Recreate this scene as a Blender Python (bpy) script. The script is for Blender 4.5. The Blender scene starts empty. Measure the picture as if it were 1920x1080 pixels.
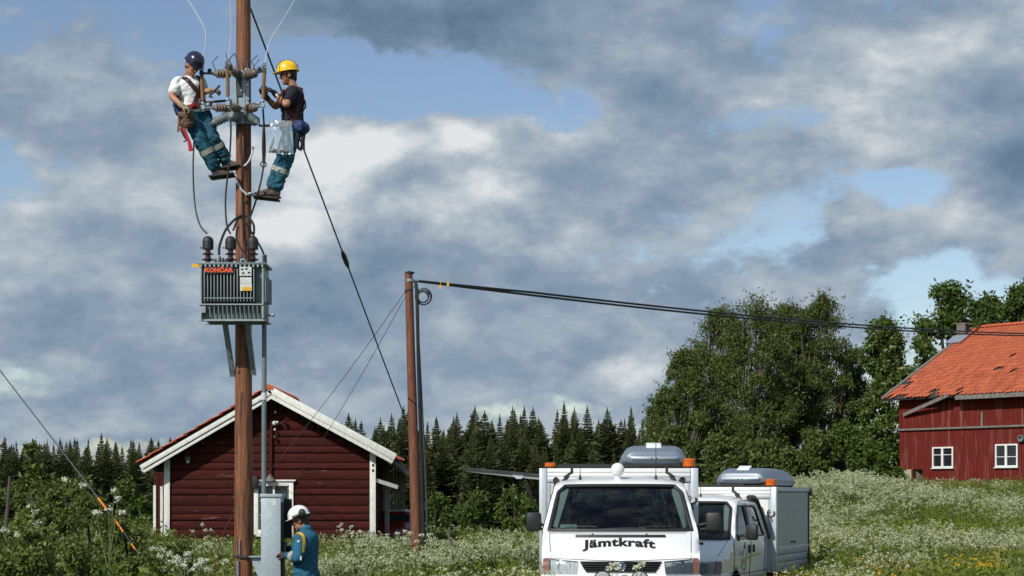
import bpy, bmesh, math, random
import numpy as np
from mathutils import Vector, Matrix, noise

R = math.radians
sc = bpy.context.scene
COL = sc.collection
rng = np.random.default_rng(7)
random.seed(7)

# ------------------------------------------------------------------ camera
EYE, F = 1.62, 3240.0            # eye height, focal length in photo pixels (1920 wide)
HORIZ = 926.0
cam_d = bpy.data.cameras.new('camera')
cam = bpy.data.objects.new('camera', cam_d); COL.objects.link(cam)
cam.location = (0, 0, EYE); cam.rotation_euler = (R(90), 0, 0)
cam_d.sensor_width = 36.0; cam_d.lens = 36.0 * F / 1920.0
cam_d.shift_y = (HORIZ - 540.0) / 1920.0
cam_d.clip_start = 0.1; cam_d.clip_end = 3000
sc.camera = cam

SUN_A, SUN_E = 36.0, 38.5        # sun: degrees left of straight behind the camera, elevation
S_DIR = Vector((-math.sin(R(SUN_A)) * math.cos(R(SUN_E)), -math.cos(R(SUN_A)) * math.cos(R(SUN_E)), math.sin(R(SUN_E))))

# ------------------------------------------------------------------ world
BG = 0.10
w = bpy.data.worlds.new('World'); sc.world = w; w.use_nodes = True
nt = w.node_tree; nt.nodes.clear()


def nd(tree, typ, **kw):
    n = tree.nodes.new(typ)
    for k, v in kw.items():
        setattr(n, k, v)
    return n


def mth(tree, op, a, b=None, c=None, clamp=False):
    n = tree.nodes.new('ShaderNodeMath'); n.operation = op; n.use_clamp = clamp
    for i, v in enumerate((a, b, c)):
        if v is None: continue
        if isinstance(v, (int, float)): n.inputs[i].default_value = v
        else: tree.links.new(v, n.inputs[i])
    return n.outputs[0]


def vmth(tree, op, a, b=None, c=None):
    n = tree.nodes.new('ShaderNodeVectorMath'); n.operation = op
    for i, v in enumerate((a, b, c)):
        if v is None: continue
        if isinstance(v, (tuple, list)): n.inputs[i].default_value = v
        else: tree.links.new(v, n.inputs[i])
    return n.outputs['Value'] if op in ('DOT_PRODUCT', 'LENGTH') else n.outputs[0]


def lin(r, g, b):
    f = lambda v: (v / 255 / 12.92) if v / 255 <= .04045 else ((v / 255 + .055) / 1.055) ** 2.4
    return (f(r), f(g), f(b))


sky = nd(nt, 'ShaderNodeTexSky'); sky.sky_type = 'NISHITA'; sky.sun_disc = False
sky.sun_elevation = R(SUN_E); sky.sun_rotation = R(180 + SUN_A)
sky.air_density = 1.0; sky.dust_density = 0.6; sky.ozone_density = 1.0
tc = nd(nt, 'ShaderNodeTexCoord')
dirv = tc.outputs['Generated']
sep = nd(nt, 'ShaderNodeSeparateXYZ'); nt.links.new(dirv, sep.inputs[0])
az = mth(nt, 'ARCTAN2', sep.outputs[0], sep.outputs[1])
el = mth(nt, 'ARCSINE', sep.outputs[2])
comb = nd(nt, 'ShaderNodeCombineXYZ'); nt.links.new(az, comb.inputs[0]); nt.links.new(el, comb.inputs[1])


def wnoise(scale, detail, rough, off=(0, 0, 0), stretch=2.0, dist=0.0):
    v = vmth(nt, 'MULTIPLY_ADD', dirv, (1, 1, stretch), off)
    n = nd(nt, 'ShaderNodeTexNoise'); n.inputs['Scale'].default_value = scale
    n.inputs['Detail'].default_value = detail; n.inputs['Roughness'].default_value = rough
    n.inputs['Distortion'].default_value = dist
    nt.links.new(v, n.inputs['Vector'])
    return n


wc = wnoise(9, 5, .6, (3, 1, 2), 1.6)
warp = vmth(nt, 'MULTIPLY_ADD', vmth(nt, 'SUBTRACT', wc.outputs['Color'], (.5, .5, .5)), (.075, .045, 0), comb.outputs[0])
wc2 = wnoise(38, 5, .65, (1, 7, 2), 1.3)
warp = vmth(nt, 'MULTIPLY_ADD', vmth(nt, 'SUBTRACT', wc2.outputs['Color'], (.5, .5, .5)), (.020, .014, 0), warp)
n1 = wnoise(7.0, 7, .55, (0.4, 0, 0.3), 2.2).outputs[0]
n2 = wnoise(13.0, 7, .58, (5.1, 2, 0.6), 2.2).outputs[0]
dens = mth(nt, 'MULTIPLY_ADD', mth(nt, 'SUBTRACT', n1, .5), 1.7, 0.52)
n3 = wnoise(46.0, 6, .6, (2.2, 4, 1.6), 1.8).outputs[0]
shade = mth(nt, 'MULTIPLY_ADD', mth(nt, 'SUBTRACT', n2, .5), .80, 0.58)
shade = mth(nt, 'MULTIPLY_ADD', mth(nt, 'SUBTRACT', n3, .5), .36, shade)
dens = mth(nt, 'MULTIPLY_ADD', mth(nt, 'SUBTRACT', n3, .5), 1.0, dens)
na_ = wnoise(13.0, 8, .58, (7, 3, 1), 1.7); nb__ = wnoise(13.0, 8, .58, (7 - .018, 3, 1 + .034), 1.7)
shade = mth(nt, 'MULTIPLY_ADD', mth(nt, 'SUBTRACT', na_.outputs[0], nb__.outputs[0]), 1.05, shade)
dens = mth(nt, 'MULTIPLY_ADD', mth(nt, 'SUBTRACT', na_.outputs[0], .5), .9, dens)
# cloud masses: photo x, y, half sizes, density, brightness
CLOUDS = [
    (900, 45, 300, 55, .9, -.42), (650, 20, 200, 60, .5, -.15),
    (760, 160, 175, 48, -.85, 0), (640, 120, 120, 40, -.5, 0), (300, 20, 180, 50, -.6, .0), (100, 60, 200, 70, -.25, .02),
    (190, 70, 70, 40, .6, -.12), (130, 200, 190, 60, .7, -.20), (60, 330, 130, 60, -.3, .12), (300, 420, 260, 110, .5, .06),
    (665, 275, 85, 42, 1.1, .50), (610, 340, 90, 55, .6, .36), (858, 268, 55, 32, 1.0, .45), (560, 420, 130, 60, .4, .18), (770, 400, 260, 80, .3, .10),
    (975, 255, 45, 30, .5, -.05), (745, 335, 75, 32, .8, -.22), (950, 370, 90, 40, .7, .38), (800, 420, 220, 40, .6, .20),
    (850, 520, 260, 50, .8, -.30), (200, 630, 260, 45, .7, -.20), (560, 640, 220, 70, .5, -.12), (80, 800, 160, 30, .3, .12), (620, 760, 160, 30, .3, .10), (930, 590, 110, 40, .5, .08),
    (300, 770, 330, 40, .4, -.10), (150, 815, 260, 18, .5, .16), (1000, 690, 180, 40, .5, -.15), (640, 740, 200, 25, .4, .14), (1185, 715, 70, 38, .8, .42), (1100, 620, 120, 50, .4, -.05),
    (1240, 130, 170, 60, .5, -.08), (1080, 190, 80, 60, -.45, .1), (1440, 60, 60, 90, -.35, 0), (1500, 215, 130, 40, -.42, .1),
    (1300, 300, 200, 60, .5, -.05), (1720, 190, 160, 70, 1.0, .22), (1750, 285, 130, 30, .8, -.12), (1890, 280, 60, 70, .9, -.40),
    (1850, 40, 120, 60, .6, .02), (1690, 335, 80, 42, -1.0, .1), (1470, 420, 110, 45, -.18, .12), (1620, 420, 70, 60, .5, -.08),
    (1740, 505, 110, 40, -.5, .1), (1880, 420, 90, 60, .7, .10), (1550, 470, 90, 40, .3, -.05),
]
for (x, y, sx, sy, a, b) in CLOUDS:
    ca = math.atan((x - 960) / F); ce = math.atan((HORIZ - y) / F * math.cos(ca))
    ax, ay = F / sx, F / sy
    q = vmth(nt, 'MULTIPLY_ADD', warp, (ax, ay, 0), (-ca * ax, -ce * ay, 0))
    g = mth(nt, 'EXPONENT', mth(nt, 'MULTIPLY', vmth(nt, 'DOT_PRODUCT', q, q), -.75))
    dens = mth(nt, 'MULTIPLY_ADD', g, a, dens)
    if b: shade = mth(nt, 'MULTIPLY_ADD', g, b, shade)
mr = nd(nt, 'ShaderNodeMapRange', interpolation_type='SMOOTHSTEP')
nt.links.new(dens, mr.inputs[0]); mr.inputs[1].default_value = .27; mr.inputs[2].default_value = .70
shade = mth(nt, 'MULTIPLY_ADD', shade, .90, .055)
cr = nd(nt, 'ShaderNodeValToRGB'); nt.links.new(shade, cr.inputs[0])
els = cr.color_ramp.elements
stops = [(0.0, lin(92, 117, 141)), (.25, lin(115, 139, 161)), (.5, lin(140, 158, 178)), (.72, lin(174, 186, 196)), (1.0, lin(226, 229, 231))]
while len(els) < len(stops): els.new(.5)
for e, (p, c) in zip(els, stops):
    e.position = p; e.color = (*c, 1)
cb = nd(nt, 'ShaderNodeVectorMath', operation='SCALE'); nt.links.new(cr.outputs[0], cb.inputs[0]); cb.inputs['Scale'].default_value = 1 / BG
mx = nd(nt, 'ShaderNodeMix', data_type='RGBA'); nt.links.new(mr.outputs[0], mx.inputs[0])
skyb = nd(nt, 'ShaderNodeVectorMath', operation='MULTIPLY'); nt.links.new(sky.outputs[0], skyb.inputs[0]); skyb.inputs[1].default_value = (1.06, 1.06, 1.10)
nt.links.new(skyb.outputs[0], mx.inputs[6]); nt.links.new(cb.outputs[0], mx.inputs[7])
bgn = nd(nt, 'ShaderNodeBackground'); bgn.inputs[1].default_value = BG
nt.links.new(mx.outputs[2], bgn.inputs[0])
wo = nd(nt, 'ShaderNodeOutputWorld'); nt.links.new(bgn.outputs[0], wo.inputs[0])
w.cycles.sampling_method = 'MANUAL'; w.cycles.sample_map_resolution = 512

sun_d = bpy.data.lights.new('sun', 'SUN'); sun_d.energy = 4.2; sun_d.angle = R(.5); sun_d.color = (1, .955, .88)
sun = bpy.data.objects.new('sun', sun_d); COL.objects.link(sun)
sun.rotation_euler = S_DIR.to_track_quat('Z', 'Y').to_euler(); sun.location = (-20, -20, 30)

sc.view_settings.view_transform = 'Standard'; sc.view_settings.look = 'None'
sc.view_settings.exposure = 0.0; sc.view_settings.gamma = 1.0; sc.view_settings.use_curve_mapping = False
sc.cycles.max_bounces = 6; sc.cycles.diffuse_bounces = 2; sc.cycles.glossy_bounces = 3
sc.cycles.transparent_max_bounces = 12; sc.cycles.transmission_bounces = 4


# ------------------------------------------------------------------ helpers
def P(x, y, Y):
    """photo pixel at distance Y -> point in the place"""
    return Vector(((x - 960.0) * Y / F, Y, EYE + (HORIZ - y) * Y / F))


def sm(a, b, x):
    t = min(1, max(0, (x - a) / (b - a))); return t * t * (3 - 2 * t)


def setp(o, label=None, cat=None, group=None, kind=None):
    if label: o['label'] = label
    if cat: o['category'] = cat
    if group: o['group'] = group
    if kind: o['kind'] = kind
    return o


def empty(name, loc=(0, 0, 0), label=None, cat=None, group=None, rz=0):
    o = bpy.data.objects.new(name, None); COL.objects.link(o); o.location = loc; o.rotation_euler = (0, 0, rz)
    o.empty_display_size = .1
    return setp(o, label, cat, group)


def root_loc(p):
    while p.parent: p = p.parent
    return Vector(p.location)


def link_mesh(name, me, m=None, parent=None, kind=None, label=None):
    o = bpy.data.objects.new(name, me); COL.objects.link(o)
    if m is not None and not me.materials:
        for k in (m if isinstance(m, (list, tuple)) else [m]): me.materials.append(k)
    if parent: o.parent = parent
    return setp(o, label=label, kind=kind)


def copy_tree(o, parent=None):
    c = o.copy(); COL.objects.link(c); c.parent = parent
    for ch in list(o.children): copy_tree(ch, c)
    return c


class MB:
    """collects shapes into one mesh"""
    def __init__(s): s.v, s.f = [], []

    def add(s, vs, fs):
        n = len(s.v); s.v += [tuple(p) for p in vs]; s.f += [tuple(i + n for i in f) for f in fs]; return s

    def box(s, c, size, rot=None, taper=1.0):
        hx, hy, hz = (d / 2 for d in size); c = Vector(c); vs = []
        for z in (-hz, hz):
            t = taper if z > 0 else 1
            for (x, y) in ((-hx, -hy), (hx, -hy), (hx, hy), (-hx, hy)):
                p = Vector((x * t, y * t, z)); vs.append(c + (rot @ p if rot else p))
        return s.add(vs, [(3, 2, 1, 0), (4, 5, 6, 7), (0, 1, 5, 4), (1, 2, 6, 5), (2, 3, 7, 6), (3, 0, 4, 7)])

    def bar(s, a, b, wd, th, up=(0, 0, 1)):
        """rectangular bar from a to b: wd across, th along up"""
        a, b = Vector(a), Vector(b); d = (b - a); L = d.length; d.normalize()
        up = Vector(up); x = d.cross(up)
        if x.length < 1e-4: x = d.cross(Vector((1, 0, 0)))
        x.normalize(); z = x.cross(d)
        rot = Matrix((x, d, z)).transposed()
        return s.box((a + b) / 2, (wd, L, th), rot)

    def rings(s, rings, caps=True, closed=True):
        n = len(rings[0]); vs = [p for r in rings for p in r]; fs = []
        for i in range(len(rings) - 1):
            for j in range(n if closed else n - 1):
                k = (j + 1) % n
                fs.append((i * n + j, i * n + k, (i + 1) * n + k, (i + 1) * n + j))
        if caps:
            fs.append(tuple(range(n - 1, -1, -1))); o = (len(rings) - 1) * n; fs.append(tuple(range(o, o + n)))
        return s.add(vs, fs)

    def tube(s, pts, r, n=8, caps=True, flat=None, side=None):
        """swept tube; r a number or list; flat = (ratio) squash along side normal"""
        pts = [Vector(p) for p in pts]; m = len(pts)
        rs = r if isinstance(r, (list, tuple)) else [r] * m
        prev = Vector(side) if side is not None else None; rings = []
        for i, p in enumerate(pts):
            d = (pts[min(i + 1, m - 1)] - pts[max(i - 1, 0)])
            if d.length < 1e-9: d = Vector((0, 0, 1))
            d.normalize()
            if prev is None:
                prev = d.cross(Vector((0, 0, 1)))
                if prev.length < .05: prev = d.cross(Vector((1, 0, 0)))
            x = (prev - d * prev.dot(d))
            if x.length < 1e-5: x = d.orthogonal()
            x.normalize(); y = d.cross(x); prev = x
            ra = rs[i]
            if isinstance(ra, (list, tuple)): rx, ry = ra
            else: rx, ry = ra, ra * (flat or 1)
            rings.append([p + x * (rx * math.cos(2 * math.pi * k / n)) + y * (ry * math.sin(2 * math.pi * k / n)) for k in range(n)])
        return s.rings(rings, caps)

    def lathe(s, prof, base=(0, 0, 0), axis=(0, 0, 1), n=16, caps=True):
        """prof: list of (radius, height along axis)"""
        ax = Vector(axis).normalized(); x = ax.orthogonal().normalized(); y = ax.cross(x); b = Vector(base)
        return s.rings([[b + ax * h + (x * math.cos(2 * math.pi * k / n) + y * math.sin(2 * math.pi * k / n)) * r for k in range(n)] for (r, h) in prof], caps)

    def ball(s, c, r, n=12, m=8, rot=None):
        c = Vector(c); rr = r if isinstance(r, (tuple, list)) else (r, r, r); rings = []
        for i in range(m + 1):
            t = math.pi * (i + .02) / (m + .04); ring = []
            for k in range(n):
                p = Vector((math.sin(t) * math.cos(2 * math.pi * k / n) * rr[0], math.sin(t) * math.sin(2 * math.pi * k / n) * rr[1], -math.cos(t) * rr[2]))
                ring.append(c + (rot @ p if rot else p))
            rings.append(ring)
        return s.rings(rings)

    def torus(s, c, R0, r, axis=(0, 0, 1), n=20, m=6, a0=0, a1=2 * math.pi):
        ax = Vector(axis).normalized(); x = ax.orthogonal().normalized(); y = ax.cross(x); c = Vector(c)
        full = abs(a1 - a0 - 2 * math.pi) < 1e-6
        pts = [c + (x * math.cos(a0 + (a1 - a0) * k / n) + y * math.sin(a0 + (a1 - a0) * k / n)) * R0 for k in range(n + 1)]
        return s.tube(pts, r, m, caps=not full, side=ax)

    def prism(s, poly, fn0, fn1):
        """poly in 2D, fn0/fn1 map (a,b) to the two end caps"""
        n = len(poly); vs = [fn0(*p) for p in poly] + [fn1(*p) for p in poly]
        fs = [tuple(range(n - 1, -1, -1)), tuple(range(n, 2 * n))] + [(i, (i + 1) % n, n + (i + 1) % n, n + i) for i in range(n)]
        return s.add(vs, fs)

    def mesh(s, name, off=None, smooth=35, bevel=0):
        me = bpy.data.meshes.new(name)
        vs = s.v if off is None else [(p[0] - off[0], p[1] - off[1], p[2] - off[2]) for p in s.v]
        me.from_pydata(vs, [], s.f)
        bm = bmesh.new(); bm.from_mesh(me)
        bmesh.ops.recalc_face_normals(bm, faces=bm.faces)
        if bevel:
            es = [e for e in bm.edges if len(e.link_faces) == 2 and e.calc_face_angle(0) > R(40)]
            bmesh.ops.bevel(bm, geom=es, offset=bevel, offset_type='OFFSET', segments=2, profile=.5, affect='EDGES', clamp_overlap=True)
        bm.to_mesh(me); bm.free()
        if smooth:
            me.polygons.foreach_set('use_smooth', [True] * len(me.polygons)); me.set_sharp_from_angle(angle=R(smooth))
        return me

    def build(s, name, m, parent=None, world=True, smooth=35, bevel=0, kind=None, label=None):
        off = root_loc(parent) if (parent and world) else None
        return link_mesh(name, s.mesh(name, off, smooth, bevel), m, parent, kind, label)


def thing1(mb, name, m, label, cat, group=None, loc=None, **kw):
    """a thing that is one mesh, origin at its base"""
    if loc is None:
        a = np.array(mb.v); loc = ((a[:, 0].min() + a[:, 0].max()) / 2, (a[:, 1].min() + a[:, 1].max()) / 2, a[:, 2].min())
    o = link_mesh(name, mb.mesh(name, loc, kw.get('smooth', 35), kw.get('bevel', 0)), m)
    o.location = loc
    return setp(o, label, cat, group)


# ------------------------------------------------------------------ materials
def mat(name, c1, c2=None, rough=.6, metal=0, scale=8, detail=4, bump=0, stretch=(1, 1, 1), bscale=None, coat=0,
        spread=(.35, .65), rand=0, spec=.5, wave=None, island=0, trans=0, c3=None, c3at=(.6, .7), c3scale=3):
    m = bpy.data.materials.new(name); m.use_nodes = True; t = m.node_tree; b = t.nodes['Principled BSDF']
    b.inputs['Roughness'].default_value = rough; b.inputs['Metallic'].default_value = metal
    b.inputs['Specular IOR Level'].default_value = spec
    b.inputs['Coat Weight'].default_value = coat
    b.inputs['Base Color'].default_value = (*c1, 1)
    col = None
    tcn = nd(t, 'ShaderNodeTexCoord'); mp = nd(t, 'ShaderNodeMapping'); mp.inputs['Scale'].default_value = stretch
    t.links.new(tcn.outputs['Object'], mp.inputs[0])
    vec = mp.outputs[0]
    if rand:
        oi = nd(t, 'ShaderNodeObjectInfo')
        ofs = nd(t, 'ShaderNodeCombineXYZ'); r9 = mth(t, 'MULTIPLY', oi.outputs['Random'], 37.0)
        for i in range(3): t.links.new(r9, ofs.inputs[i])
        vec = vmth(t, 'ADD', mp.outputs[0], ofs.outputs[0])
    if c2 is not None:
        n = nd(t, 'ShaderNodeTexNoise'); n.inputs['Scale'].default_value = scale; n.inputs['Detail'].default_value = detail
        n.inputs['Roughness'].default_value = .6
        t.links.new(vec, n.inputs['Vector'])
        mrn = nd(t, 'ShaderNodeMapRange'); t.links.new(n.outputs[0], mrn.inputs[0])
        mrn.inputs[1].default_value, mrn.inputs[2].default_value = spread
        fac = mrn.outputs[0]
        if island:
            gi = nd(t, 'ShaderNodeNewGeometry')
            fac = mth(t, 'ADD', mth(t, 'MULTIPLY', fac, 1 - island), mth(t, 'MULTIPLY', gi.outputs['Random Per Island'], island))
        mxn = nd(t, 'ShaderNodeMix', data_type='RGBA'); t.links.new(fac, mxn.inputs[0])
        mxn.inputs[6].default_value = (*c1, 1); mxn.inputs[7].default_value = (*c2, 1); col = mxn.outputs[2]
    if c3 is not None:
        n3 = nd(t, 'ShaderNodeTexNoise'); n3.inputs['Scale'].default_value = c3scale; n3.inputs['Detail'].default_value = 6
        n3.inputs['Roughness'].default_value = .65
        t.links.new(vec, n3.inputs['Vector'])
        mr3 = nd(t, 'ShaderNodeMapRange'); t.links.new(n3.outputs[0], mr3.inputs[0])
        mr3.inputs[1].default_value, mr3.inputs[2].default_value = c3at
        mx3 = nd(t, 'ShaderNodeMix', data_type='RGBA'); t.links.new(mr3.outputs[0], mx3.inputs[0])
        if col is not None: t.links.new(col, mx3.inputs[6])
        else: mx3.inputs[6].default_value = (*c1, 1)
        mx3.inputs[7].default_value = (*c3, 1); col = mx3.outputs[2]
    if rand and col is not None:
        hs = nd(t, 'ShaderNodeHueSaturation'); t.links.new(col, hs.inputs['Color'])
        t.links.new(mth(t, 'MULTIPLY_ADD', oi.outputs['Random'], 2 * rand, 1 - rand), hs.inputs['Value']); col = hs.outputs[0]
    if col is not None: t.links.new(col, b.inputs['Base Color'])
    if bump:
        nb = nd(t, 'ShaderNodeTexNoise'); nb.inputs['Scale'].default_value = bscale or scale * 2; nb.inputs['Detail'].default_value = 5
        t.links.new(vec, nb.inputs['Vector'])
        bp = nd(t, 'ShaderNodeBump'); bp.inputs['Strength'].default_value = min(1, bump); bp.inputs['Distance'].default_value = .02 * max(1, bump)
        t.links.new(nb.outputs[0], bp.inputs['Height']); t.links.new(bp.outputs[0], b.inputs['Normal'])
    if trans:
        tr = nd(t, 'ShaderNodeBsdfTranslucent'); ms = nd(t, 'ShaderNodeMixShader'); ms.inputs[0].default_value = trans
        if col is not None: t.links.new(col, tr.inputs[0])
        else: tr.inputs[0].default_value = (*c1, 1)
        out = t.nodes['Material Output']
        t.links.new(b.outputs[0], ms.inputs[1]); t.links.new(tr.outputs[0], ms.inputs[2]); t.links.new(ms.outputs[0], out.inputs[0])
    return m


def glass_mat(name, tint=(.55, .62, .6), refl=1.0, rough=.03, f0=.04):
    m = bpy.data.materials.new(name); m.use_nodes = True; t = m.node_tree; t.nodes.clear()
    tr = nd(t, 'ShaderNodeBsdfTransparent'); tr.inputs[0].default_value = (*tint, 1)
    gl = nd(t, 'ShaderNodeBsdfGlossy'); gl.inputs['Roughness'].default_value = rough; gl.inputs[0].default_value = (refl, refl, refl, 1)
    lw = nd(t, 'ShaderNodeFresnel'); lw.inputs[0].default_value = 1.5
    ms = nd(t, 'ShaderNodeMixShader'); t.links.new(lw.outputs[0], ms.inputs[0])
    t.links.new(tr.outputs[0], ms.inputs[1]); t.links.new(gl.outputs[0], ms.inputs[2])
    o = nd(t, 'ShaderNodeOutputMaterial'); t.links.new(ms.outputs[0], o.inputs[0])
    return m


M = {}
M['ground'] = mat('ground soil and grass', (.045, .07, .012), (.025, .045, .01), .95, scale=1.2, bump=.6, bscale=20)
M['grass'] = mat('meadow grass', (.26, .295, .032), (.15, .195, .018), .55, scale=.35, island=.5, trans=.3, spec=.25, c3=(.27, .27, .05), c3scale=.22)
M['herb'] = mat('herb leaf', (.15, .20, .026), (.085, .125, .014), .5, scale=.5, island=.5, trans=.3, spec=.3)
M['umbel_near'] = mat('bright white umbel', (.74, .76, .64), (.58, .62, .44), .8, scale=3, island=.6, trans=.25)
M['umbel'] = mat('white umbel', (.60, .63, .43), (.38, .44, .22), .8, scale=3, island=.6, trans=.25)
M['buttercup'] = mat('yellow petals', (.75, .5, .02), (.65, .38, .02), .6, scale=3, trans=.2)
M['stem'] = mat('plant stem', (.11, .16, .04), (.14, .12, .05), .7, scale=5)
M['leaf_birch'] = mat('birch leaves', (.130, .166, .038), (.060, .085, .020), .5, scale=.25, island=.6, trans=.32, spec=.35)
M['leaf_rowan'] = mat('rowan leaves', (.120, .175, .030), (.05, .088, .016), .5, scale=.3, island=.6, trans=.28, spec=.35)
M['leaf_bush'] = mat('bush leaves', (.175, .215, .045), (.075, .105, .022), .5, scale=1.0, island=.55, trans=.3, spec=.35, c3=(.12, .105, .02), c3scale=.9)
M['needle'] = mat('spruce needles', (.086, .104, .025), (.040, .054, .014), .7, scale=.3, island=.6, trans=.12, c3=(.075, .07, .018), c3scale=.25, c3at=(.5, .68))
M['bark'] = mat('bark', (.10, .08, .06), (.05, .04, .03), .9, scale=6, bump=.6, stretch=(1, 1, .3))
M['birch_bark'] = mat('birch bark', (.20, .19, .17), (.06, .055, .05), .8, scale=4, stretch=(1, 1, 2.5), spread=(.5, .62))
M['pole'] = mat('tarred pole wood', (.245, .090, .033), (.050, .017, .007), .62, scale=6, stretch=(5, 5, .30), bump=.7, bscale=9, detail=9, spread=(.40, .68),
                c3=(.030, .011, .005), c3scale=4.5, c3at=(.58, .66))
M['pole_far'] = mat('old pole wood', (.21, .075, .036), (.09, .032, .017), .75, scale=7, stretch=(7, 7, .5), bump=.4, detail=8)
M['galv'] = mat('galvanised steel', (.33, .40, .44), (.24, .30, .345), .42, .55, scale=14, detail=6, bump=.04, c3=(.42, .48, .51), c3scale=30, c3at=(.55, .7))
M['cabinet'] = mat('zinc sheet', (.36, .435, .47), (.29, .36, .40), .5, .15, scale=22, detail=7, bump=.03, c3=(.44, .51, .54), c3scale=35, c3at=(.56, .68))
M['cab_shade'] = mat('cabinet side shade', (.02, .024, .03), (.015, .018, .02), .7, scale=8)  # shade put into the colour of the cabinet's right side and door
M['steel_dark'] = mat('dark steel', (.07, .075, .08), (.04, .045, .05), .5, .5, scale=10)
M['steel'] = mat('bright steel', (.55, .57, .6), (.4, .42, .45), .3, .9, scale=12)
M['black'] = mat('black rubber', (.012, .012, .013), (.02, .02, .021), .55, scale=12)
M['cable'] = mat('black cable', (.012, .013, .015), None, .5)
M['cable_grey'] = mat('bare wire', (.08, .09, .10), None, .6)
M['wire_white'] = mat('bright aluminium wire', (.50, .54, .58), None, .6)
M['porcelain'] = mat('brown ribbed polymer', (.20, .155, .115), (.15, .115, .085), .5, scale=16)
M['porcelain_dk'] = mat('brown glazed porcelain', (.035, .014, .012), (.05, .02, .016), .18, scale=6, coat=.5)
M['arrester'] = mat('grey silicone', (.20, .235, .25), (.15, .18, .195), .5, scale=12)
M['fuse'] = mat('brown fibre tube', (.24, .125, .05), (.17, .085, .035), .45, scale=10)
M['tank'] = mat('grey transformer paint', (.145, .185, .195), (.115, .15, .16), .42, scale=4, bump=.02)
M['tank_fin'] = mat('grey fin paint', (.32, .37, .38), (.26, .31, .32), .45, scale=5)
M['tank_dark'] = mat('fin gap shade and plate print', (.02, .024, .026), None, .6)
M['plate_white'] = mat('white plate', (.62, .64, .62), (.5, .52, .5), .45, scale=20)
M['yellow'] = mat('yellow sign', (.72, .42, .01), (.62, .36, .015), .45, scale=10)
M['red_letter'] = mat('orange red lettering', (.85, .09, .015), None, .5)
M['ink'] = mat('black ink', (.008, .008, .009), None, .45)
M['orange_wrap'] = mat('orange guy guard', (.8, .26, .01), (.7, .2, .01), .5, scale=9)
M['cloth_teal'] = mat('teal work cloth', (.010, .10, .155), (.006, .065, .105), .85, scale=9, bump=.35, bscale=30)
M['cloth_blue'] = mat('blue work jacket', (.012, .115, .195), (.008, .085, .15), .85, scale=7, bump=.35, bscale=30)
M['cloth_navy'] = mat('navy cotton', (.009, .010, .02), (.006, .007, .014), .9, scale=8, bump=.3, bscale=30)
M['cloth_white'] = mat('white cotton', (.78, .79, .8), (.70, .71, .73), .9, scale=5, bump=.25, bscale=22)
M['reflex'] = mat('grey reflective tape', (.36, .37, .33), (.28, .29, .25), .5, scale=20)
M['tape_yellow'] = mat('yellow reflective tape', (.78, .45, .02), (.7, .38, .02), .6, scale=20)
M['skin'] = mat('skin', (.42, .20, .125), (.35, .155, .09), .5, scale=9)
M['hair'] = mat('dark hair', (.02, .014, .01), (.03, .02, .014), .6, scale=40)
M['glove'] = mat('worn leather glove', (.34, .26, .165), (.22, .165, .10), .8, scale=16, bump=.3)
M['glove_dark'] = mat('dark glove', (.05, .035, .03), (.03, .022, .02), .8, scale=16, bump=.3)
M['boot'] = mat('brown boot leather', (.07, .042, .028), (.04, .026, .018), .6, scale=12, bump=.2)
M['sole'] = mat('boot sole', (.025, .022, .02), None, .8)
M['helmet_yellow'] = mat('yellow helmet shell', (.85, .52, .008), (.80, .47, .008), .3, scale=4, coat=.4)
M['helmet_white'] = mat('white helmet shell', (.8, .8, .78), (.74, .74, .72), .32, scale=4, coat=.4)
M['helmet_navy'] = mat('navy helmet shell', (.010, .014, .045), (.008, .011, .036), .22, scale=4, coat=.6)
M['harness'] = mat('dark red webbing', (.10, .018, .014), (.07, .014, .012), .8, scale=30)
M['harness_dk'] = mat('dark brown webbing', (.045, .016, .016), (.03, .012, .012), .8, scale=30)
M['red_strap'] = mat('red webbing', (.42, .012, .022), (.34, .01, .02), .8, scale=20)
M['leather'] = mat('brown pouch leather', (.11, .045, .02), (.06, .026, .013), .6, scale=10, bump=.3)
M['blue_nylon'] = mat('blue nylon', (.012, .03, .14), (.008, .02, .09), .7, scale=12, bump=.3)
M['bag'] = glass_mat('clear plastic film', (.86, .92, .95), 1.0, .10)
_t = M['bag'].node_tree; _o = _t.nodes['Material Output']; _s = _o.inputs[0].links[0].from_socket
_d = nd(_t, 'ShaderNodeBsdfDiffuse'); _d.inputs[0].default_value = (.60, .70, .74, 1); _n = nd(_t, 'ShaderNodeTexNoise'); _n.inputs['Scale'].default_value = 14
_tc = nd(_t, 'ShaderNodeTexCoord'); _t.links.new(_tc.outputs['Object'], _n.inputs['Vector']); _m = nd(_t, 'ShaderNodeMixShader')
_t.links.new(mth(_t, 'MULTIPLY_ADD', _n.outputs[0], .36, .0), _m.inputs[0]); _t.links.new(_s, _m.inputs[1]); _t.links.new(_d.outputs[0], _m.inputs[2]); _t.links.new(_m.outputs[0], _o.inputs[0])
M['van_white'] = mat('white van paint', (.80, .81, .80), (.76, .775, .765), .24, scale=3, coat=.5, spec=.5, c3=(.60, .59, .54), c3scale=2.2, c3at=(.56, .86))
M['van_in'] = mat('cabin lining in shade tone', (.03, .032, .034), None, .8)  # lining and dash plastic; near black puts the cabin shade into the colour
M['trim_in'] = mat('pale cabin trim', (.72, .78, .75), (.64, .70, .67), .7, scale=5)
M['seat'] = mat('seat cloth', (.018, .018, .022), (.03, .028, .033), .9, scale=20)
M['glass'] = glass_mat('window glass', (.55, .63, .60))
M['glass_dk'] = glass_mat('tinted windscreen', (.36, .42, .41))
M['lens'] = glass_mat('clear lamp lens', (.85, .9, .92), 1.0, .08)
M['reflector'] = mat('lamp reflector', (.46, .47, .46), (.28, .29, .29), .5, .0, scale=14, stretch=(4, 1, .5))
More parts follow.
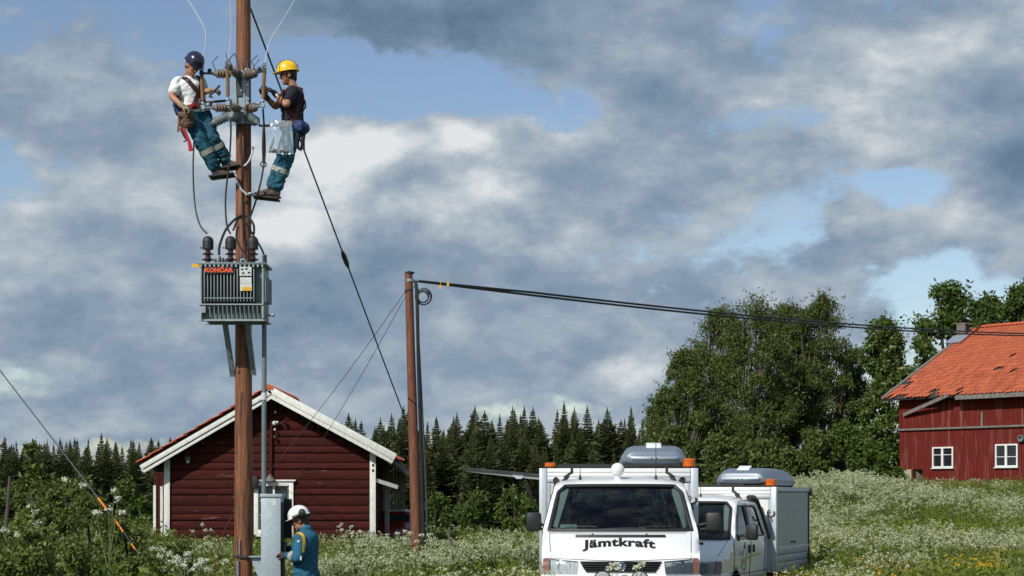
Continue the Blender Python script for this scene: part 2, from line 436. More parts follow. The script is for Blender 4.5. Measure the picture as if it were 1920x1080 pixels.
M['amber'] = mat('amber lens', (.80, .17, .008), (.65, .12, .006), .2, scale=14, stretch=(1, 1, 5), coat=.5, trans=.25)
M['amber_dk'] = mat('smoked indicator lens', (.26, .10, .065), (.14, .06, .045), .2, scale=9, coat=.6)
M['alu'] = mat('aluminium profile', (.56, .61, .64), (.50, .55, .585), .4, .35, scale=6)
M['alu_panel'] = mat('grey side panel', (.36, .40, .385), (.33, .37, .355), .45, .0, scale=2.5)
M['box_white'] = mat('white box panel', (.78, .79, .78), (.72, .735, .725), .4, scale=3, coat=.2)
M['box_cream'] = mat('cream hatch', (.55, .56, .50), None, .5)
M['roofbox'] = mat('silver roof box', (.15, .185, .235), (.135, .165, .21), .42, .1, scale=5, coat=.15)
M['chrome'] = mat('chrome', (.7, .72, .75), None, .15, 1)
M['blue_mark'] = mat('blue logo print', (.01, .10, .28), None, .5)
M['gold_mark'] = mat('yellow logo print', (.55, .36, .06), None, .5)
M['pink_mark'] = mat('faded grey print', (.46, .40, .38), None, .5)
M['paper'] = mat('paper', (.25, .6, .6), (.6, .75, .72), .8, scale=12)
M['tyre'] = mat('tyre', (.02, .02, .02), None, .85)
M['log'] = mat('dark red log paint', (.064, .0120, .0090), (.038, .0075, .0062), .9, spec=.2, scale=6, stretch=(.35, 1, 2.2), bump=.7, bscale=11, rand=.18, detail=8, c3=(.21, .11, .095), c3scale=3.0, c3at=(.62, .72))
M['plank_red'] = mat('red board paint', (.150, .0195, .0135), (.105, .0138, .0100), .9, spec=.2, scale=5, stretch=(3, 3, .25), bump=.4, detail=8, c3=(.26, .10, .08), c3scale=1.4, c3at=(.54, .74))
M['trim_white'] = mat('weathered white paint', (.74, .75, .70), (.60, .61, .56), .8, scale=9, bump=.35, stretch=(1, 1, .6), detail=8, c3=(.33, .31, .27), c3scale=5, c3at=(.64, .72))
M['frame_white'] = mat('white window paint', (.78, .78, .74), (.66, .66, .62), .7, scale=9, bump=.2)
M['grey_wood'] = mat('grey weathered wood', (.22, .205, .18), (.11, .10, .085), .9, scale=6, stretch=(3, 3, .4), bump=.5, detail=8)
M['pale_wood'] = mat('pale weathered boards', (.50, .44, .37), (.30, .25, .20), .9, scale=7, stretch=(3, 3, .5), bump=.5, detail=8)
M['tile'] = mat('red clay tile', (.48, .136, .066), (.37, .088, .041), .8, spec=.25, scale=5, rand=.22, bump=.2, detail=6, c3=(.30, .085, .05), c3scale=1.7, c3at=(.64, .78))
M['tile_field'] = mat('red clay tile field', (.50, .142, .070), (.35, .084, .040), .8, spec=.25, scale=5, island=.6, bump=.2, detail=6, c3=(.30, .085, .05), c3scale=1.7, c3at=(.62, .76))
M['tile_old'] = mat('aged clay tile', (.52, .10, .035), (.38, .075, .03), .8, scale=5, rand=.2, bump=.3)
M['underlay'] = mat('dark roof boards', (.035, .028, .024), (.05, .04, .035), .9, scale=6)
M['brick'] = mat('grey chimney brick', (.20, .17, .155), (.11, .095, .09), .9, scale=12, bump=.6)
M['zinc'] = mat('zinc flashing', (.45, .52, .58), (.38, .44, .5), .4, .6, scale=6)
M['stone'] = mat('foundation stone', (.22, .21, .19), (.12, .12, .11), .9, scale=5, bump=.7)
M['pane_dark'] = mat('dark window glass', (.012, .014, .018), (.022, .026, .034), .08, scale=2, spec=.6)
M['interior'] = mat('dark interior', (.012, .010, .009), None, .9)
M['curtain'] = mat('pale curtain', (.13, .12, .13), (.09, .08, .1), .9, scale=9)
M['car_red'] = mat('dark red car paint', (.12, .01, .008), None, .25, coat=.5)


# ------------------------------------------------------------------ ground
def gz(X, Y):
    q = X / max(Y, 8)
    r = 1.5 * sm(27, 86, Y) * sm(.045, .16, q)
    r += .60 * math.exp(-((X - 11.2) / 2.6) ** 2 - ((Y - 58) / 6.5) ** 2)
    r -= .10 * sm(28, 40, Y) * (1 - sm(-3.5, -1.5, X))
    r -= .18 * sm(30, 46, Y) * sm(-3.5, -1, X) * (1 - sm(.03, .10, q))
    r -= 2.2 * sm(50, 95, Y) * (1 - sm(-.02, .10, q))
    r -= .25 * math.exp(-((X - 3.6) / 1.7) ** 2 - ((Y - 26.8) / 3.4) ** 2)
    r -= .12 * (1 - sm(26, 34, Y)) * (1 - sm(-2, 0, X))
    if Y > 140: r += -2 * sm(140, 400, Y) * 0
    return r + .05 * noise.noise(Vector((X * .35, Y * .35, 0))) + .03 * noise.noise(Vector((X * 1.1, Y * 1.1, 3)))


xs = np.concatenate([[-900, -500, -260, -140, -90, -60], np.arange(-45, 45.1, 1.0), [60, 90, 140, 260, 500, 900]])
ys = np.concatenate([[-300, -120, -50, -20, -5], np.arange(4, 141, 1.0), [155, 180, 230, 330, 520, 1200]])
mb = MB(); nx = len(xs)
mb.v = [(x, y, gz(x, y)) for y in ys for x in xs]
mb.f = [(j * nx + i, j * nx + i + 1, (j + 1) * nx + i + 1, (j + 1) * nx + i) for j in range(len(ys) - 1) for i in range(nx - 1)]
ground = mb.build('ground', M['ground'], smooth=60); setp(ground, 'rough meadow ground rising to the right', 'ground', kind='structure')

# ------------------------------------------------------------------ main utility pole
PY = 22.3
PX = (456.5 - 960) * PY / F
S22 = F / PY


def pole(name, x, y, z0, z1, r0, r1, m, label, tilt=0.0, seed=1):
    e = empty(name, (x, y, z0), label, 'utility pole', 'wooden utility poles')
    mb = MB(); n = 26
    rings = []
    for i in range(41):
        t = i / 40; z = z0 + (z1 - z0) * t; r = r0 + (r1 - r0) * t
        rings.append([Vector((x + tilt * t, y, z)) + Vector((math.cos(a), math.sin(a), 0)) * r * (1 + .035 * noise.noise(Vector((math.cos(a) * 2, math.sin(a) * 2, z * .8 + seed))))
                      for a in (2 * math.pi * k / n for k in range(n))])
    mb.rings(rings); sh = mb.build('shaft', m, e, smooth=50)
    return e


main_pole = pole('utility_pole', PX, PY, -.3, 9.1, .122, .088, M['pole'], 'tall thick brown wooden pole carrying the transformer and two workers')
# worn knots and drying cracks on the main pole
for k in range(7):
    a = R(200 + 23 * k % 130); z = 1.4 + k * .95 + .2 * math.sin(k * 5)
    rr = .120 - .0036 * z
    c = Vector((PX + math.cos(a) * rr, PY + math.sin(a) * rr, z))
    mb = MB(); mb.ball(c, (.018, .018, .03), 10, 6); mb.build('knot', M['bark'], main_pole)
# band and nails low on the pole
zb = P(0, 1043, PY).z
mb = MB(); mb.lathe([(.124, -.014), (.130, -.014), (.130, .014), (.124, .014)], (PX, PY, zb), n=28, caps=False)
mb.bar((PX + .07, PY - .135, zb), (PX - .05, PY - .135, zb), .02, .03)
mb.build('steel_band', M['steel_dark'], main_pole)
for (px, y0, y1, wd) in ((449, 1012, 1040, .012), (446, 1052, 1090, .02)):
    mb = MB(); a = P(px, y0, PY - .13); b = P(px, y1, PY - .13)
    mb.tube([a, b], wd, 8); mb.build('step_bolt', M['galv'], main_pole)
mb = MB(); a, b = P(468, 968, PY - .06), P(467, 1008, PY - .06)
mb.tube([a, b], .016, 8); mb.ball(a, .022, 8, 6); mb.build('cable_clip', M['steel_dark'], main_pole)

# far pole
FY = 32.0
fpx0, fpx1 = (784 - 960) * FY / F, (768 - 960) * FY / F
far_pole = pole('utility_pole', fpx0, FY, -.3, EYE + (HORIZ - 512) * FY / F, .105, .073, M['pole_far'], 'slimmer reddish brown wooden pole behind, holding the black overhead cable', tilt=fpx1 - fpx0 - .02, seed=7)
mb = MB(); c = P(768, 512, FY); mb.lathe([(.085, 0), (.09, .012), (.09, .03), (.02, .05)], (c.x, FY, c.z - .012), n=20); mb.build('pole_cap', M['steel_dark'], far_pole)
c = P(768, 526, FY)
mb = MB(); mb.lathe([(.076, -.025), (.083, -.025), (.083, .025), (.076, .025)], (c.x, FY, c.z), n=24, caps=False)
mb.bar(c + Vector((.06, -.06, 0)), c + Vector((.17, -.03, .0)), .02, .03); mb.build('pole_bracket', M['galv'], far_pole)
c2 = P(761, 545, FY); mb = MB(); mb.bar(c2 + Vector((-.03, -.08, -.02)), c2 + Vector((.16, -.085, .06)), .015, .02); mb.build('wire_hook', M['steel_dark'], far_pole)

# ------------------------------------------------------------------ transformer
TY = PY - .13                      # back of the tank touches the pole front
tf = empty('transformer', P(440, 600, TY - .3), 'grey pole-mounted transformer tank with ribbed front under the workers', 'transformer')
x0, x1 = (376 - 960) * (TY - .55) / F, (493.5 - 960) * (TY - .55) / F
yF, yB = TY - .55, TY
zt, zbm = P(0, 497, yF).z, P(0, 598, yF).z
xm = (x0 + x1) / 2
mb = MB(); mb.box((xm, (yF + yB) / 2 + .035, (zt + zbm) / 2), (x1 - x0 - .01, yB - yF - .07, zt - zbm)); mb.build('tank', M['tank'], tf, bevel=.008)
mb = MB(); mb.box((xm, (yF + yB) / 2, zt + .018), (x1 - x0 + .07, yB - yF + .05, .03)); mb.build('lid', M['tank'], tf, bevel=.005)
nb = 15
for k in range(nb):                # lid bolts
    mb = MB(); xk = x0 + .01 + (x1 - x0 - .02) * k / (nb - 1); mb.box((xk, yF - .012, zt - .012), (.022, .03, .03)); mb.build('lid_clamp', M['tank_fin'], tf)
fl, fr = x0 + .055, x1 - .11
zf0, zf1 = P(0, 566, yF).z, P(0, 505, yF).z
mb = MB(); mb.box(((fl + fr) / 2, yF + .028, (zf0 + zf1) / 2), (fr - fl + .03, .02, zf1 - zf0 + .02)); mb.build('fin_gap_shade', M['tank_dark'], tf)  # near-black sheet paints the shade in the gaps between the fins
for k in range(16):
    xk = fl + (fr - fl) * k / 15
    mb = MB(); mb.box((xk, yF - .012, (zf0 + zf1) / 2), (.009, .085, zf1 - zf0)); mb.build('cooling_fin', M['tank_fin'], tf, bevel=.003)
mb = MB(); mb.tube([(fl, yF - .057, zf0 + .04), (fr, yF - .057, zf0 + .04)], .006, 6); mb.build('fin_rod', M['tank_fin'], tf)
# lower belt and sloped gussets
zl = P(0, 571, yF).z
mb = MB(); mb.box((xm - .01, yF - .004, zl), (x1 - x0 + .02, .05, .016)); mb.build('belt', M['tank_fin'], tf)
for k in range(13):
    xk = fl + .06 + (x1 - fl - .08) * k / 12
    mb = MB(); mb.prism([(yF + .036, zl - .01), (yF - .02, zl - .01), (yF + .036, zbm + .025)], lambda a, b: Vector((xk - .005, a, b)), lambda a, b: Vector((xk + .005, a, b)))
    mb.build('gusset', M['tank_fin'], tf)
for sx in (x0 + .005, x1 - .005):
    mb = MB(); mb.box((sx, yF + .02, (zt + zbm) / 2), (.018, .07, zt - zbm - .02)); mb.build('corner_post', M['tank_fin'], tf)
mb = MB(); mb.box((x0 + .04, yF - .01, zl - .06), (.05, .01, .085)); mb.build('earth_plate', M['galv'], tf)
mb = MB(); mb.box((xm, yF + .05, zbm - .012), (x1 - x0 + .05, .06, .022)); mb.box((xm, yB - .05, zbm - .012), (x1 - x0 + .05, .06, .022)); mb.build('base_rail', M['tank_fin'], tf)
for px in (396, 417, 455, 470):
    c = P(px, 601, yF + .06); mb = MB(); mb.tube([c + Vector((0, 0, .02)), c + Vector((0, 0, -.035))], .014, 8); mb.build('base_bolt', M['steel_dark'], tf)
# side fins (right side)
for k in range(6):
    yk = yF + .1 + k * .065
    mb = MB(); mb.box((x1 + .018, yk, (zf0 + zf1) / 2 - .04), (.06, .008, zf1 - zf0 - .1)); mb.build('side_fin', M['tank_fin'], tf)
c = P(512, 591, yF + .1); mb = MB(); mb.tube([c + Vector((-.12, 0, 0)), c], .016, 8); mb.ball(c, .024, 8, 6); mb.build('drain_valve', M['galv'], tf)
# plates
for (nm, xa, ya, xb, yb, m) in (('rating_plate', 449, 500.5, 471.5, 517, 'plate_white'), ('data_plate', 450, 520, 471.5, 531, 'plate_white'), ('warning_plate', 450, 531.5, 472, 545.5, 'plate_white')):
    a, b = P(xa, ya, yF - .065), P(xb, yb, yF - .065)
    mb = MB(); mb.box(((a.x + b.x) / 2, yF - .062, (a.z + b.z) / 2), (abs(b.x - a.x), .006, abs(a.z - b.z))); pl = mb.build(nm, M[m], tf)
    if nm == 'warning_plate':
        a, b = P(454, 538, 1 * (yF - .066)), P(470.5, 545, yF - .066)
        mb = MB(); mb.box(((a.x + b.x) / 2, yF - .067, (a.z + b.z) / 2), (abs(b.x - a.x), .003, abs(a.z - b.z))); mb.build('yellow_strip', M['yellow'], pl)
    if nm == 'rating_plate':
        for (xx, yy) in ((454, 505), (462, 504), (467, 511), (456, 512)):
            c = P(xx, yy, yF - .068); mb = MB(); mb.box((c.x, yF - .0665, c.z), (.03, .002, .022)); mb.build('plate_print', M['tank_dark'], pl)


def text_mesh(txt, bold=.02, size=1.0, res=3, spacing=1.0):
    cu = bpy.data.curves.new('lettering', 'FONT'); cu.body = txt; cu.size = size; cu.offset = bold; cu.resolution_u = res
    cu.align_x = 'CENTER'; cu.space_character = spacing
    ob = bpy.data.objects.new('lettering', cu); COL.objects.link(ob)
    dg = bpy.context.evaluated_depsgraph_get(); dg.update()
    me = bpy.data.meshes.new_from_object(ob.evaluated_get(dg), depsgraph=dg)
    bpy.data.objects.remove(ob); bpy.data.curves.remove(cu)
    vs = [tuple(v.co) for v in me.vertices]; fs = [tuple(p.vertices) for p in me.polygons]; bpy.data.meshes.remove(me)
    a = np.array(vs); a[:, 0] -= (a[:, 0].min() + a[:, 0].max()) / 2; a[:, 1] -= a[:, 1].min()
    return a, fs


def flat_text(txt, c, width, height, m, parent, bold=.03, spacing=1.0, name='lettering', ital=0):
    a, fs = text_mesh(txt, bold, spacing=spacing)
    sx = width / (a[:, 0].max() - a[:, 0].min()); sy = height / a[:, 1].max()
    mb = MB(); mb.add([(c.x + p[0] * sx + ital * p[1] * sy, c.y, c.z + p[1] * sy) for p in a], fs)
    return mb.build(name, m, parent, smooth=0)


a, b = P(383, 501, yF - .07), P(437, 511.5, yF - .07)
mb = MB(); mb.box(((a.x + b.x) / 2, yF - .068, (a.z + b.z) / 2), (abs(b.x - a.x), .012, abs(a.z - b.z) + .012)); lb = mb.build('name_board', M['ink'], tf)
c = P(410.5, 510.5, yF - .0765); flat_text('KONČAR', Vector((c.x, yF - .0755, c.z)), (436 - 385) / S22, .074, M['red_letter'], lb, .035)
a = P(367, 498, yF - .02); mb = MB(); mb.box((a.x, yF - .02, a.z), (.095, .008, .042)); mb.build('phase_tag', M['yellow'], tf)
# bushings
for (px, yo) in ((390, .2), (432.5, .2), (474, .2)):
    c = P(px, 490, yF + yo); base = Vector((c.x, yF + yo, zt + .03)); k = 1.0
    prof = [(.07, 0), (.07, .02), (.035, .03), (.033, .05), (.075, .058), (.078, .066), (.035, .085), (.033, .12), (.07, .128), (.072, .136), (.034, .155), (.033, .185), (.066, .193), (.068, .2), (.035, .22)]
    mb = MB(); mb.lathe([(r * 1.0, h * 1.0) for r, h in prof], base, n=18); bu = mb.build('bushing', M['porcelain_dk'], tf)
    top = base + Vector((0, 0, .2))
    mb = MB(); mb.lathe([(.05, -.01), (.068, 0), (.07, .09), (.066, .12), (.045, .15), (.01, .163)], top, n=18); mb.bar(top + Vector((-.1, -.02, .01)), top + Vector((-.05, -.02, .01)), .012, .012); mb.build('bushing_cap', M['black'], bu)
for (px, h) in ((404, .05), (412, .08), (418, .06), (452, .1), (457, .06), (424, .05)):
    c = P(px, 487, yF + .12); mb = MB(); mb.lathe([(.03, 0), (.03, .02), (.018, .03), (.018, h), (.008, h + .02)], (c.x, c.y, zt + .03), n=10); mb.build('low_voltage_terminal', M['steel_dark'], tf)
c = P(497, 480, yB - .12); mb = MB(); mb.tube([(c.x, c.y, zt - .1), (c.x, c.y, zt + .16)], .024, 10); mb.ball((c.x, c.y, zt + .16), .026, 10, 6); mb.build('oil_gauge', M['tank'], tf)
c = P(456, 488, yF + .05); mb = MB(); mb.torus((c.x, c.y, zt + .05), .03, .011, (0, 1, 0)); mb.build('lifting_eye', M['galv'], tf)
# braces down to the pole
for (xa, ya, xb, yb) in ((421, 604, 436, 706), (463, 602, 475, 703)):
    a = P(xa, ya, yF + .3); b = P(xb, yb, PY - .04)
    mb = MB(); mb.bar(a, b, .062, .012, (0, 1, 0)); mb.bar(a + Vector((.028, .03, 0)), b + Vector((.028, .03, 0)), .008, .06, (0, 1, 0)); mb.build('brace', M['galv'], tf)

# ------------------------------------------------------------------ switch gear round the pole head
head = empty('mounting_bracket', P(456, 232, PY - .1), 'galvanised steel bracket plates clamped round the pole between the workers', 'bracket')
for (xa, ya, xb, yb, dy, wd, m) in ((438, 150, 441, 235, -.17, .06, 'galv'), (452, 135, 452, 232, -.14, .10, 'galv'), (463, 128, 463, 212, -.13, .055, 'galv'), (446, 128, 449, 180, -.16, .07, 'steel_dark'),
                                   (431, 190, 431, 238, -.2, .03, 'galv')):
    a, b = P(xa, ya, PY + dy), P(xb, yb, PY + dy)
    mb = MB(); mb.bar(a, b, wd, .012, (0, 1, 0)); mb.build('bracket_plate', M[m], head)
for zpx in (139, 208, 231):
    z = P(0, zpx, PY).z
    mb = MB(); mb.lathe([(.1, -.022), (.112, -.022), (.112, .022), (.1, .022)], (PX, PY, z), n=24, caps=False); mb.build('clamp_ring', M['galv'], head)
for (px, py) in ((463, 135), (463, 160), (463, 185), (452, 170), (452, 200), (447, 150)):
    c = P(px, py, PY - .155); mb = MB(); mb.lathe([(.014, 0), (.014, .016)], c, (0, -1, 0), n=6); mb.build('bolt', M['steel'], head)


def ribbed(base, axis, L, r, nrib, m, parent, name='insulator'):
    ax = Vector(axis).normalized(); prof = [(r * .45, 0), (r * .6, L * .04)]
    for k in range(nrib):
        t0 = L * (.06 + .88 * k / nrib); st = L * .88 / nrib
        prof += [(r * .70, t0), (r * .97, t0 + st * .32), (r, t0 + st * .45), (r * .97, t0 + st * .58), (r * .70, t0 + st * .78)]
    prof += [(r * .6, L * .96), (r * .45, L)]
    mb = MB(); mb.lathe(prof, base, ax, n=20); o = mb.build(name, m, parent)
    mb = MB(); mb.lathe([(r * .5, 0), (r * .5, .02), (r * .28, .025), (r * .28, .05)], Vector(base) + ax * L, ax, n=10); mb.build('end_cap', M['steel'], o)
    return Vector(base) + ax * (L + .04)


def cutout(label, b_up, b_lo, axis, L, tube_m, loose=False):
    e = empty('fuse_cutout', b_lo, label, 'fuse switch', 'fuse cutouts round the pole head')
    t1 = ribbed(b_up, axis, L, .062, 5, M['porcelain'], e); t2 = ribbed(b_lo, axis, L, .06, 5, M['porcelain'], e)
    ax = Vector(axis).normalized()
    u = t1 + ax * .13; l = t2 + ax * .10
    for (a, b, nm) in ((t1, u, 'top_contact'), (t2, l, 'bottom_contact')):
        mb = MB(); mb.bar(a - ax * .03, b, .035, .022); mb.box(b, (.05, .05, .05)); mb.tube([b - Vector((0, 0, .03)), b + Vector((0, 0, .05))], .016, 8); mb.ball(b + Vector((0, 0, .05)), .024, 8, 6)
        mb.ball(a + ax * .03 + Vector((0, 0, .035)), .03, 10, 6)
        mb.build(nm, M['steel_dark'] if nm == 'top_contact' else M['galv'], e)
    mb = MB(); mb.tube([u + (l - u) * .05, u + (l - u) * .8], .024, 10); mb.build('fuse_tube', M['fuse'], e)
    mb = MB(); mb.tube([u + (l - u) * .78, u + (l - u) * 1.12], .013, 8); mb.build('fuse_ferrule', M['steel'], e)
    mb = MB(); mb.torus(u + Vector((0, -.02, .06)), .03, .008, (0, 1, 0)); mb.build('pull_ring', M['steel'], e)
    for k, (dx, dz, bx, bz) in enumerate(((-.05, .12, .02, .2), (.05, .1, .1, .17), (.0, .1, -.04, .24))):
        q = t1 - ax * (.05 + .08 * k) + Vector((0, 0, .03))
        mb = MB(); mb.tube([q, q + Vector((dx, .02, dz)), q + Vector((bx, .03, bz))], .006, 6); mb.build('arc_horn', M['steel_dark'], e)
    return u, l


uL, lL = cutout('brown ribbed fuse cutout reaching left beside the white-shirted worker', P(433, 139, PY - .16), P(431, 203, PY - .16), (-1, -.22, -.02), .2, 'fuse')
uM, lM = cutout('brown ribbed fuse cutout pointing forward at the middle of the pole', P(447, 139, PY - .2), P(446, 205, PY - .2), (-.22, -1, 0), .2, 'fuse')
uR, lR = cutout('brown ribbed fuse cutout pointing right towards the yellow-helmeted worker', P(461, 141, PY - .17), P(461, 205, PY - .17), (.82, -.75, 0), .2, 'fuse')
for (lab, bx, axx) in (('grey ribbed surge arrester slanting down to the left', P(431, 216, PY - .17), (-.85, -.35, -.5)),
                       ('grey ribbed surge arrester facing forward in the middle', P(444, 215, PY - .17), (-.12, -1, -.35)),
                       ('grey ribbed surge arrester slanting down to the right', P(461, 214, PY - .17), (.75, -.6, -.62))):
    e = empty('surge_arrester', bx, lab, 'surge arrester', 'grey surge arresters under the fuses')
    ribbed(bx, axx, .25, .064, 6, M['arrester'], e, 'arrester_body')
# extra loose hardware: operating arms
for (lab, a, b, m) in (('dark steel arm between the left worker and the pole head', P(385, 192, PY - .2), P(436, 188, PY - .16), 'steel_dark'),
                       ('dark steel arm from pole head to the right worker belt', P(486, 236, PY - .25), P(527, 235, PY - .12), 'steel_dark')):
    mb = MB(); mb.tube([a, a + (b - a) * .5, b], [.013, .018, .013], 8); thing1(mb, 'operating_arm', M[m], lab, 'steel arm')


# ------------------------------------------------------------------ wires and leads
def wire(name, pts, r, m, label, cat, group=None, n=6, sub=1):
    pts = [Vector(p) for p in pts]
    if sub > 1:                    # smooth curve through the points
        out = []
        for i in range(len(pts) - 1):
            p0, p1, p2, p3 = pts[max(i - 1, 0)], pts[i], pts[i + 1], pts[min(i + 2, len(pts) - 1)]
            for k in range(sub):
                t = k / sub
                out.append(.5 * ((2 * p1) + (p2 - p0) * t + (2 * p0 - 5 * p1 + 4 * p2 - p3) * t * t + (3 * p1 - p0 - 3 * p2 + p3) * t ** 3))
        pts = out + [pts[-1]]
    mb = MB(); mb.tube(pts, r, n); return thing1(mb, name, m, label, cat, group)


Y = PY - .2
wire('drop_lead', [P(365, 250, Y), P(362, 310, Y - .05), P(365, 380, Y - .1), P(374, 420, Y - .2), P(388, 438, yF + .2)], .012, M['cable'], 'black lead hanging from the left worker to the left bushing', 'cable', 'black leads to the transformer', sub=6)
wire('drop_lead', [P(430, 195, Y - .1), P(433, 240, Y - .1), P(430, 300, Y - .1), P(423, 370, Y - .15), P(425, 420, Y - .2), P(432, 438, yF + .2)], .012, M['cable'], 'black lead hanging in front of the pole to the middle bushing', 'cable', 'black leads to the transformer', sub=6)
wire('drop_lead', [lR + Vector((0, 0, -.02)), P(497, 280, Y), P(492, 325, Y), P(484, 362, Y), P(477, 385, PY + .02), P(470, 405, PY + .12)], .012, M['cable'], 'black lead from the right fuse passing behind the right worker boots', 'cable', 'black leads to the transformer', sub=6)
wire('cable_loop', [P(411, 478, yF + .12), P(412, 460, yF + .14), P(424, 430, yF + .2), P(445, 408, yF + .3), P(462, 405, yF + .35), P(475, 420, yF + .3), P(476, 438, yF + .2)], .016, M['cable'], 'thick black cable arching across the pole above the transformer', 'cable', sub=6)
wire('cable_loop', [P(447, 425, yF + .25), P(443, 445, yF + .2), P(455, 472, yF + .15), P(466, 482, yF + .12)], .013, M['cable'], 'short black cable crossing the pole between two bushings', 'cable', sub=6)
wire('cable_loop', [P(437, 432, yF + .2), P(450, 408, yF + .33), P(468, 430, yF + .33), P(492, 470, yB - .05), P(496, 492, yB - .05)], .013, M['cable'], 'black cable running from the middle bushing to the oil gauge', 'cable', sub=6)
wire('rope_sling', [P(495, 232, Y - .1), P(493, 270, Y - .1), P(494, 305, Y - .1)], .016, M['harness_dk'], 'dark rope sling hanging beside the pole under the right fuse', 'rope', sub=4)
mb = MB(); c = P(494, 308, Y - .1); mb.torus(c, .035, .009, (0, 1, 0)); thing1(mb, 'snap_hook', M['steel_dark'], 'small snap hook at the end of the rope sling', 'hook')
wire('jumper_wire', [P(345, -12, PY - .3), P(368, 25, PY - .3), P(386, 65, PY - .3), uL + Vector((0, 0, .05))], .0075, M['wire_white'], 'bright bare wire curving up from the left fuse', 'wire', 'bright wires rising from the fuses', sub=6)
wire('jumper_wire', [P(560, -12, PY - .2), P(530, 38, PY - .2), P(505, 80, PY - .25), uR + Vector((0, 0, .05))], .0055, M['wire_white'], 'bright bare wire slanting up to the right from the right fuse', 'wire', 'bright wires rising from the fuses', sub=6)
wire('jumper_wire', [P(430, -12, PY - .35), P(433, 60, PY - .4), uM + Vector((0, 0, .05))], .003, M['wire_white'], 'thin bright wire rising along the pole from the middle fuse', 'wire', 'bright wires rising from the fuses', sub=4)
wire('earth_wire', [P(450, 240, PY - .115), P(452, 300, PY - .12), P(455, 380, PY - .12), P(457, 470, PY - .12)], .006, M['steel_dark'], 'thin earth wire stapled down the front of the main pole', 'wire', sub=4)
# guy wire of the main pole
ga = Vector((PX + .06, PY + .05, P(0, 5, PY).z)); gb = P(862, 1055, 40.0)
g_e = empty('guy_wire', gb, 'dark guy wire slanting down to the right from the main pole top', 'guy wire', 'slanting guy wires')
mb = MB(); mb.tube([ga, gb], .013, 6); mb.build('strand', M['steel_dark'], g_e)
t = .285
pa, pb = ga.lerp(gb, .307), ga.lerp(gb, .333)
mb = MB(); mb.tube([pa, pa.lerp(pb, .3), pa.lerp(pb, .7), pb], [.02, .042, .042, .02], 8); mb.build('guy_insulator', M['steel_dark'], g_e)
mb = MB(); mb.tube([ga.lerp(gb, .10), ga.lerp(gb, .12)], .022, 8); mb.build('wire_grip', M['steel_dark'], g_e)
# guy wire at the left with orange guards
def Pg(x, y): return P(x, y, 20.4 - (x - 250) * .002)
g2 = empty('guy_wire', Pg(380, 1190), 'grey guy wire with orange guards going into the bushes', 'guy wire', 'slanting guy wires')
mb = MB(); mb.tube([Pg(-230, 396), Pg(185, 935)], .008, 6); mb.build('strand', M['cable_grey'], g2)
for (xa, ya, xb, yb, m, r) in ((184, 934, 201, 956, 'orange_wrap', .013), (201, 956, 215, 974, 'cable', .013), (215, 974, 231, 997, 'orange_wrap', .011), (231, 997, 246, 1019, 'cable', .012), (246, 1019, 254, 1031, 'orange_wrap', .010), (254, 1031, 385, 1197, 'cable', .011)):
    mb = MB(); mb.tube([Pg(xa, ya), Pg(xb, yb)], r, 8); mb.build('guard' if m == 'orange_wrap' else 'anchor_rod', M[m], g2)

# conduit pipe and cable cabinet
CY = 21.75
mb = MB(); a, b = P(497, 478, PY - .2), P(494, 932, PY - .2)
mb.tube([Vector((P(496, 600, PY - .2).x, PY - .2, P(0, 478, PY - .2).z)), Vector((P(494, 935, PY - .2).x, PY - .2, .2))], .031, 12)
cd = thing1(mb, 'conduit_pipe', M['tank'], 'slim blue-grey conduit pipe running from the transformer down to the cabinet', 'pipe')
z = P(0, 743, PY - .2).z; lo = Vector(cd.location)
mb = MB(); mb.lathe([(.034, -.045), (.036, -.045), (.036, .045), (.034, .045)], (P(495.2, 740, PY - .2).x, PY - .2, z), n=14, caps=False); mb.build('pipe_sleeve', M['plate_white'], cd)
cb = empty('cable_cabinet', (P(508, 1080, CY).x, CY, -.15), 'tall narrow zinc grey cable cabinet by the pole', 'cabinet')
cx0, cx1, cyf, cyb = P(489.5, 0, CY).x, P(526.5, 0, CY).x, CY - .02, CY + .33
ct = P(0, 931, CY).z
mb = MB(); mb.box(((cx0 + cx1) / 2, (cyf + cyb) / 2, (ct - .15) / 2), (cx1 - cx0, cyb - cyf, ct + .15)); mb.build('cabinet_body', M['cabinet'], cb, bevel=.006)
mb = MB(); mb.box(((cx0 + cx1) / 2 + .003, (cyf + cyb) / 2, ct + .012), (cx1 - cx0 + .03, cyb - cyf + .03, .042)); mb.build('cabinet_lid', M['cabinet'], cb, bevel=.005)
mb = MB(); mb.box((cx1 + .006, (cyf + cyb) / 2, (ct - .2) / 2), (.01, cyb - cyf - .04, ct + .05)); mb.build('open_side_shade', M['cab_shade'], cb)  # dark sheet painted as the shade of the open side
mb = MB(); mb.box((cx1 + .05, cyb - .015, ct - .28), (.1, .02, .5)); mb.build('side_door', M['cab_shade'], cb)
for k in range(3):
    mb = MB(); mb.box((cx1 + .03, cyf + .09 + k * .07, .95), (.045, .05, .13)); mb.build('fuse_block', M['black'], cb)
a = P(514.5, 942, CY); mb = MB(); mb.box((a.x, cyf - .002, a.z), (.062, .004, .085)); mb.build('sticker', M['plate_white'], cb)
mb = MB(); pz = P(0, 1044, CY).z
mb.prism([(P(468, 0, CY).x, pz), (cx0, pz), (cx0, pz - .42), (cx0 - .03, pz - .3)], lambda a, b: Vector((a, CY + .05, b)), lambda a, b: Vector((a, CY + .068, b)))
mb.bar((P(466, 0, CY).x, CY + .1, pz), (cx0, CY + .1, pz), .2, .012); mb.build('pole_arm', M['cabinet'], cb)

# far pole cables
cs = P(775, 526, FY - .06); ce = P(2120, 628, 70)


def sagpt(t, off=0, sag=.38):
    p = cs.lerp(ce, t); p.z -= sag * 4 * t * (1 - t) - off * min(1, t * 12); return p


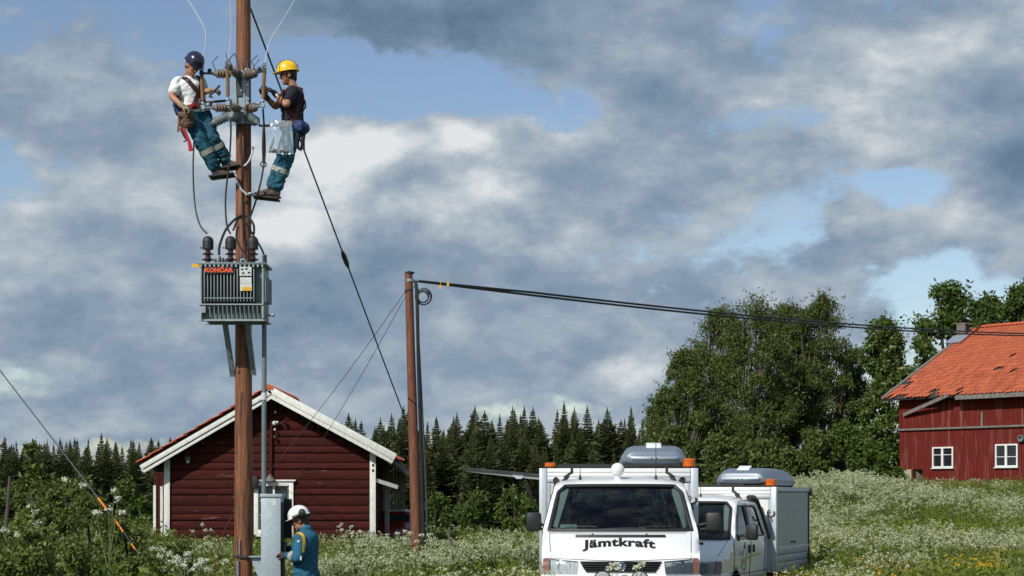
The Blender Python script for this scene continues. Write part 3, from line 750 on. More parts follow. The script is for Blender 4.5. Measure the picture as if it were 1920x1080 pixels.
for k, (o, s) in enumerate(((0, .38), (.05, .35))):
    wire('overhead_cable', [sagpt(i / 48, o, s) for i in range(49)], .023, M['cable'], ('lower' if k == 0 else 'upper') + ' black overhead cable of the pair running right from the slim pole', 'overhead cable', 'pair of overhead cables', n=8)
for (px, py) in ((825.5, 538), (840, 533)):
    c = P(px, py, FY + .5); mb = MB(); mb.box((c.x, c.y, c.z), (.042, .008, .07)); mb.tube([c + Vector((0, 0, .03)), c + Vector((.01, 0, .12))], .006, 5)
    thing1(mb, 'cable_tag', M['yellow'], 'yellow tag hanging from the cable ' + ('nearer the slim pole' if px < 830 else 'farther from the slim pole'), 'tag', 'yellow cable tags')
c = P(794, 557, FY - .05)
mb = MB()
for k in range(4): mb.torus(c + Vector((.012 * math.sin(k * 2), -.02 * k, .01 * math.cos(k * 3))), .15 - .018 * k, .013, (.25 * math.sin(k), 1, .15 * math.cos(k * 2)), 28)
thing1(mb, 'cable_coil', M['cable'], 'coil of black cable hung near the top of the slim pole', 'cable coil')
wire('down_cable', [P(779, 528, FY - .05), P(782, 560, FY - .1), P(785, 700, FY - .11), P(790, 860, FY - .12), P(795, 1040, FY - .13)], .034, M['cable'], 'thick black cable running down the right side of the slim pole', 'cable', sub=4, n=8)
wire('down_cable', [P(785, 640, FY - .05), P(792, 780, FY - .1), P(798, 900, FY - .12), P(802, 1040, FY - .13)], .02, M['steel_dark'], 'thinner dark conduit beside the cable at the foot of the slim pole', 'cable', sub=4)
wire('leaning_stake', [P(838, 994, 30), P(860, 1062, 29.6)], .025, M['bark'], 'thin dark stick leaning in the flowers right of the slim pole', 'stick')
# thin service wires to the shed
for (lab, a, b) in (('thin pale service wire to the shed window, lower end at its left', P(764, 541, FY), P(500, 888, 45.4)), ('thin pale service wire to the shed window, lower end at its right corner', P(764, 549, FY), P(554, 901, 45.4))):
    wire('service_wire', [a.lerp(b, i / 16) - Vector((0, 0, .12 * 4 * (i / 16) * (1 - i / 16))) for i in range(17)], .0065, M['cable_grey'], lab, 'wire', 'thin wires to the shed')
wire('stay_rope', [P(437, 968, 22.2), P(420, 995, 22.0), P(409, 1040, 21.9), P(404, 1085, 21.8)], .006, M['harness'], 'thin pinkish cord from the main pole into the grass', 'cord', sub=4)


# ------------------------------------------------------------------ dark red log shed
SY = 45.6
shed = empty('log_shed', P(505, 1015, SY), 'dark red log shed with white trim and tiled gable roof', 'shed')
def Q(x, y, dy=0.0): return P(x, y, SY) + Vector((0, dy, 0))
def qx(x): return (x - 960) * SY / F
def qz(y): return EYE + (HORIZ - y) * SY / F
def gable(x): return 745 + (.581 * (508 - x) if x < 508 else .538 * (x - 508))
WX0, WX1, WY0, WY1 = 473, 553, 901, 1008        # window opening in the wall
r_ = random.Random(3)


def log_mesh(xa, xb, za, zb):
    """rounded hewn log, uneven along its length; open at the back"""
    L = xb - xa; n = max(3, int(L / .55)); mb = MB(); h = zb - za; sd = r_.random() * 50; rings = []
    for i in range(n + 1):
        x = xa + L * i / n; w1 = .012 * noise.noise(Vector((x * 1.3, sd, 0))); w2 = .010 * noise.noise(Vector((x * 1.1, sd, 9)))
        rings.append([(x, SY + .02, za + .002), (x, SY - .036 + w2, za + .008 + w1 * .6), (x, SY - .056 + w2, za + h * .20), (x, SY - .058 + w1, za + h * .80), (x, SY - .042 + w1, zb - .006 + w2 * .6), (x, SY + .02, zb - .002)])
    mb.rings(rings); return mb


JIT = [(r_.random() - .5) * .3 for _ in range(22)]; rows = 19; y_bot = 1040; rh = (y_bot - 742) / rows
for k in range(rows):
    yb = y_bot - (k + JIT[k]) * rh; yt = y_bot - (k + 1 + JIT[k + 1]) * rh + .2
    xl, xr = 310, 700
    if gable(310) > yt: xl = max(xl, 508 - (yt - 745) / .581)
    if gable(700) > yt: xr = min(xr, 508 + (yt - 745) / .538)
    if xr - xl < 12: continue
    segs = [(xl, xr)] if (yt > WY1 or yb < WY0 + 4) else [(xl, WX0 + 2), (WX1 - 2, xr)]
    for (a, b) in segs:
        log_mesh(qx(a), qx(b), qz(yb), qz(yt)).build('log', M['log'], shed, smooth=50)
# dark inner wall behind the logs, side and back walls
SD = 5.0
mb = MB()
poly = [(qx(312), qz(1040)), (qx(698), qz(1040)), (qx(698), qz(gable(698))), (qx(508), qz(744)), (qx(312), qz(gable(312)))]
mb.prism(poly, lambda a, b: Vector((a, SY + SD - .1, b)), lambda a, b: Vector((a, SY + SD, b))); mb.build('back_wall', M['log'], shed)
hole = [(qx(WX0 + 3), qz(WY0 + 3)), (qx(WX1 - 3), qz(WY0 + 3)), (qx(WX1 - 3), qz(WY1 - 3)), (qx(WX0 + 3), qz(WY1 - 3))]
mb = MB()
for (xa, xb, ya, yb_) in ((312, WX0 + 3, 1040, 860), (WX1 - 3, 698, 1040, 860), (WX0 + 3, WX1 - 3, 1040, WY1 - 3), (WX0 + 3, WX1 - 3, WY0 + 3, 860)):
    mb.box(((qx(xa) + qx(xb)) / 2, SY + .035, (qz(ya) + qz(yb_)) / 2), (qx(xb) - qx(xa), .03, qz(yb_) - qz(ya)))
mb.prism([(qx(312), qz(860)), (qx(698), qz(860)), (qx(698), qz(852)), (qx(508), qz(748)), (qx(312), qz(862))], lambda a, b: Vector((a, SY + .02, b)), lambda a, b: Vector((a, SY + .05, b)))
mb.build('wall_core', M['interior'], shed)
for (x, nm) in ((312, 'side_wall'), (698, 'side_wall')):
    mb = MB(); zt_ = qz(gable(x)) - .02
    nlog = 12
    for k in range(nlog):
        z0_ = qz(1024) + (zt_ - qz(1024)) * k / nlog; z1_ = qz(1024) + (zt_ - qz(1024)) * (k + 1) / nlog
        mb.box((qx(x), SY + SD / 2 + .03, (z0_ + z1_) / 2), (.12, SD - .08, z1_ - z0_ - .012))
    mb.build(nm, M['log'], shed)
mb = MB(); mb.box(((qx(310) + qx(700)) / 2, SY + SD / 2, qz(1040)), (qx(700) - qx(310) - .1, SD - .2, .1)); mb.build('floor', M['interior'], shed)
# foundation stones
for k in range(9):
    xk = qx(316 + k * 47); mb = MB(); mb.ball((xk, SY + .02, qz(1046)), (.24, .16, .18), 9, 6); mb.build('foundation_stone', M['stone'], shed)
# corner boards
def board(xa, ya, xb, yb, wd, dy, m, name, parent=shed, th=.03, label=None):
    a, b = Q(xa, ya, dy), Q(xb, yb, dy); mb = MB(); mb.bar(a, b, wd, th, (0, 1, 0)); return mb.build(name, M[m], parent, bevel=.004, label=label)
board(314, 1022, 314.5, 861, .155, -.095, 'trim_white', 'corner_board')
board(699.5, 1030, 699.5, 850, .155, -.095, 'trim_white', 'corner_board')
for (yy, r) in ((872, .035), (882, .03), (1000, .05)):
    c = Q(700, yy, -.118); mb = MB()
    if yy == 1000: mb.torus(c, .038, .012, (0, 1, 0), 14)
    else: mb.box(c, (.05, .02, .06))
    mb.build('wall_hook', M['black'], shed)
# annex at the left, set back
AYo = 2.3
ax0, ax1 = (288 - 960) * (SY + AYo) / F, qx(311)
azt, azb = EYE + (HORIZ - 872) * (SY + AYo) / F, EYE + (HORIZ - 1040) * (SY + AYo) / F
mb = MB(); n = 5
for k in range(n):
    mb.box((ax0 + (ax1 - ax0) * (k + .5) / n, SY + AYo, (azt + azb) / 2), ((ax1 - ax0) / n - .012, .05, azt - azb))
mb.box(((ax0 + ax1) / 2, SY + AYo + 2, (azt + azb) / 2), (ax1 - ax0 - .02, 3.9, azt - azb)); mb.build('annex_wall', M['log'], shed)
for xx, yt_ in ((290, 910), (303, 912)):
    a = P(xx, 1015, SY + AYo - .05); b = P(xx, yt_, SY + AYo - .05); mb = MB(); mb.bar(a, b, .075, .04, (0, 1, 0)); mb.build('annex_trim', M['trim_white'], shed)
# roof
RF, RB = -.52, SD + .4              # overhangs, measured from the front wall
apx = Vector((qx(508), 0, qz(733)))
lft = Vector((qx(270), 0, qz(733 + .581 * 238))); rgt = Vector((qx(733), 0, qz(733 + .538 * 225)))
for (e_, nm) in ((lft, 'roof_slope'), (rgt, 'roof_slope')):
    mb = MB(); nv = Vector((-(e_ - apx).z, 0, (e_ - apx).x)).normalized()
    if nv.z < 0: nv = -nv
    lo_ = -.10; q_ = [apx, e_, e_ + nv * lo_, apx + nv * lo_]
    mb.rings([[Vector((p.x, SY + RF + .03, p.z)) for p in q_], [Vector((p.x, SY + RB, p.z)) for p in q_]]); mb.build(nm, M['underlay'], shed)


def tile_mesh(name, wdt=.235, ln=.44, amp=.036, th=.034):
    """curved roof tile: x across, y up the slope, z out"""
    prof = [(-.5, .0), (-.3, -.55), (-.05, -.2), (.15, .75), (.33, 1.0), (.5, .25)]
    mb = MB(); v = []
    for yv, lift in ((0, th), (ln, 0)):
        v += [(x * wdt, yv, z * amp + lift) for x, z in prof]
    n = len(prof); v += [(x * wdt, 0, z * amp + th - .022) for x, z in prof]
    f = [(i, i + 1, n + i + 1, n + i) for i in range(n - 1)] + [(2 * n + i, 2 * n + i + 1, i + 1, i) for i in range(n - 1)]
    mb.add(v, f); return mb.mesh(name, None, 60)


TILE = tile_mesh('tile')
def place_tiles(spots, parent, m, part_fn, rnd, name='tile'):
    """spots: (origin, x dir, slope dir, i, j)"""
    off = root_loc(parent); me_v, me_f = [], []
    if not TILE.materials: TILE.materials.append(m)
    base_v = [v.co.copy() for v in TILE.vertices]; base_f = [tuple(p.vertices) for p in TILE.polygons]
    cnt = 0
    for (o, xd, sd, i, j) in spots:
        nd_ = xd.cross(sd)
        ja, jb, jc = rnd.gauss(0, .012), rnd.gauss(0, .010), rnd.gauss(0, .006)
        if j == 0: ja *= 2.2; jb *= 2.5
        x2 = (xd + sd * ja).normalized(); s2 = (sd - xd * ja + nd_ * jc).normalized(); n2 = x2.cross(s2)
        o2 = o + sd * jb
        mt = Matrix((x2, s2, n2)).transposed()
        if part_fn(i, j):
            t_ = bpy.data.objects.new(name, TILE); COL.objects.link(t_); t_.parent = parent
            t_.matrix_local = Matrix.Translation(o2 - off) @ mt.to_4x4(); cnt += 1
        else:
            n0 = len(me_v); me_v += [tuple(mt @ v + o2) for v in base_v]; me_f += [tuple(k + n0 for k in f) for f in base_f]
    if me_v:
        mb = MB(); mb.v, mb.f = me_v, me_f; mb.build('tile_field', M['tile_field'], parent, kind='stuff', smooth=60)
    return cnt


for e_, side in ((lft, -1), (rgt, 1)):
    sl = (apx - e_); L = sl.length; sd = sl.normalized(); xd = Vector((0, 1 * side * -1, 0)) if side > 0 else Vector((0, -1, 0))
    xd = Vector((0, -1, 0)) if side < 0 else Vector((0, 1, 0))
    nv = xd.cross(sd)
    spots = []; nr = int(L / .35); nc = int((RB - RF) / .235)
    for j in range(nr):
        for i in range(nc):
            o = Vector((e_.x, SY + RF + .11 + i * .235, e_.z)) + sd * (j * L / nr - .03) + nv * (.055 if side < 0 else -.045) + Vector((0, .12 if side > 0 else 0, 0))
            spots.append((o, xd, sd, i, j))
    if side < 0: place_tiles(spots, shed, M['tile'], lambda i, j: i == 0, random.Random(5))
    else: place_tiles(spots, shed, M['tile'], lambda i, j: i == 0, random.Random(6))
for k in range(14):                 # ridge tiles
    mb = MB(); y0_ = SY + RF - .05 + k * .4
    mb.rings([[Vector((apx.x + .15 * (1 - .1 * e) * math.cos(a), y0_ + .42 * e, apx.z + .0 + (.14 - .015 * e) * math.sin(a))) for a in (math.pi * q / 8 for q in range(9))] for e in (0, 1)], closed=True)
    mb.build('ridge_tile', M['tile_old'], shed)
# bargeboards: two boards a side, dark gap between
for (e_, sl) in ((lft, -1), (rgt, 1)):
    d = (e_ - apx).normalized(); nv = Vector((-d.z, 0, d.x)); nv = nv if nv.z > 0 else -nv
    for (lo, hi, dy, nm) in (((-.030, -.145, -.02, 'bargeboard'), (-.165, -.250, .012, 'bargeboard')) if sl < 0 else ((.115, -.065, -.02, 'bargeboard'), (-.071, -.170, .004, 'bargeboard'))):
        m_ = (lo + hi) / 2; st = apx + nv * m_; en = e_ + nv * m_ + d * (.02 if sl < 0 else .16)
        st = st + d * (m_ * -.55 if sl < 0 else -m_ * .55) * -1
        a = Vector((st.x, SY + RF + dy, st.z)); b = Vector((en.x, SY + RF + dy, en.z))
        mb = MB(); mb.bar(a, b, hi - lo if hi > lo else lo - hi, .035, (0, 1, 0)); mb.build(nm, M['trim_white'], shed, bevel=.005)
mb = MB(); mb.box((lft.x + .12, SY + RF + 2.8, lft.z - .12), (.2, 5.4, .12)); mb.build('eave_box', M['trim_white'], shed)
for (px, py) in ((510, 752), (420, 806), (604, 800), (356, 850)):
    c = Q(px, py, -.22); mb = MB(); mb.tube([c + Vector((0, .2, 0)), c + Vector((0, -.12, 0))], .085, 10); mb.build('purlin_end', M['log'], shed)
# lamp and service mast
c = Q(354, 856, -.12); mb = MB(); mb.box(c, (.12, .1, .24)); mb.build('wall_lamp', M['grey_wood'], shed); mb = MB(); mb.ball(c + Vector((0, -.01, -.14)), (.05, .05, .05), 10, 6); mb.build('lamp_bulb', M['plate_white'], shed)
mb = MB(); mb.tube([Q(511, 780, -.12), Q(509, 888, -.12)], .026, 8); mb.build('service_mast', M['log'], shed)
mb = MB(); mb.lathe([(.15, -.02), (.15, .0), (.12, .05), (.05, .11), (.04, .16)], Q(508, 901, -.16), n=14); mb.build('mast_foot', M['grey_wood'], shed)
for (px, py, m, s) in ((518, 773, 'plate_white', .035), (516, 794, 'plate_white', .055), (522, 793, 'steel', .05), (517, 806, 'plate_white', .03), (535, 792, 'log', .05), (509, 780, 'log', .05), (517, 820, 'steel_dark', .045)):
    c = Q(px, py, -.17); mb = MB(); mb.ball(c, (s, s, s * 1.2), 10, 6); mb.bar(c, c + Vector((0, .14, 0)), .02, .02); mb.build('wire_insulator', M[m], shed)
c = Q(478, 905, -.16); mb = MB(); mb.box(c, (.2, .16, .32)); mb.build('meter_box', M['black'], shed, bevel=.02)
# window
wn = MB()
wx0, wx1, wz0, wz1 = qx(477), qx(551), qz(1006), qz(903)
fw = .115
wn.bar((wx0 + fw / 2, SY - .085, wz0), (wx0 + fw / 2, SY - .085, wz1), fw, .04, (0, 1, 0)); wn.bar((wx1 - fw / 2, SY - .085, wz0), (wx1 - fw / 2, SY - .085, wz1), fw, .04, (0, 1, 0))
wn.bar((wx0 + fw, SY - .086, wz1 - fw / 2), (wx1 - fw, SY - .086, wz1 - fw / 2), fw, .04, (0, 1, 0)); wn.bar((wx0 + fw, SY - .088, wz0 + .09), (wx1 - fw, SY - .088, wz0 + .09), .18, .05, (0, 1, 0))
wn = wn.build('window', M['frame_white'], shed, bevel=.004)
mb = MB(); mb.box(((wx0 + wx1) / 2, SY - .1, wz1 + .03), (wx1 - wx0 + .12, .1, .04)); mb.build('window_head', M['frame_white'], wn)
ix0, ix1, iz0, iz1 = wx0 + fw, wx1 - fw, wz0 + .18, wz1 - fw
for i in range(2):
    for j in range(3):
        xa, xb = ix0 + (ix1 - ix0) * i / 2, ix0 + (ix1 - ix0) * (i + 1) / 2; za, zb_ = iz0 + (iz1 - iz0) * j / 3, iz0 + (iz1 - iz0) * (j + 1) / 3
        mb = MB(); mb.box(((xa + xb) / 2, SY - .03, (za + zb_) / 2), (xb - xa - .03, .008, zb_ - za - .02)); mb.build('pane', M['pane_dark'], wn)
mb = MB(); mb.bar(((ix0 + ix1) / 2, SY - .045, iz0), ((ix0 + ix1) / 2, SY - .045, iz1), .05, .03, (0, 1, 0)); mb.build('mullion', M['frame_white'], wn)
for x in (ix0 + .025, ix1 - .025):
    mb = MB(); mb.bar((x, SY - .05, iz0), (x, SY - .05, iz1), .035, .03, (0, 1, 0)); mb.build('sash', M['grey_wood'], wn)
for j in (1, 2):
    z = iz0 + (iz1 - iz0) * j / 3; mb = MB(); mb.bar((ix0, SY - .048, z), (ix1, SY - .048, z), .022, .022, (0, 1, 0)); mb.build('glazing_bar', M['frame_white'], wn)
# lean-to at the right
lx0, lx1, lx2 = qx(702), qx(748), qx(757)
mb = MB(); a, b = Vector((lx0, 0, qz(846))), Vector((lx2 + .05, 0, qz(894)))
d = (b - a).normalized(); nv = Vector((-d.z, 0, d.x))
mb.rings([[Vector((p.x, SY + y, p.z)) for p in (a, b, b + nv * .07, a + nv * .07)] for y in (.55, SD)]); mb.build('lean_to_roof', M['underlay'], shed)
mb = MB(); n = 8
for k in range(n):
    xk = lx0 + (lx1 - lx0) * (k + .5) / n; za_ = qz(856 + (xk - lx0) / (lx1 - lx0) * 32) ; mb.box((xk, SY + 2.6 + .02 * (k % 2), (za_ + qz(1020)) / 2), ((lx1 - lx0) / n - .02, .03, za_ - qz(1020)))
mb.build('lean_to_boards', M['grey_wood'], shed, kind='stuff')
mb = MB(); mb.bar(Q(704, 900, .0), Q(743, 913, .3), .1, .12, (0, 1, 0)); mb.build('lean_to_beam', M['trim_white'], shed)
mb = MB(); mb.bar((lx0 + .3, SY + .5, qz(1030)), (lx0 + .3, SY + .5, qz(905)), .12, .12, (0, 1, 0)); mb.build('lean_to_post', M['grey_wood'], shed)
# small dark red car in the lean-to
kx, ky, kz = qx(728), SY + 1.9, gz(qx(728), SY + 1.9)
car = empty('parked_car', (kx, ky, kz), 'dark red car half hidden in the lean-to of the shed', 'car')
prof = [(-.6, .25), (-.62, .6), (-.5, .82), (-.2, .9), (.15, 1.25), (1.4, 1.28), (2.0, .95), (2.6, .85), (2.7, .3)]
mb = MB(); mb.prism(prof, lambda a, b: Vector((kx - .55, ky + a, kz + b)), lambda a, b: Vector((kx + .55, ky + a, kz + b))); mb.build('body', M['car_red'], car, bevel=.06)
mb = MB(); mb.box((kx, ky - .03, kz + 1.06), (.9, .03, .26), Matrix.Rotation(R(-45), 3, 'X')); mb.build('rear_window', M['pane_dark'], car)
for s in (-.4, .4):
    mb = MB(); mb.box((kx + s, ky - .615, kz + .66), (.2, .04, .12)); mb.build('tail_light', M['red_letter'], car, bevel=.01)
    for yy in (0, 2.0):
        mb = MB(); mb.lathe([(.14, -.08), (.28, -.08), (.29, 0), (.28, .08), (.14, .08)], (kx + s * 1.2, ky + yy, kz + .28), (1, 0, 0), n=18); mb.build('wheel', M['tyre'], car)

# ------------------------------------------------------------------ red barn on the right
BX, BY = 19.07, 85.0
bw = Vector((math.cos(R(50)), -math.sin(R(50)), 0)); bn = Vector((-math.sin(R(50)), -math.cos(R(50)), 0))
def bt(px, d=0.0):
    q = (px - 960) / F; o = Vector((BX, BY, 0)) - bn * d
    return (q * o.y - o.x) / (bw.x - q * bw.y)
def B(t, d, z): return Vector((BX, BY, 0)) + bw * t - bn * d + Vector((0, 0, z))
def bz(px, py, d=0.0):
    p = B(bt(px, d), d, 0); return EYE + (HORIZ - py) * p.y / F
ZB, ZE = 1.85, 6.45
barn = empty('barn', B(0, 0, ZB), 'bright red boarded barn with orange tiled roof on the slope', 'barn')
TL, DP = 13.0, 13.4
zl_ = bz(1690, 806)
h1 = (bt(1713.5), bt(1731), bz(1720, 913), bz(1720, 880))    # hatch opening
win = [(bt(1749), bt(1788), bz(1768, 877), bz(1768, 838)), (bt(1867), bt(1909), bz(1888, 875.5), bz(1888, 832.5))]
holes = [h1] + win


def boards(t0, t1, z0, z1, dd, wdt, name, rnd):
    mb = MB(); n = int((t1 - t0) / wdt)
    for k in range(n):
        a = t0 + (t1 - t0) * k / n; b = t0 + (t1 - t0) * (k + 1) / n; c = (a + b) / 2
        cuts = [(z0, z1)]
        for (ha, hb, za, zb_) in holes:
            if ha < c < hb:
                cuts = [s for (u, v) in cuts for s in ((u, min(v, za)), (max(u, zb_), v)) if s[1] - s[0] > .01]
        o = rnd.random() * .012
        for (u, v) in cuts:
            p, q = B(a + .006, dd - o, u - rnd.random() * .03 * (u == z0)), B(b - .006, dd - o, v)
            r = [B(a + .006, dd - o, 0), B(b - .006, dd - o, 0), B(b - .006, dd + .03, 0), B(a + .006, dd + .03, 0)]
            mb.rings([[Vector((x.x, x.y, u)) for x in r], [Vector((x.x, x.y, v)) for x in r]])
    return mb.build(name, M['plank_red'], barn, smooth=0, kind='stuff')


boards(0, TL, ZB, zl_, 0, .135, 'lower_cladding', random.Random(1))
boards(0, TL, zl_ + .02, ZE, -.05, .135, 'upper_cladding', random.Random(2))
# cover strips over some joints
for k in range(int(TL / .27)):
    t_ = .27 * k + .135
    if any(a - .04 < t_ < b + .04 for (a, b, _, _) in holes): continue
    if t_ < 8.5:
        mb = MB(); mb.bar(B(t_, -.018, ZB + .02), B(t_, -.018, zl_ - .05), .045, .02, bn); mb.build('cover_strip', M['plank_red'], barn)
mb = MB(); mb.bar(B(-.02, -.09, zl_), B(TL, -.09, zl_), .06, .09, (0, 0, 1)); mb.build('ledge', M['grey_wood'], barn)
for (px, ya, yb) in ((1843, 772, 802), (1691, 775, 802)):
    mb = MB(); t_ = bt(px); mb.bar(B(t_, -.08, bz(px, ya)), B(t_, -.08, bz(px, yb)), .1, .03, bn); mb.build('wall_batten', M['grey_wood'] if px > 1700 else M['plank_red'], barn)
# inner dark core walls
mb = MB(); r = [B(.03, .06, 0), B(TL, .06, 0), B(TL, DP, 0), B(.03, DP, 0)]
ri = [B(.13, .9, 0), B(TL - .1, .9, 0), B(TL - .1, DP - .1, 0), B(.13, DP - .1, 0)]
def seg(t0, t1, z0, z1, nm='wall_core'):
    q = [B(t0, .05, 0), B(t1, .05, 0), B(t1, .09, 0), B(t0, .09, 0)]
    mb.rings([[Vector((x.x, x.y, z0)) for x in q], [Vector((x.x, x.y, z1)) for x in q]])
ts = sorted([(a, b, c, d) for a, b, c, d in holes]); cur = .03
for (a, b, c, d) in ts:
    seg(cur, a, ZB, ZE); seg(a, b, ZB - .3, c); seg(a, b, d, ZE); cur = b
seg(cur, TL, ZB, ZE)
mb.build('wall_core', M['interior'], barn)
mb = MB()
for (t_, dd) in ((0, 0), (TL, 0)):
    q = [B(t_, .1, 0), B(t_, DP, 0), B(t_ + .08, DP, 0), B(t_ + .08, .1, 0)]
    mb.rings([[Vector((x.x, x.y, ZB - .6)) for x in q], [Vector((x.x, x.y, ZE)) for x in q]])
    g = [(0.1, ZE), (DP, ZE), (DP / 2, ZE + 3.9)]
    mb.prism(g, lambda a, b: B(t_, a, b), lambda a, b: B(t_ + .08, a, b))
q = [B(0, DP - .1, 0), B(TL, DP - .1, 0), B(TL, DP, 0), B(0, DP, 0)]
mb.rings([[Vector((x.x, x.y, ZB - .6)) for x in q], [Vector((x.x, x.y, ZE)) for x in q]])
mb.build('gable_walls', M['plank_red'], barn)
q = [B(.2, 1.6, 0), B(TL - .2, 1.6, 0), B(TL - .2, 1.7, 0), B(.2, 1.7, 0)]
mb = MB(); mb.rings([[Vector((x.x, x.y, ZB)) for x in q], [Vector((x.x, x.y, ZE)) for x in q]]); mb.build('inner_partition', M['interior'], barn)
for k in range(22):
    t_ = -.05 + k * .6; rr = random.Random(k); c = B(t_ + .3, .03, ZB - .14); mb = MB(); mb.box(c, (.55, .3, .26 + .06 * rr.random()), Matrix.Rotation(R(-50), 3, 'Z')); mb.build('foundation_stone', M['stone'], barn, bevel=.05)
# roof
EO = -.62
RL0 = -.55
er = B(0, EO, 0); ze = EYE + (HORIZ - 748) * (B(RL0, EO, 0).y) / F
zr = 10.2; DR = DP / 2 + .1
xd = bw.copy(); e0 = B(RL0, EO, ze); r0 = B(RL0, DR, zr)
sl = r0 - e0; SL = sl.length; sd = sl.normalized(); nv = xd.cross(sd)
mb = MB(); q = [e0, B(TL + .4, EO, ze), B(TL + .4, DR, zr), r0]; mb.rings([[p - nv * .03 for p in q], [p - nv * .12 for p in q]]); mb.build('roof_boarding', M['underlay'], barn)
bk = B(RL0, DP - EO, ze); q = [r0, B(TL + .4, DR, zr), B(TL + .4, DP - EO, ze), bk]; mb = MB(); mb.rings([[p - Vector((0, 0, .03)) for p in q], [p - Vector((0, 0, .14)) for p in q]]); mb.build('roof_boarding', M['underlay'], barn)
nr = 22; ex = SL / nr; nc = int((TL + .9) / .225)
missing = set()
def near_px(p, lst):
    x = 960 + p.x * F / p.y; y = HORIZ - (p.z - EYE) * F / p.y
    return any(abs(x - a) < sx and abs(y - b) < sy for (a, b, sx, sy) in lst)
GAPS = [(1697, 722, 5, 3), (1705, 716, 4, 3), (1872, 692, 8, 3.2), (1880, 688, 4, 3), (1900, 668, 5, 3), (1897, 695, 5, 3), (1666, 744, 4, 5), (1685, 744, 8, 6), (1752, 738, 5, 5), (1797, 735, 4, 4), (1700, 745, 3, 4)]
spots = []; rr = random.Random(9)
for j in range(nr):
    for i in range(nc):
        o = e0 + xd * (.12 + i * .225) + sd * (j * ex - .04) + nv * .02
        if near_px(o + sd * .2, GAPS): continue
        spots.append((o, xd, sd, i, j))
np_ = place_tiles(spots, barn, M['tile'], lambda i, j: i < 34 and j < 9, rr)
mb = MB()
for k in range(34):
    a = r0 + xd * (k * .4 + .5); mb.rings([[a + xd * (.42 * e) + bn * (.15 * math.cos(th)) + Vector((0, 0, .03 + (.13 - .01 * e) * math.sin(th))) for th in (math.pi * q / 6 for q in range(7))] for e in (0, 1)])
mb.build('ridge_tiles', M['tile_old'], barn, kind='stuff')
mb = MB(); mb.bar(e0 - xd * .02 + nv * .03, r0 - xd * .02 + nv * .03, .16, .1, nv); mb.build('verge_board', M['grey_wood'], barn)
mb = MB(); t_ = bt(1792, EO); mb.bar(B(t_, EO - .04, ze - .12), B(TL + .4, EO - .04, ze - .12), .04, .2, (0, 0, 1)); mb.build('eave_board', M['grey_wood'], barn)
mb = MB(); a, b = B(bt(1694, -.15), -.15, bz(1694, 778, -.15)), B(bt(1777, EO - .1), EO - .1, bz(1777, 741, EO - .1)); mb.bar(a, b, .06, .17, (0, 0, 1)); mb.build('hanging_board', M['grey_wood'], barn, label='loose grey board hanging from the eave')
# chimney
cd_ = DR - .75; ct_ = bt(1807, cd_); cz_ = zr - .75 * (zr - ze) / (DR - EO)
chim = MB(); cyaw = Matrix.Rotation(R(-50), 3, 'Z')
rows_ = 8; bh = .13
chim.box(B(ct_, cd_, cz_ - .12), (.40, .40, 1.30), cyaw); chim = chim.build('chimney', M['underlay'], barn)
for k in range(rows_):
    for s in range(2):
        off = .14 if k % 2 else -.14
        mb = MB(); c = B(ct_, cd_, cz_ - .40 + k * bh * 1.0)
        x_ = bw * ((-.125 if s == 0 else .125)); mb.box(c + x_ - bn * -.0 + bn * .20, (.25, .12, bh), cyaw); mb.box(c - bw * .20 + bn * (-.125 if s == 0 else .125), (.10, .25, bh), cyaw)
        mb.build('brick', M['brick'], chim)
mb = MB(); mb.box(B(ct_, cd_, cz_ + .60), (.54, .54, .08), cyaw); mb.build('chimney_cap', M['brick'], chim)
mb = MB(); c0 = B(ct_ - .42, cd_ - 1.0, cz_ - 1.0 * (zr - ze) / (DR - EO)) + nv * .09
mb.rings([[c0, c0 + xd * .95, c0 + xd * .95 + sd * .95, c0 + sd * .95], [p + nv * .03 for p in (c0, c0 + xd * .95, c0 + xd * .95 + sd * .95, c0 + sd * .95)]]); mb.build('flashing', M['zinc'], barn)
# windows
for wi, (ta, tb, za, zb_) in enumerate(win):
    f = .07; mb = MB()
    for (p, q) in (((ta + f / 2, za), (ta + f / 2, zb_)), ((tb - f / 2, za), (tb - f / 2, zb_))): mb.bar(B(p[0], -.03, p[1]), B(q[0], -.03, q[1]), f, .06, bn)
    for z in (za + f / 2, zb_ - f / 2): mb.bar(B(ta + f, -.031, z), B(tb - f, -.031, z), .06, f, (0, 0, 1))
    wd_ = mb.build('window', M['frame_white'], barn)
    mb = MB(); tm = (ta + tb) / 2 - .02; mb.bar(B(tm, -.034, za + f), B(tm, -.034, zb_ - f), .11, .06, bn); mb.build('mullion', M['frame_white'], wd_)
    zc = (za + zb_) / 2 + (.12 if wi == 0 else -.06)
    for (a, b) in ((ta + f, tm - .055), (tm + .055, tb - f)):
        mb = MB(); mb.bar(B(a, -.02, zc), B(b, -.02, zc), .03, .03, (0, 0, 1)); mb.build('glazing_bar', M['frame_white'], wd_)
        for (u, v) in ((za + f, zc), (zc, zb_ - f)):
            mb = MB(); mb.bar(B(a, .02, (u + v) / 2), B(b, .02, (u + v) / 2), .008, v - u - .01, (0, 0, 1)); mb.build('pane', M['pane_dark'], wd_)
    if wi == 0:
        mb = MB(); mb.bar(B(tm + .06, .07, (za + zb_) / 2 - .1), B(tb - f, .07, (za + zb_) / 2 - .1), .01, (zb_ - za) * .6, (0, 0, 1)); mb.build('curtain', M['curtain'], wd_)
    mb = MB(); mb.bar(B(ta - .04, -.06, za - .03), B(tb + .04, -.06, za - .03), .12, .04, (0, 0, 1)); mb.build('sill', M['frame_white'], wd_)
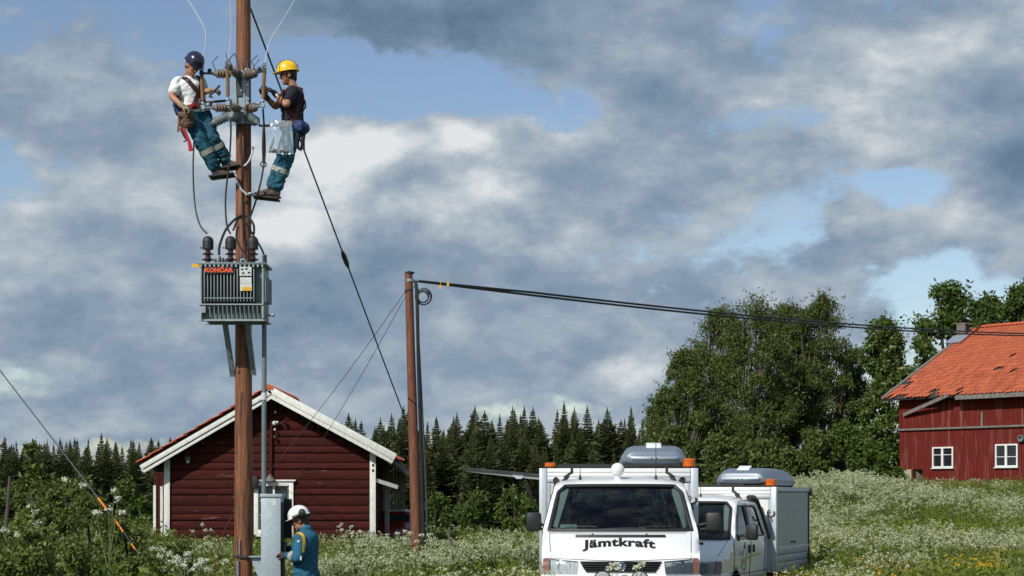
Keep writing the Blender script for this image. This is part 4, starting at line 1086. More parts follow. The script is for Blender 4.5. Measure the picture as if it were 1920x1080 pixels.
# hatch with its pale door swung open
ta, tb, za, zb_ = h1
d0, d1 = bt(1693), bt(1711.5)
mb = MB(); nbd = 4
dr = None
for k in range(nbd):
    u = d0 + (d1 - d0) * (k + .5) / nbd; m_ = MB(); m_.bar(B(u, -.1, za + .02), B(u, -.1, zb_), (d1 - d0) / nbd - .012, .03, bn)
    if dr is None: dr = m_.build('hatch_door', M['pale_wood'], barn)
    else: m_.build('plank', M['pale_wood'], dr)
m_ = MB(); m_.bar(B(ta + .02, .0, za), B(ta + .25, .5, za), .03, .03); m_.bar(B(ta + .05, .1, (za + zb_) / 2), B(ta + .3, .55, (za + zb_) / 2), .03, zb_ - za, (0, 0, 1)); m_.build('inner_door', M['grey_wood'], barn)
m_ = MB(); m_.bar(B(ta - .35, -.25, za - .1), B(tb + .1, -.25, za - .1), .5, .1, (0, 0, 1)); m_.build('hatch_step', M['stone'], barn, bevel=.03)
c = B(bt(1917), -.06, bz(1917, 822)); mb = MB(); mb.lathe([(.16, .0), (.16, .12), (.11, .12), (.10, .02)], c, bn, n=16); mb.build('vent_pipe', M['tank'], barn)
# fence remains left of the barn
fp = P(1655, 915, 82); fp.z = gz(fp.x, 82)
fe = empty('fence_post', fp, 'short pale fence post with rail stub left of the barn', 'fence post')
mb = MB(); mb.tube([fp - Vector((0, 0, .3)), fp + Vector((0, 0, .95))], .055, 8); mb.build('post', M['pale_wood'], fe)
mb = MB(); mb.bar(fp + Vector((-.1, -.06, .42)), fp + Vector((.65, -.06, .46)), .05, .07); mb.build('rail', M['pale_wood'], fe)


# ------------------------------------------------------------------ service vans (x across, y to the rear, z up)
WS = [(.30, .895), (.40, .90), (.66, .905), (.85, .92), (1.0, .93), (1.185, .93), (1.735, .80), (1.80, .755), (1.9, .70)]
def wside(z):
    for (a, wa), (b, wb) in zip(WS, WS[1:]):
        if z <= b: return wa + (wb - wa) * max(0, (z - a) / (b - a))
    return WS[-1][1]


ST = [(.03, .40, .12, 0), (0, .62, .12, 0), (.012, .70, .12, 0), (.035, .80, .125, 0), (.06, .86, .13, 0), (.11, .915, .14, 0), (.20, .975, .15, 0), (.36, 1.06, .16, 0), (.52, 1.14, .17, 0)]
NW = 7
for k in range(NW + 1):
    t = k / NW; ST.append((.62 + .58 * t - .03 * math.sin(math.pi * t), 1.185 + .54 * t, .18 - .04 * t, .012 * t))
W0, W1 = 9, 9 + NW
ST += [(1.28, 1.768, .12, .035), (1.40, 1.80, .09, .05), (1.65, 1.832, .05, .065), (2.1, 1.845, .02, .075), (2.74, 1.838, 0, .08)]
US = [-1 + 2 * k / 24 for k in range(25)]
def row(i):
    y, z, s, c = ST[i]; w_ = wside(z - c)
    return [Vector((w_ * u, y + s * abs(u) ** 3, z - c * abs(u) ** 4)) for u in US]
def fy(x, z):
    """front surface depth at (x, z), z up to the windscreen top"""
    for (ya, za, sa, ca), (yb, zb_, sb, cb_) in zip(ST[1:], ST[2:]):
        if z <= zb_ or zb_ >= 1.72:
            t = (z - za) / (zb_ - za); return ya + (yb - ya) * t + (sa + (sb - sa) * t) * min(1.2, abs(x) / wside(z)) ** 3
SIDE_WIN = [[(.93, 1.215), (1.30, 1.60), (1.38, 1.665), (1.66, 1.675), (1.66, 1.205)], [(1.78, 1.205), (1.78, 1.675), (2.28, 1.66), (2.36, 1.62), (2.52, 1.21)]]
ARCH = [(.93 + .40 * math.cos(a), .32 + .40 * math.sin(a)) for a in (math.asin(.25) + (math.pi - 2 * math.asin(.25)) * k / 12 for k in range(13))]


def fill2d(loops, cuts=()):
    """triangulated region with holes -> list of (pts, faces)"""
    bm = bmesh.new(); es = []
    for lp in loops:
        vs = [bm.verts.new((0, a, b)) for a, b in lp]
        es += [bm.edges.new((vs[i], vs[(i + 1) % len(vs)])) for i in range(len(vs))]
    bmesh.ops.triangle_fill(bm, use_beauty=True, use_dissolve=False, edges=es)
    for z in cuts:
        bmesh.ops.bisect_plane(bm, geom=bm.verts[:] + bm.edges[:] + bm.faces[:], plane_co=(0, 0, z), plane_no=(0, 0, 1))
    bm.verts.index_update()
    out = [(v.co.y, v.co.z) for v in bm.verts], [tuple(v.index for v in f.verts) for f in bm.faces]
    bm.free(); return out


def shell_mesh():
    mb = MB(); rows_ = [row(i) for i in range(len(ST))]
    n = len(US); mb.v = [p for r in rows_ for p in r]
    for i in range(len(ST) - 1):
        for j in range(n - 1):
            q = (i * n + j, i * n + j + 1, (i + 1) * n + j + 1, (i + 1) * n + j)
            if W0 <= i < W1 and 1 <= j < n - 2:
                if i == W1 - 1 and j == 1: mb.f.append((q[0], q[2], q[3]))
                elif i == W1 - 1 and j == n - 3: mb.f.append((q[1], q[2], q[3]))
                continue
            mb.f.append(q)
    edge = [(r[-1].y, r[-1].z) for r in rows_]
    loop = edge + [(2.74, 1.6), (2.74, .42)] + [(a, b) for a, b in ARCH if True][::1] + [(.2, .40)]
    pts, fs = fill2d([loop] + SIDE_WIN, (.62, .70, .80, .86, 1.0, 1.185, 1.40, 1.6, 1.725))
    for s in (1, -1):
        mb.add([(s * wside(z), y, z) for y, z in pts], fs)
    # rear wall with a window opening
    rl = [(wside(z) * s, z) for s, z in ((1, .42), (1, .85), (1, 1.185), (1, 1.735))] + [(rows_[-1][j].x, rows_[-1][j].z) for j in range(n - 1, -1, -1)] + [(-wside(z), z) for z in (1.735, 1.185, .85, .42)]
    rp, rf = fill2d([rl, [(-.62, 1.49), (.62, 1.49), (.58, 1.64), (-.58, 1.64)]])
    mb.add([(x, 2.74, z) for x, z in rp], rf)
    me = bpy.data.meshes.new('cab_shell'); me.from_pydata([tuple(p) for p in mb.v], [], mb.f)
    bm = bmesh.new(); bm.from_mesh(me); bmesh.ops.remove_doubles(bm, verts=bm.verts, dist=.0015)
    bmesh.ops.dissolve_degenerate(bm, dist=.0005, edges=bm.edges)
    bmesh.ops.recalc_face_normals(bm, faces=bm.faces)
    cen = Vector((0, 1.4, 1.0)); sgn = sum(f.normal.dot(f.calc_center_median() - cen) * f.calc_area() for f in bm.faces)
    if sgn < 0: bmesh.ops.reverse_faces(bm, faces=bm.faces)
    bm.to_mesh(me); bm.free()
    me.polygons.foreach_set('use_smooth', [True] * len(me.polygons)); me.set_sharp_from_angle(angle=R(38))
    return me


def front_patch(poly, d, th=.02):
    """thin raised patch following the front surface; poly in (x, z)"""
    pl = []
    for (a, b), (c, e) in zip(poly, poly[1:] + poly[:1]):
        k = max(1, int(math.hypot(c - a, e - b) / .04)); pl += [(a + (c - a) * t / k, b + (e - b) * t / k) for t in range(k)]
    pts, fs = fill2d([pl], [min(p[1] for p in pl) + .04 * k for k in range(1, 6)])
    mb = MB(); mb.add([(x, fy(x, z) - d, z) for x, z in pts], fs)
    n = len(pl); mb.add([(x, fy(x, z) - d, z) for x, z in pl] + [(x, fy(x, z) - d + th, z) for x, z in pl], [(i, (i + 1) % n, n + (i + 1) % n, n + i) for i in range(n)])
    return mb


def side_line(pts, r=.005, s=1, d=.002):
    out = []
    for (a, b), (c, e) in zip(pts, pts[1:]):
        k = max(1, int(math.hypot(c - a, e - b) / .08)); out += [(a + (c - a) * t / k, b + (e - b) * t / k) for t in range(k)]
    out.append(pts[-1])
    mb = MB(); mb.tube([(s * (wside(z) + d), y, z) for y, z in out], r, 6); return mb


def cone_beacon(mb, c, r, h):
    mb.lathe([(r * .85, 0), (r, .01), (r, h * .85), (r * .8, h)], c, n=18)


SHELL = shell_mesh()


def roof_box_mesh():
    mb = MB(); rings = []
    for (y, wv, hv, zb_) in ((0, .34, .02, .10), (.03, .40, .13, .06), (.12, .43, .21, .03), (.32, .45, .265, .01), (.7, .455, .28, 0), (1.3, .455, .275, 0), (1.75, .45, .24, .01), (1.92, .43, .17, .03), (1.98, .38, .10, .07)):
        ring = []
        prof = [(-1, 0), (-1.0, .30), (-.97, .36), (-.90, .60), (-.78, .88), (-.62, .985), (-.3, 1.0), (0, 1.0), (.3, 1.0), (.62, .985), (.78, .88), (.90, .60), (.97, .36), (1.0, .30), (1, 0), (.7, -.12), (0, -.14), (-.7, -.12)]
        for (px, pz) in prof: ring.append(Vector((px * wv, y, zb_ + max(pz * hv, -.06))))
        rings.append(ring)
    mb.rings(rings); return mb


def van(label, loc, th, first):
    v = empty('service_van', loc, label, 'van', 'white service vans', rz=-R(th))
    def part(mb, nm, m, p=None, **kw): return mb.build(nm, M[m], p or v, world=False, **kw)
    cab = link_mesh('cab_body', SHELL, [M['van_white'], M['van_in']], v)
    sol = cab.modifiers.new('solid', 'SOLIDIFY'); sol.thickness = .012; sol.offset = -1; sol.material_offset = 1; sol.use_rim = True
    # glass
    mb = MB(); g = [[Vector((p.x, p.y + .008, p.z)) for p in row(i)[1:-1]] for i in range(W0, W1 + 1)]
    mb.rings(g, caps=False, closed=False); ws = part(mb, 'windscreen', 'glass_dk')
    rw = [row(i) for i in range(W0, W1 + 1)]
    L_, R_ = [r[1] for r in rw], [r[-2] for r in rw]
    path = [rw[0][j] for j in range(1, 24)] + R_[1:-1] + [rw[-1][j] for j in range(22, 1, -1)] + L_[-2:0:-1]
    path = [p for i, p in enumerate(path) if i == 0 or (p - path[i - 1]).length > 1e-4]
    mb = MB(); mb.tube([p + Vector((0, -.006, .002)) for p in path] + [path[0] + Vector((0, -.006, .002))], (.024), 8, caps=False); part(mb, 'windscreen_seal', 'black')
    for s in (-1, 1):
        mb = MB(); a = [Vector((s * x, fy(x, z) + .05, z)) for x, z in ((.80, 1.22), (.665, 1.70))]; mb.bar(a[0], a[1], .085, .02, (0, 1, 0)); part(mb, 'pillar_trim', 'trim_in')
    for k, pl in enumerate(SIDE_WIN):
        for s in (1, -1):
            mb = MB(); pts, fs = fill2d([pl], (1.4, 1.6)); mb.add([(s * (wside(z) - .006), y, z) for y, z in pts], fs); sw = part(mb, 'side_window', 'glass')
            mb = side_line(pl + [pl[0]], .013, s, .0); part(mb, 'window_seal', 'black', sw)
    mb = MB(); mb.box((0, 2.735, 1.565), (1.2, .006, .15)); part(mb, 'rear_window', 'glass')
    mb = MB()
    for x0_, x1_ in ((-.34, -.18), (.30, .54)):
        for k in range(5): mb.box((x0_ + (x1_ - x0_) * k / 4, 2.66, 1.585), (.022, .006, .09))
        for k in range(3): mb.box(((x0_ + x1_) / 2, 2.65, 1.55 + k * .035), (x1_ - x0_, .006, .012))
    part(mb, 'guard_grille', 'trim_in', kind='stuff')
    # interior
    mb = MB(); mb.rings([[(-.84, .66, 1.0), (-.84, .72, 1.16), (-.84, 1.08, 1.17), (-.84, 1.18, 1.10), (-.84, 1.16, .7), (-.84, .8, .7)], [(.84, .66, 1.0), (.84, .72, 1.16), (.84, 1.08, 1.17), (.84, 1.18, 1.10), (.84, 1.16, .7), (.84, .8, .7)]]); part(mb, 'dashboard', 'van_in')
    mb = MB(); mb.box((0, 1.7, .5), (1.76, 2.0, .06)); part(mb, 'cab_floor', 'van_in')
    for x in (-.52, -.08, .46):
        mb = MB(); mb.box((x, 1.80, 1.02), (.42, .14, .62), Matrix.Rotation(R(-12), 3, 'X')); mb.box((x, 1.58, .70), (.42, .5, .14)); mb.box((x, 1.90, 1.43), (.25, .09, .17)); part(mb, 'seat', 'seat', bevel=.03)
    mb = MB(); mb.box((0, 2.6, 1.0), (1.5, .12, .7)); mb.box((0, 2.4, .7), (1.5, .5, .12)); part(mb, 'rear_bench', 'seat', bevel=.03)
    mb = MB(); ax = Vector((0, -.62, .78)); mb.torus((.43, 1.20, 1.235), .19, .014, ax, 28, 8); mb.bar((.43 - .18, 1.2, 1.235), (.43 + .18, 1.2, 1.235), .04, .015); mb.tube([(.43, 1.2, 1.235), (.43, 1.08, 1.1)], .03, 8); part(mb, 'steering_wheel', 'van_in')
    mb = MB(); mb.box((.0, 1.22, 1.63), (.24, .02, .06)); mb.bar((.0, 1.22, 1.66), (.0, 1.2, 1.70), .02, .02); part(mb, 'rear_view_mirror', 'black', bevel=.008)
    for x in (-.42, .42):
        mb = MB(); mb.box((x, 1.26, 1.675), (.42, .1, .015), Matrix.Rotation(R(20), 3, 'X')); part(mb, 'sun_visor', 'van_in')
    if first:
        mb = MB(); mb.box((-.62, .80, 1.222), (.20, .10, .008), Matrix.Rotation(R(38), 3, 'X')); part(mb, 'dashboard_papers', 'paper')
    for (xa, xb, zb_) in ((-.80, -.28, 1.235), (-.28, .30, 1.215), (.10, .62, 1.235)):
        mb = MB(); mb.tube([(xa + (xb - xa) * t, fy(xa + (xb - xa) * t, 1.2 + (zb_ - 1.2) * math.sin(t * 2.2)) - .022, 1.2 + (zb_ - 1.2) * math.sin(t * 2.2)) for t in (0, .25, .5, .75, 1)], .009, 6); part(mb, 'wiper', 'black')
    # bonnet details
    mb = MB(); zs = 1.118
    mb.tube([(-.53 + 1.06 * k / 12, fy(-.53 + 1.06 * k / 12, zs) - .002, zs) for k in range(13)], [(.024, .024)] * 13, 8); part(mb, 'air_slot', 'ink')
    for x in (-.33, .31):
        mb = MB(); mb.ball((x, fy(x, zs + .02) - .01, zs + .022), .014, 8, 6); part(mb, 'washer_jet', 'black')
    for s in (-1, 1):
        mb = MB(); mb.tube([(s * x, fy(x, z) - .0005, z) for x, z in ((.845, 1.165), (.835, 1.05), (.825, .97), (.82, .88))], .0045, 6); part(mb, 'bonnet_seam', 'ink')
    mb = MB(); mb.tube([(x, fy(x, .873 - .03 * (1 - min(1, abs(x) / .85))) - .0005, .873 - .03 * (1 - min(1, abs(x) / .85))) for x in [-.9 + 1.8 * k / 20 for k in range(21)]], .0045, 6); part(mb, 'bonnet_seam', 'ink')
    if first:
        a, fs = text_mesh('Jämtkraft', .044, spacing=1.08); s_ = .855 / (a[:, 0].max() - a[:, 0].min()); hz_ = .127 / a[:, 1].max()
        pv = []
        for (x, y, _) in a:
            X_ = x * s_ + .22 * (y * hz_) * 0 - .02; Z_ = .952 + y * hz_ + .028 * (1 - (X_ / .43) ** 2)
            pv.append((X_, fy(X_, Z_) - .0045, Z_))
        # refine so the letters follow the curved bonnet
        mb = MB(); mb.add(pv, fs); part(mb, 'lettering', 'ink', smooth=0)
    # grille
    gp = [(-.475, .842), (.475, .842), (.435, .76), (.40, .716), (-.40, .716), (-.435, .76)]
    gr = part(front_patch(gp, .004), 'grille', 'ink')
    for k in range(5):
        z = .83 - k * .026; hw = .47 - k * .017
        mb = MB(); mb.tube([(-hw + 2 * hw * t / 10, fy(-hw + 2 * hw * t / 10, z) - .016, z) for t in range(11)], [(.013, .007)] * 11, 6, side=(0, 1, 0)); part(mb, 'slat', 'black', gr)
    ec = Vector((0, fy(0, .78) - .03, .782)); mb = MB(); mb.lathe([(.0, -.004), (.05, -.004), (.05, .004), (.0, .004)], ec + Vector((0, .008, 0)), (0, -1, 0), n=24, caps=False); mb_d = mb
    em = part(mb_d, 'round_emblem', 'blue_mark', gr)
    mb = MB(); mb.torus(ec, .052, .007, (0, 1, 0), 28, 6)
    def st(a, b): mb.bar(ec + Vector((a[0], -.002, a[1])), ec + Vector((b[0], -.002, b[1])), .0115, .008, (0, 1, 0))
    st((-.020, .045), (0, .006)); st((0, .006), (.020, .045))
    st((-.044, .02), (-.020, -.042)); st((-.020, -.042), (0, -.002)); st((0, -.002), (.020, -.042)); st((.020, -.042), (.044, .02))
    part(mb, 'emblem_letters', 'chrome', gr)
    for s in (-1, 1):
        def mp_(pl): return [(s * x, z) for x, z in pl]
        hl = part(front_patch(mp_([(.50, .842), (.825, .868), (.825, .70), (.515, .70)]), .010, .03), 'headlight', 'reflector')
        mb = MB(); cx_, cz_ = s * .66, .775
        mb.lathe([(.078, .012), (.07, -.004), (.05, -.018), (.0, -.026)], (cx_, fy(cx_, cz_) - .014, cz_), (0, -1, 0), n=20, caps=False); part(mb, 'reflector_bowl', 'chrome', hl)
        part(front_patch(mp_([(.50, .842), (.825, .868), (.825, .70), (.515, .70)]), .034, .03), 'lens', 'lens', hl)
        part(front_patch(mp_([(.835, .869), (.905, .868), (.912, .79), (.905, .70), (.835, .70)]), .026, .03), 'indicator', 'amber_dk')
    mb = MB(); rings = []
    for (zz, dd) in ((.36, .0), (.40, .05), (.52, .075), (.62, .065), (.672, .04), (.68, .0)):
        rings.append([Vector((x, fy(x, max(.45, zz)) - dd - .005, zz)) for x in [-.93 + 1.86 * k / 20 for k in range(21)]] + [Vector((.95, .55, zz)), Vector((-.95, .55, zz))])
    mb.rings(rings); part(mb, 'bumper', 'van_white')
    for x in (-.21, .215):
        c = Vector((x, -.13, .635)); mb = MB(); mb.lathe([(.03, .10), (.09, .06), (.108, 0), (.104, -.012), (.095, -.014)], c, (0, 1, 0), n=24); fg = part(mb, 'fog_lamp', 'black')
        mb = MB(); mb.lathe([(.096, 0), (.08, .014), (.0, .022)], c + Vector((0, -.012, 0)), (0, -1, 0), n=24, caps=False); part(mb, 'lamp_glass', 'reflector', fg)
        mb = MB(); mb.bar(c + Vector((0, .05, -.1)), c + Vector((0, .12, -.2)), .04, .03); part(mb, 'lamp_bracket', 'black', fg)
    mb = MB(); mb.box((0, -.085, .50), (.52, .008, .11)); part(mb, 'number_plate', 'plate_white')
    # wheels
    for s in (-1, 1):
        for yy in (.93, 3.85):
            mb = MB(); mb.lathe([(.2, -.09), (.30, -.1), (.325, -.07), (.325, .07), (.30, .1), (.2, .09)], (s * .80, yy, .325), (s, 0, 0), n=28); wh = part(mb, 'wheel', 'tyre')
            mb = MB(); mb.lathe([(.205, .04), (.19, .085), (.12, .06), (.06, .075), (.0, .08)], (s * .80, yy, .325), (s, 0, 0), n=24, caps=False); part(mb, 'rim', 'steel', wh)
    mb = MB(); mb.box((0, 2.9, .45), (.9, 4.6, .16)); mb.box((0, .93, .33), (1.5, .1, .1)); mb.box((0, 3.85, .33), (1.5, .1, .1)); part(mb, 'chassis', 'black')
    # mirrors
    for s in (-1, 1):
        xo = 1.02 if s < 0 else 1.10
        mb = MB(); rot = Matrix.Rotation(R(-8 * s), 3, 'Z'); mb.box((s * (xo + .03), 1.02, 1.285), (.185, .11, .235), rot); mi = part(mb, 'wing_mirror', 'black', bevel=.038)
        mb = MB(); mb.box((s * (xo + .03), 1.082, 1.285), (.14, .004, .18), rot); part(mb, 'mirror_glass', 'chrome', mi)
        mb = MB()
        for zz in (1.20, 1.27): mb.tube([(s * (wside(1.2) - .01), 1.02, 1.19 + (zz - 1.2) * .6), (s * (xo - .04), 1.02, zz)], .017, 8)
        mb.box((s * .915, 1.0, 1.20), (.03, .16, .1)); part(mb, 'mirror_arm', 'black', mi)
    # doors: seams, handles
    for s in (1, -1):
        part(side_line([(.72, 1.18), (.80, .9), (.80, .74)], .005, s), 'door_seam', 'ink')
        part(side_line([(1.72, 1.70), (1.72, .45)], .006, s), 'door_seam', 'ink'); part(side_line([(2.58, 1.5), (2.60, .5)], .006, s), 'door_seam', 'ink')
        part(side_line([(.25, .905), (2.72, .905)], .004, s), 'side_crease', 'van_white'); part(side_line([(.55, .66), (2.72, .66)], .006, s), 'sill_seam', 'ink')
        for yy in (1.60, 1.86):
            mb = MB(); mb.box((s * (wside(1.03) + .012), yy, 1.02), (.025, .05, .12)); part(mb, 'door_handle', 'black', bevel=.006)
        # curved black exhaust guard and perforated sheet behind the cab
        mb = MB(); arc = [(2.05, 1.80), (2.35, 1.80), (2.55, 1.74), (2.66, 1.60), (2.74, 1.35), (2.80, 1.15)]
        mb.tube([(s * (wside(min(z, 1.7)) + .0), y, z) for y, z in arc], .04, 8); part(mb, 'guard_tube', 'black')
        for k in range(16):
            z = 1.20 + k * .026; mb_ = MB(); y_ = 2.60 - max(0, z - 1.25) * .22
            mb_.box((s * (wside(z) + .006), y_, z), (.006, .08, .015)); part(mb_, 'louver', 'trim_in')
    # decals on the doors (printed marks)
    if not first:
        def decal(pl, m, nm, d=.004):
            pts, fs = fill2d([pl], (.85, 1.0)); mb = MB(); mb.add([(wside(z) + d, y, z) for y, z in pts], fs); part(mb, nm, m, smooth=0)
        decal([(1.28, 1.03), (1.42, 1.03), (1.36, 1.14)], 'blue_mark', 'door_logo')
        decal([(1.24, .80), (1.27, .80), (1.30, 1.01), (1.27, 1.01)], 'blue_mark', 'door_logo'); decal([(1.45, .74), (1.48, .74), (1.47, .96), (1.44, .96)], 'blue_mark', 'door_logo')
        decal([(1.33, .74), (1.47, .74), (1.40, .68)], 'blue_mark', 'door_logo')
        decal([(1.18, .76), (1.30, .85), (1.5, .905), (1.8, .925), (2.35, .94), (2.35, .915), (1.8, .895), (1.52, .87), (1.34, .81), (1.22, .72)], 'gold_mark', 'door_logo', .0055)
        decal([(1.05, .93), (1.26, .93), (1.26, 1.0), (1.05, 1.0)], 'pink_mark', 'door_logo'); decal([(1.52, .95), (1.70, .96), (1.70, 1.03), (1.52, 1.02)], 'pink_mark', 'door_logo')
    # cab roof: rack brackets, bar, antennas
    for s in (-1, 1):
        x_ = s * .665; mb = MB()
        mb.bar((s * .745, 1.9, 1.73), (x_ - s * .02, 1.9, 1.86), .05, .04, (0, 1, 0)); mb.bar((s * .70, 1.9, 1.83), (s * .60, 1.9, 1.90), .035, .05, (0, 1, 0)); mb.bar((s * .60, 1.9, 1.88), (s * .60, 1.9, 1.985), .035, .04, (0, 1, 0)); mb.bar((s * .79, 1.9, 1.66), (s * .735, 1.9, 1.76), .04, .03, (0, 1, 0))
        part(mb, 'rack_foot', 'black', bevel=.006)
    mb = MB(); mb.box((0, 1.9, 1.99), (1.55, .05, .03)); part(mb, 'rack_bar', 'black')
    for (x, h) in (((-.49, .12), (.45, .42)) if first else ((.2, .2),)):
        mb = MB(); mb.lathe([(.022, 0), (.018, .03), (.008, .06), (.006, .07)], (x, 1.5, 1.80), n=10); mb.tube([(x, 1.5, 1.85), (x, 1.5, 1.85 + h)], .0045, 5); part(mb, 'antenna', 'black')
    if first:
        mb = MB(); mb.lathe([(.05, 0), (.036, .02), (.034, .05)], (-.025, 1.45, 1.80), n=16); sl_ = part(mb, 'search_light', 'van_white')
        mb = MB(); mb.ball((-.025, 1.45, 1.925), .085, 20, 14); part(mb, 'lamp_ball', 'van_white', sl_)
    # ---- cargo box
    y0, y1, hx, z0, z1 = 2.86, (4.80 if first else 5.20), 1.05, .60, 1.965
    bx = MB(); bx.box((0, (y0 + y1) / 2, z0 + .03), (2 * hx - .04, y1 - y0 - .04, .06)); bx.box((0, (y0 + y1) / 2, z1 - .03), (2 * hx - .04, y1 - y0 - .04, .03))
    bx.box((0, y1 - .03, (z0 + z1) / 2), (2 * hx - .1, .03, z1 - z0 - .1)); bx = part(bx, 'cargo_box', 'box_white')
    for x in (-hx, hx):
        for y in (y0, y1):
            mb = MB(); mb.box((x - math.copysign(.05, x), y + (.03 if y == y0 else -.03), (z0 + z1) / 2), (.10, .09, z1 - z0)); part(mb, 'corner_post', 'alu', bx, bevel=.012)
    for k, (za, zb_) in enumerate(((1.905, 1.962), (1.85, 1.902), (1.78, 1.845))):
        mb = MB(); mb.box((0, y0 + .02, (za + zb_) / 2), (2 * hx - .21, .06 - .01 * k, zb_ - za)); part(mb, 'header_board', 'box_white' if k < 2 else 'alu', bx, bevel=.006)
    mb = MB(); mb.box((0, y0 + .035, 1.19), (2 * hx - .21, .03, 1.16)); part(mb, 'front_panel', 'box_white', bx)
    for s in (-1, 1):
        mb = MB(); mb.box((s * .93, y0 + .015, 1.19), (.045, .03, 1.16)); part(mb, 'panel_frame', 'alu', bx)
    if first:
        for (za, zb_) in ((1.61, 1.76), (1.53, 1.59), (1.30, 1.50)):
            mb = MB(); mb.box((-.86, y0 + .012, (za + zb_) / 2), (.08, .02, zb_ - za)); part(mb, 'hatch_panel', 'box_cream', bx)
    for s in (-1, 1):
        mb = MB(); mb.box((s * (hx - .03), (y0 + y1) / 2, z1 - .035), (.06, y1 - y0 - .12, .07)); mb.box((s * (hx - .03), (y0 + y1) / 2, z0 + .03), (.06, y1 - y0 - .12, .06)); part(mb, 'side_rail', 'alu', bx)
        if first and s < 0:
            mb = MB(); mb.box((-hx + .45, (y0 + y1) / 2, 1.3), (.02, y1 - y0 - .2, 1.2)); 
            for zz in (.98, 1.36, 1.66): mb.box((-hx + .25, (y0 + y1) / 2, zz), (.4, y1 - y0 - .2, .02))
            part(mb, 'shelf', 'alu_panel', bx)
            mb = MB(); a, b = Vector((-hx, 0, 1.865)), Vector((-2.02, 0, 1.952)); d_ = b - a
            mb.rings([[a + Vector((0, y, 0)), b + Vector((0, y, 0)), b + Vector((0, y, -.03)), a + Vector((0, y, -.05))] for y in (y0 + .1, y1 - .1)]); op = part(mb, 'raised_hatch', 'alu_panel', bx)
            mb = MB()
            for y in (y0 + .09, y1 - .09): mb.bar(a + Vector((0, y, .01)), b + Vector((0, y, .01)), .03, .035)
            mb.bar(b + Vector((0, y0 + .1, -.01)), b + Vector((0, y1 - .1, -.01)), .04, .03); part(mb, 'hatch_frame', 'steel_dark', op) if False else part(mb, 'hatch_edge', 'steel_dark', bx)
            for yy in (y0 + .14, y1 - .14): mb = MB(); mb.tube([(-hx - .02, yy, 1.42), (-hx - .26, yy, 1.875)], .014, 8); part(mb, 'gas_strut', 'black', bx)
            c = Vector((-1.33, y0 + .09, 1.865)); mb = MB(); mb.rings([[c + Vector((-.09, 0, .02)), c + Vector((.09, 0, .02)), c + Vector((.04, 0, -.04)), c + Vector((-.03, 0, -.04))], [c + Vector((-.09, .02, .02)), c + Vector((.09, .02, .02)), c + Vector((.04, .02, -.04)), c + Vector((-.03, .02, -.04))]]); part(mb, 'hatch_bracket', 'alu', bx)
        else:
            mb = MB(); mb.box((s * (hx - .025), (y0 + y1) / 2, (1.005 + 1.88) / 2), (.03, y1 - y0 - .2, .875)); part(mb, 'side_panel', 'alu_panel', bx)
            mb = MB(); mb.tube([(s * hx, y0 + 1.0, 1.07), (s * (hx + .02), y0 + 1.15, 1.075), (s * hx, y0 + 1.3, 1.06)], .012, 6); part(mb, 'panel_handle', 'black', bx)
        mb = MB(); mb.box((s * (hx - .015), (y0 + y1) / 2, .99), (.035, y1 - y0 - .19, .03)); part(mb, 'drop_rail', 'alu', bx)
        for k in range(3):
            mb = MB(); mb.box((s * (hx - .02), (y0 + y1) / 2, .70 + k * .118), (.03, y1 - y0 - .2, .11)); part(mb, 'dropside_board', 'alu_panel', bx, bevel=.006)
        mb = MB(); mb.bar((s * (hx - .01), y1 - .06, .56), (s * (hx - .01), y1 - .06, 1.9), .03, .03); part(mb, 'rear_edge', 'black', bx)
    for yy in (y0 + .12, y1 - .4): mb = MB(); mb.box((0, yy, z1 + .02), (1.70, .05, .035)); part(mb, 'roof_bar', 'black', bx)
    for (x, r, h) in (((-.905, .075, .06), (.93, .085, .115)) if first else ((-.86, .06, .11), (.93, .085, .11))):
        mb = MB(); cone_beacon(mb, (x, y0 + .1, z1 + .015), r, h); bc = part(mb, 'warning_beacon', 'amber')
        mb = MB(); mb.lathe([(r * 1.05, -.02), (r * 1.05, .005)], (x, y0 + .1, z1 + .01), n=16); part(mb, 'beacon_base', 'black', bc)
    mb = MB(); mb.torus((.965, y0 - .03, 1.55), .055, .012, (0, 1, .2), 18, 6, .2, 5.2); mb.tube([(.95, y0 - .02, 1.50), (.985, y0 - .03, 1.42)], .012, 6); part(mb, 'cable_hook', 'steel_dark', bx)
    mb = MB(); mb.box((1.02, y1 + .03, z1 - .08), (.12, .06, .12)); part(mb, 'rear_lamp', 'black', bx)
    return v


v1 = van('white service van in front with raised side hatch and black bonnet lettering', (1.26, 20.0, -.005), 3, True)
v2 = van('white service van behind, turned so its grey side shows, with a faded door logo', (2.13, 25.15, -.235), 22.5, False)
for i, (vv, xo, lab) in enumerate(((v1, .47, 'silver grey roof box on the front van with the bonnet lettering'), (v2, .46, 'silver grey roof box on the turned van behind'))):
    o = empty('roof_box', (0, 0, 0), lab, 'roof box', 'silver roof boxes')
    Mv = Matrix.Translation(vv.location) @ Matrix.Rotation(vv.rotation_euler.z, 4, 'Z')
    p = Mv @ Vector((xo, 2.88, 1.995)); o.location = p; o.rotation_euler = vv.rotation_euler
    sh = roof_box_mesh().build('shell', M['roofbox'], o, world=False, smooth=32)
    mb = MB(); mb.box((0, -.012, .105), (.62, .06, .035)); mb.build('silver_strip', M['zinc'], o, world=False, bevel=.01)
    mb = MB(); mb.box((0, .22, .268), (.20, .20, .030), Matrix.Rotation(R(20), 3, 'X')); mb.build('top_badge', M['box_white'], o, world=False, bevel=.005)
    for x in (-.03, .03):
        mb = MB(); mb.box((x, -.044, .1), (.018, .012, .018)); mb.build('lock', M['ink'], o, world=False)
    for yy in (.45, 1.5):
        mb = MB(); mb.box((0, yy, -.02), (.8, .06, .05)); mb.build('mount', M['black'], o, world=False)


# ------------------------------------------------------------------ people
from mathutils.bvhtree import BVHTree


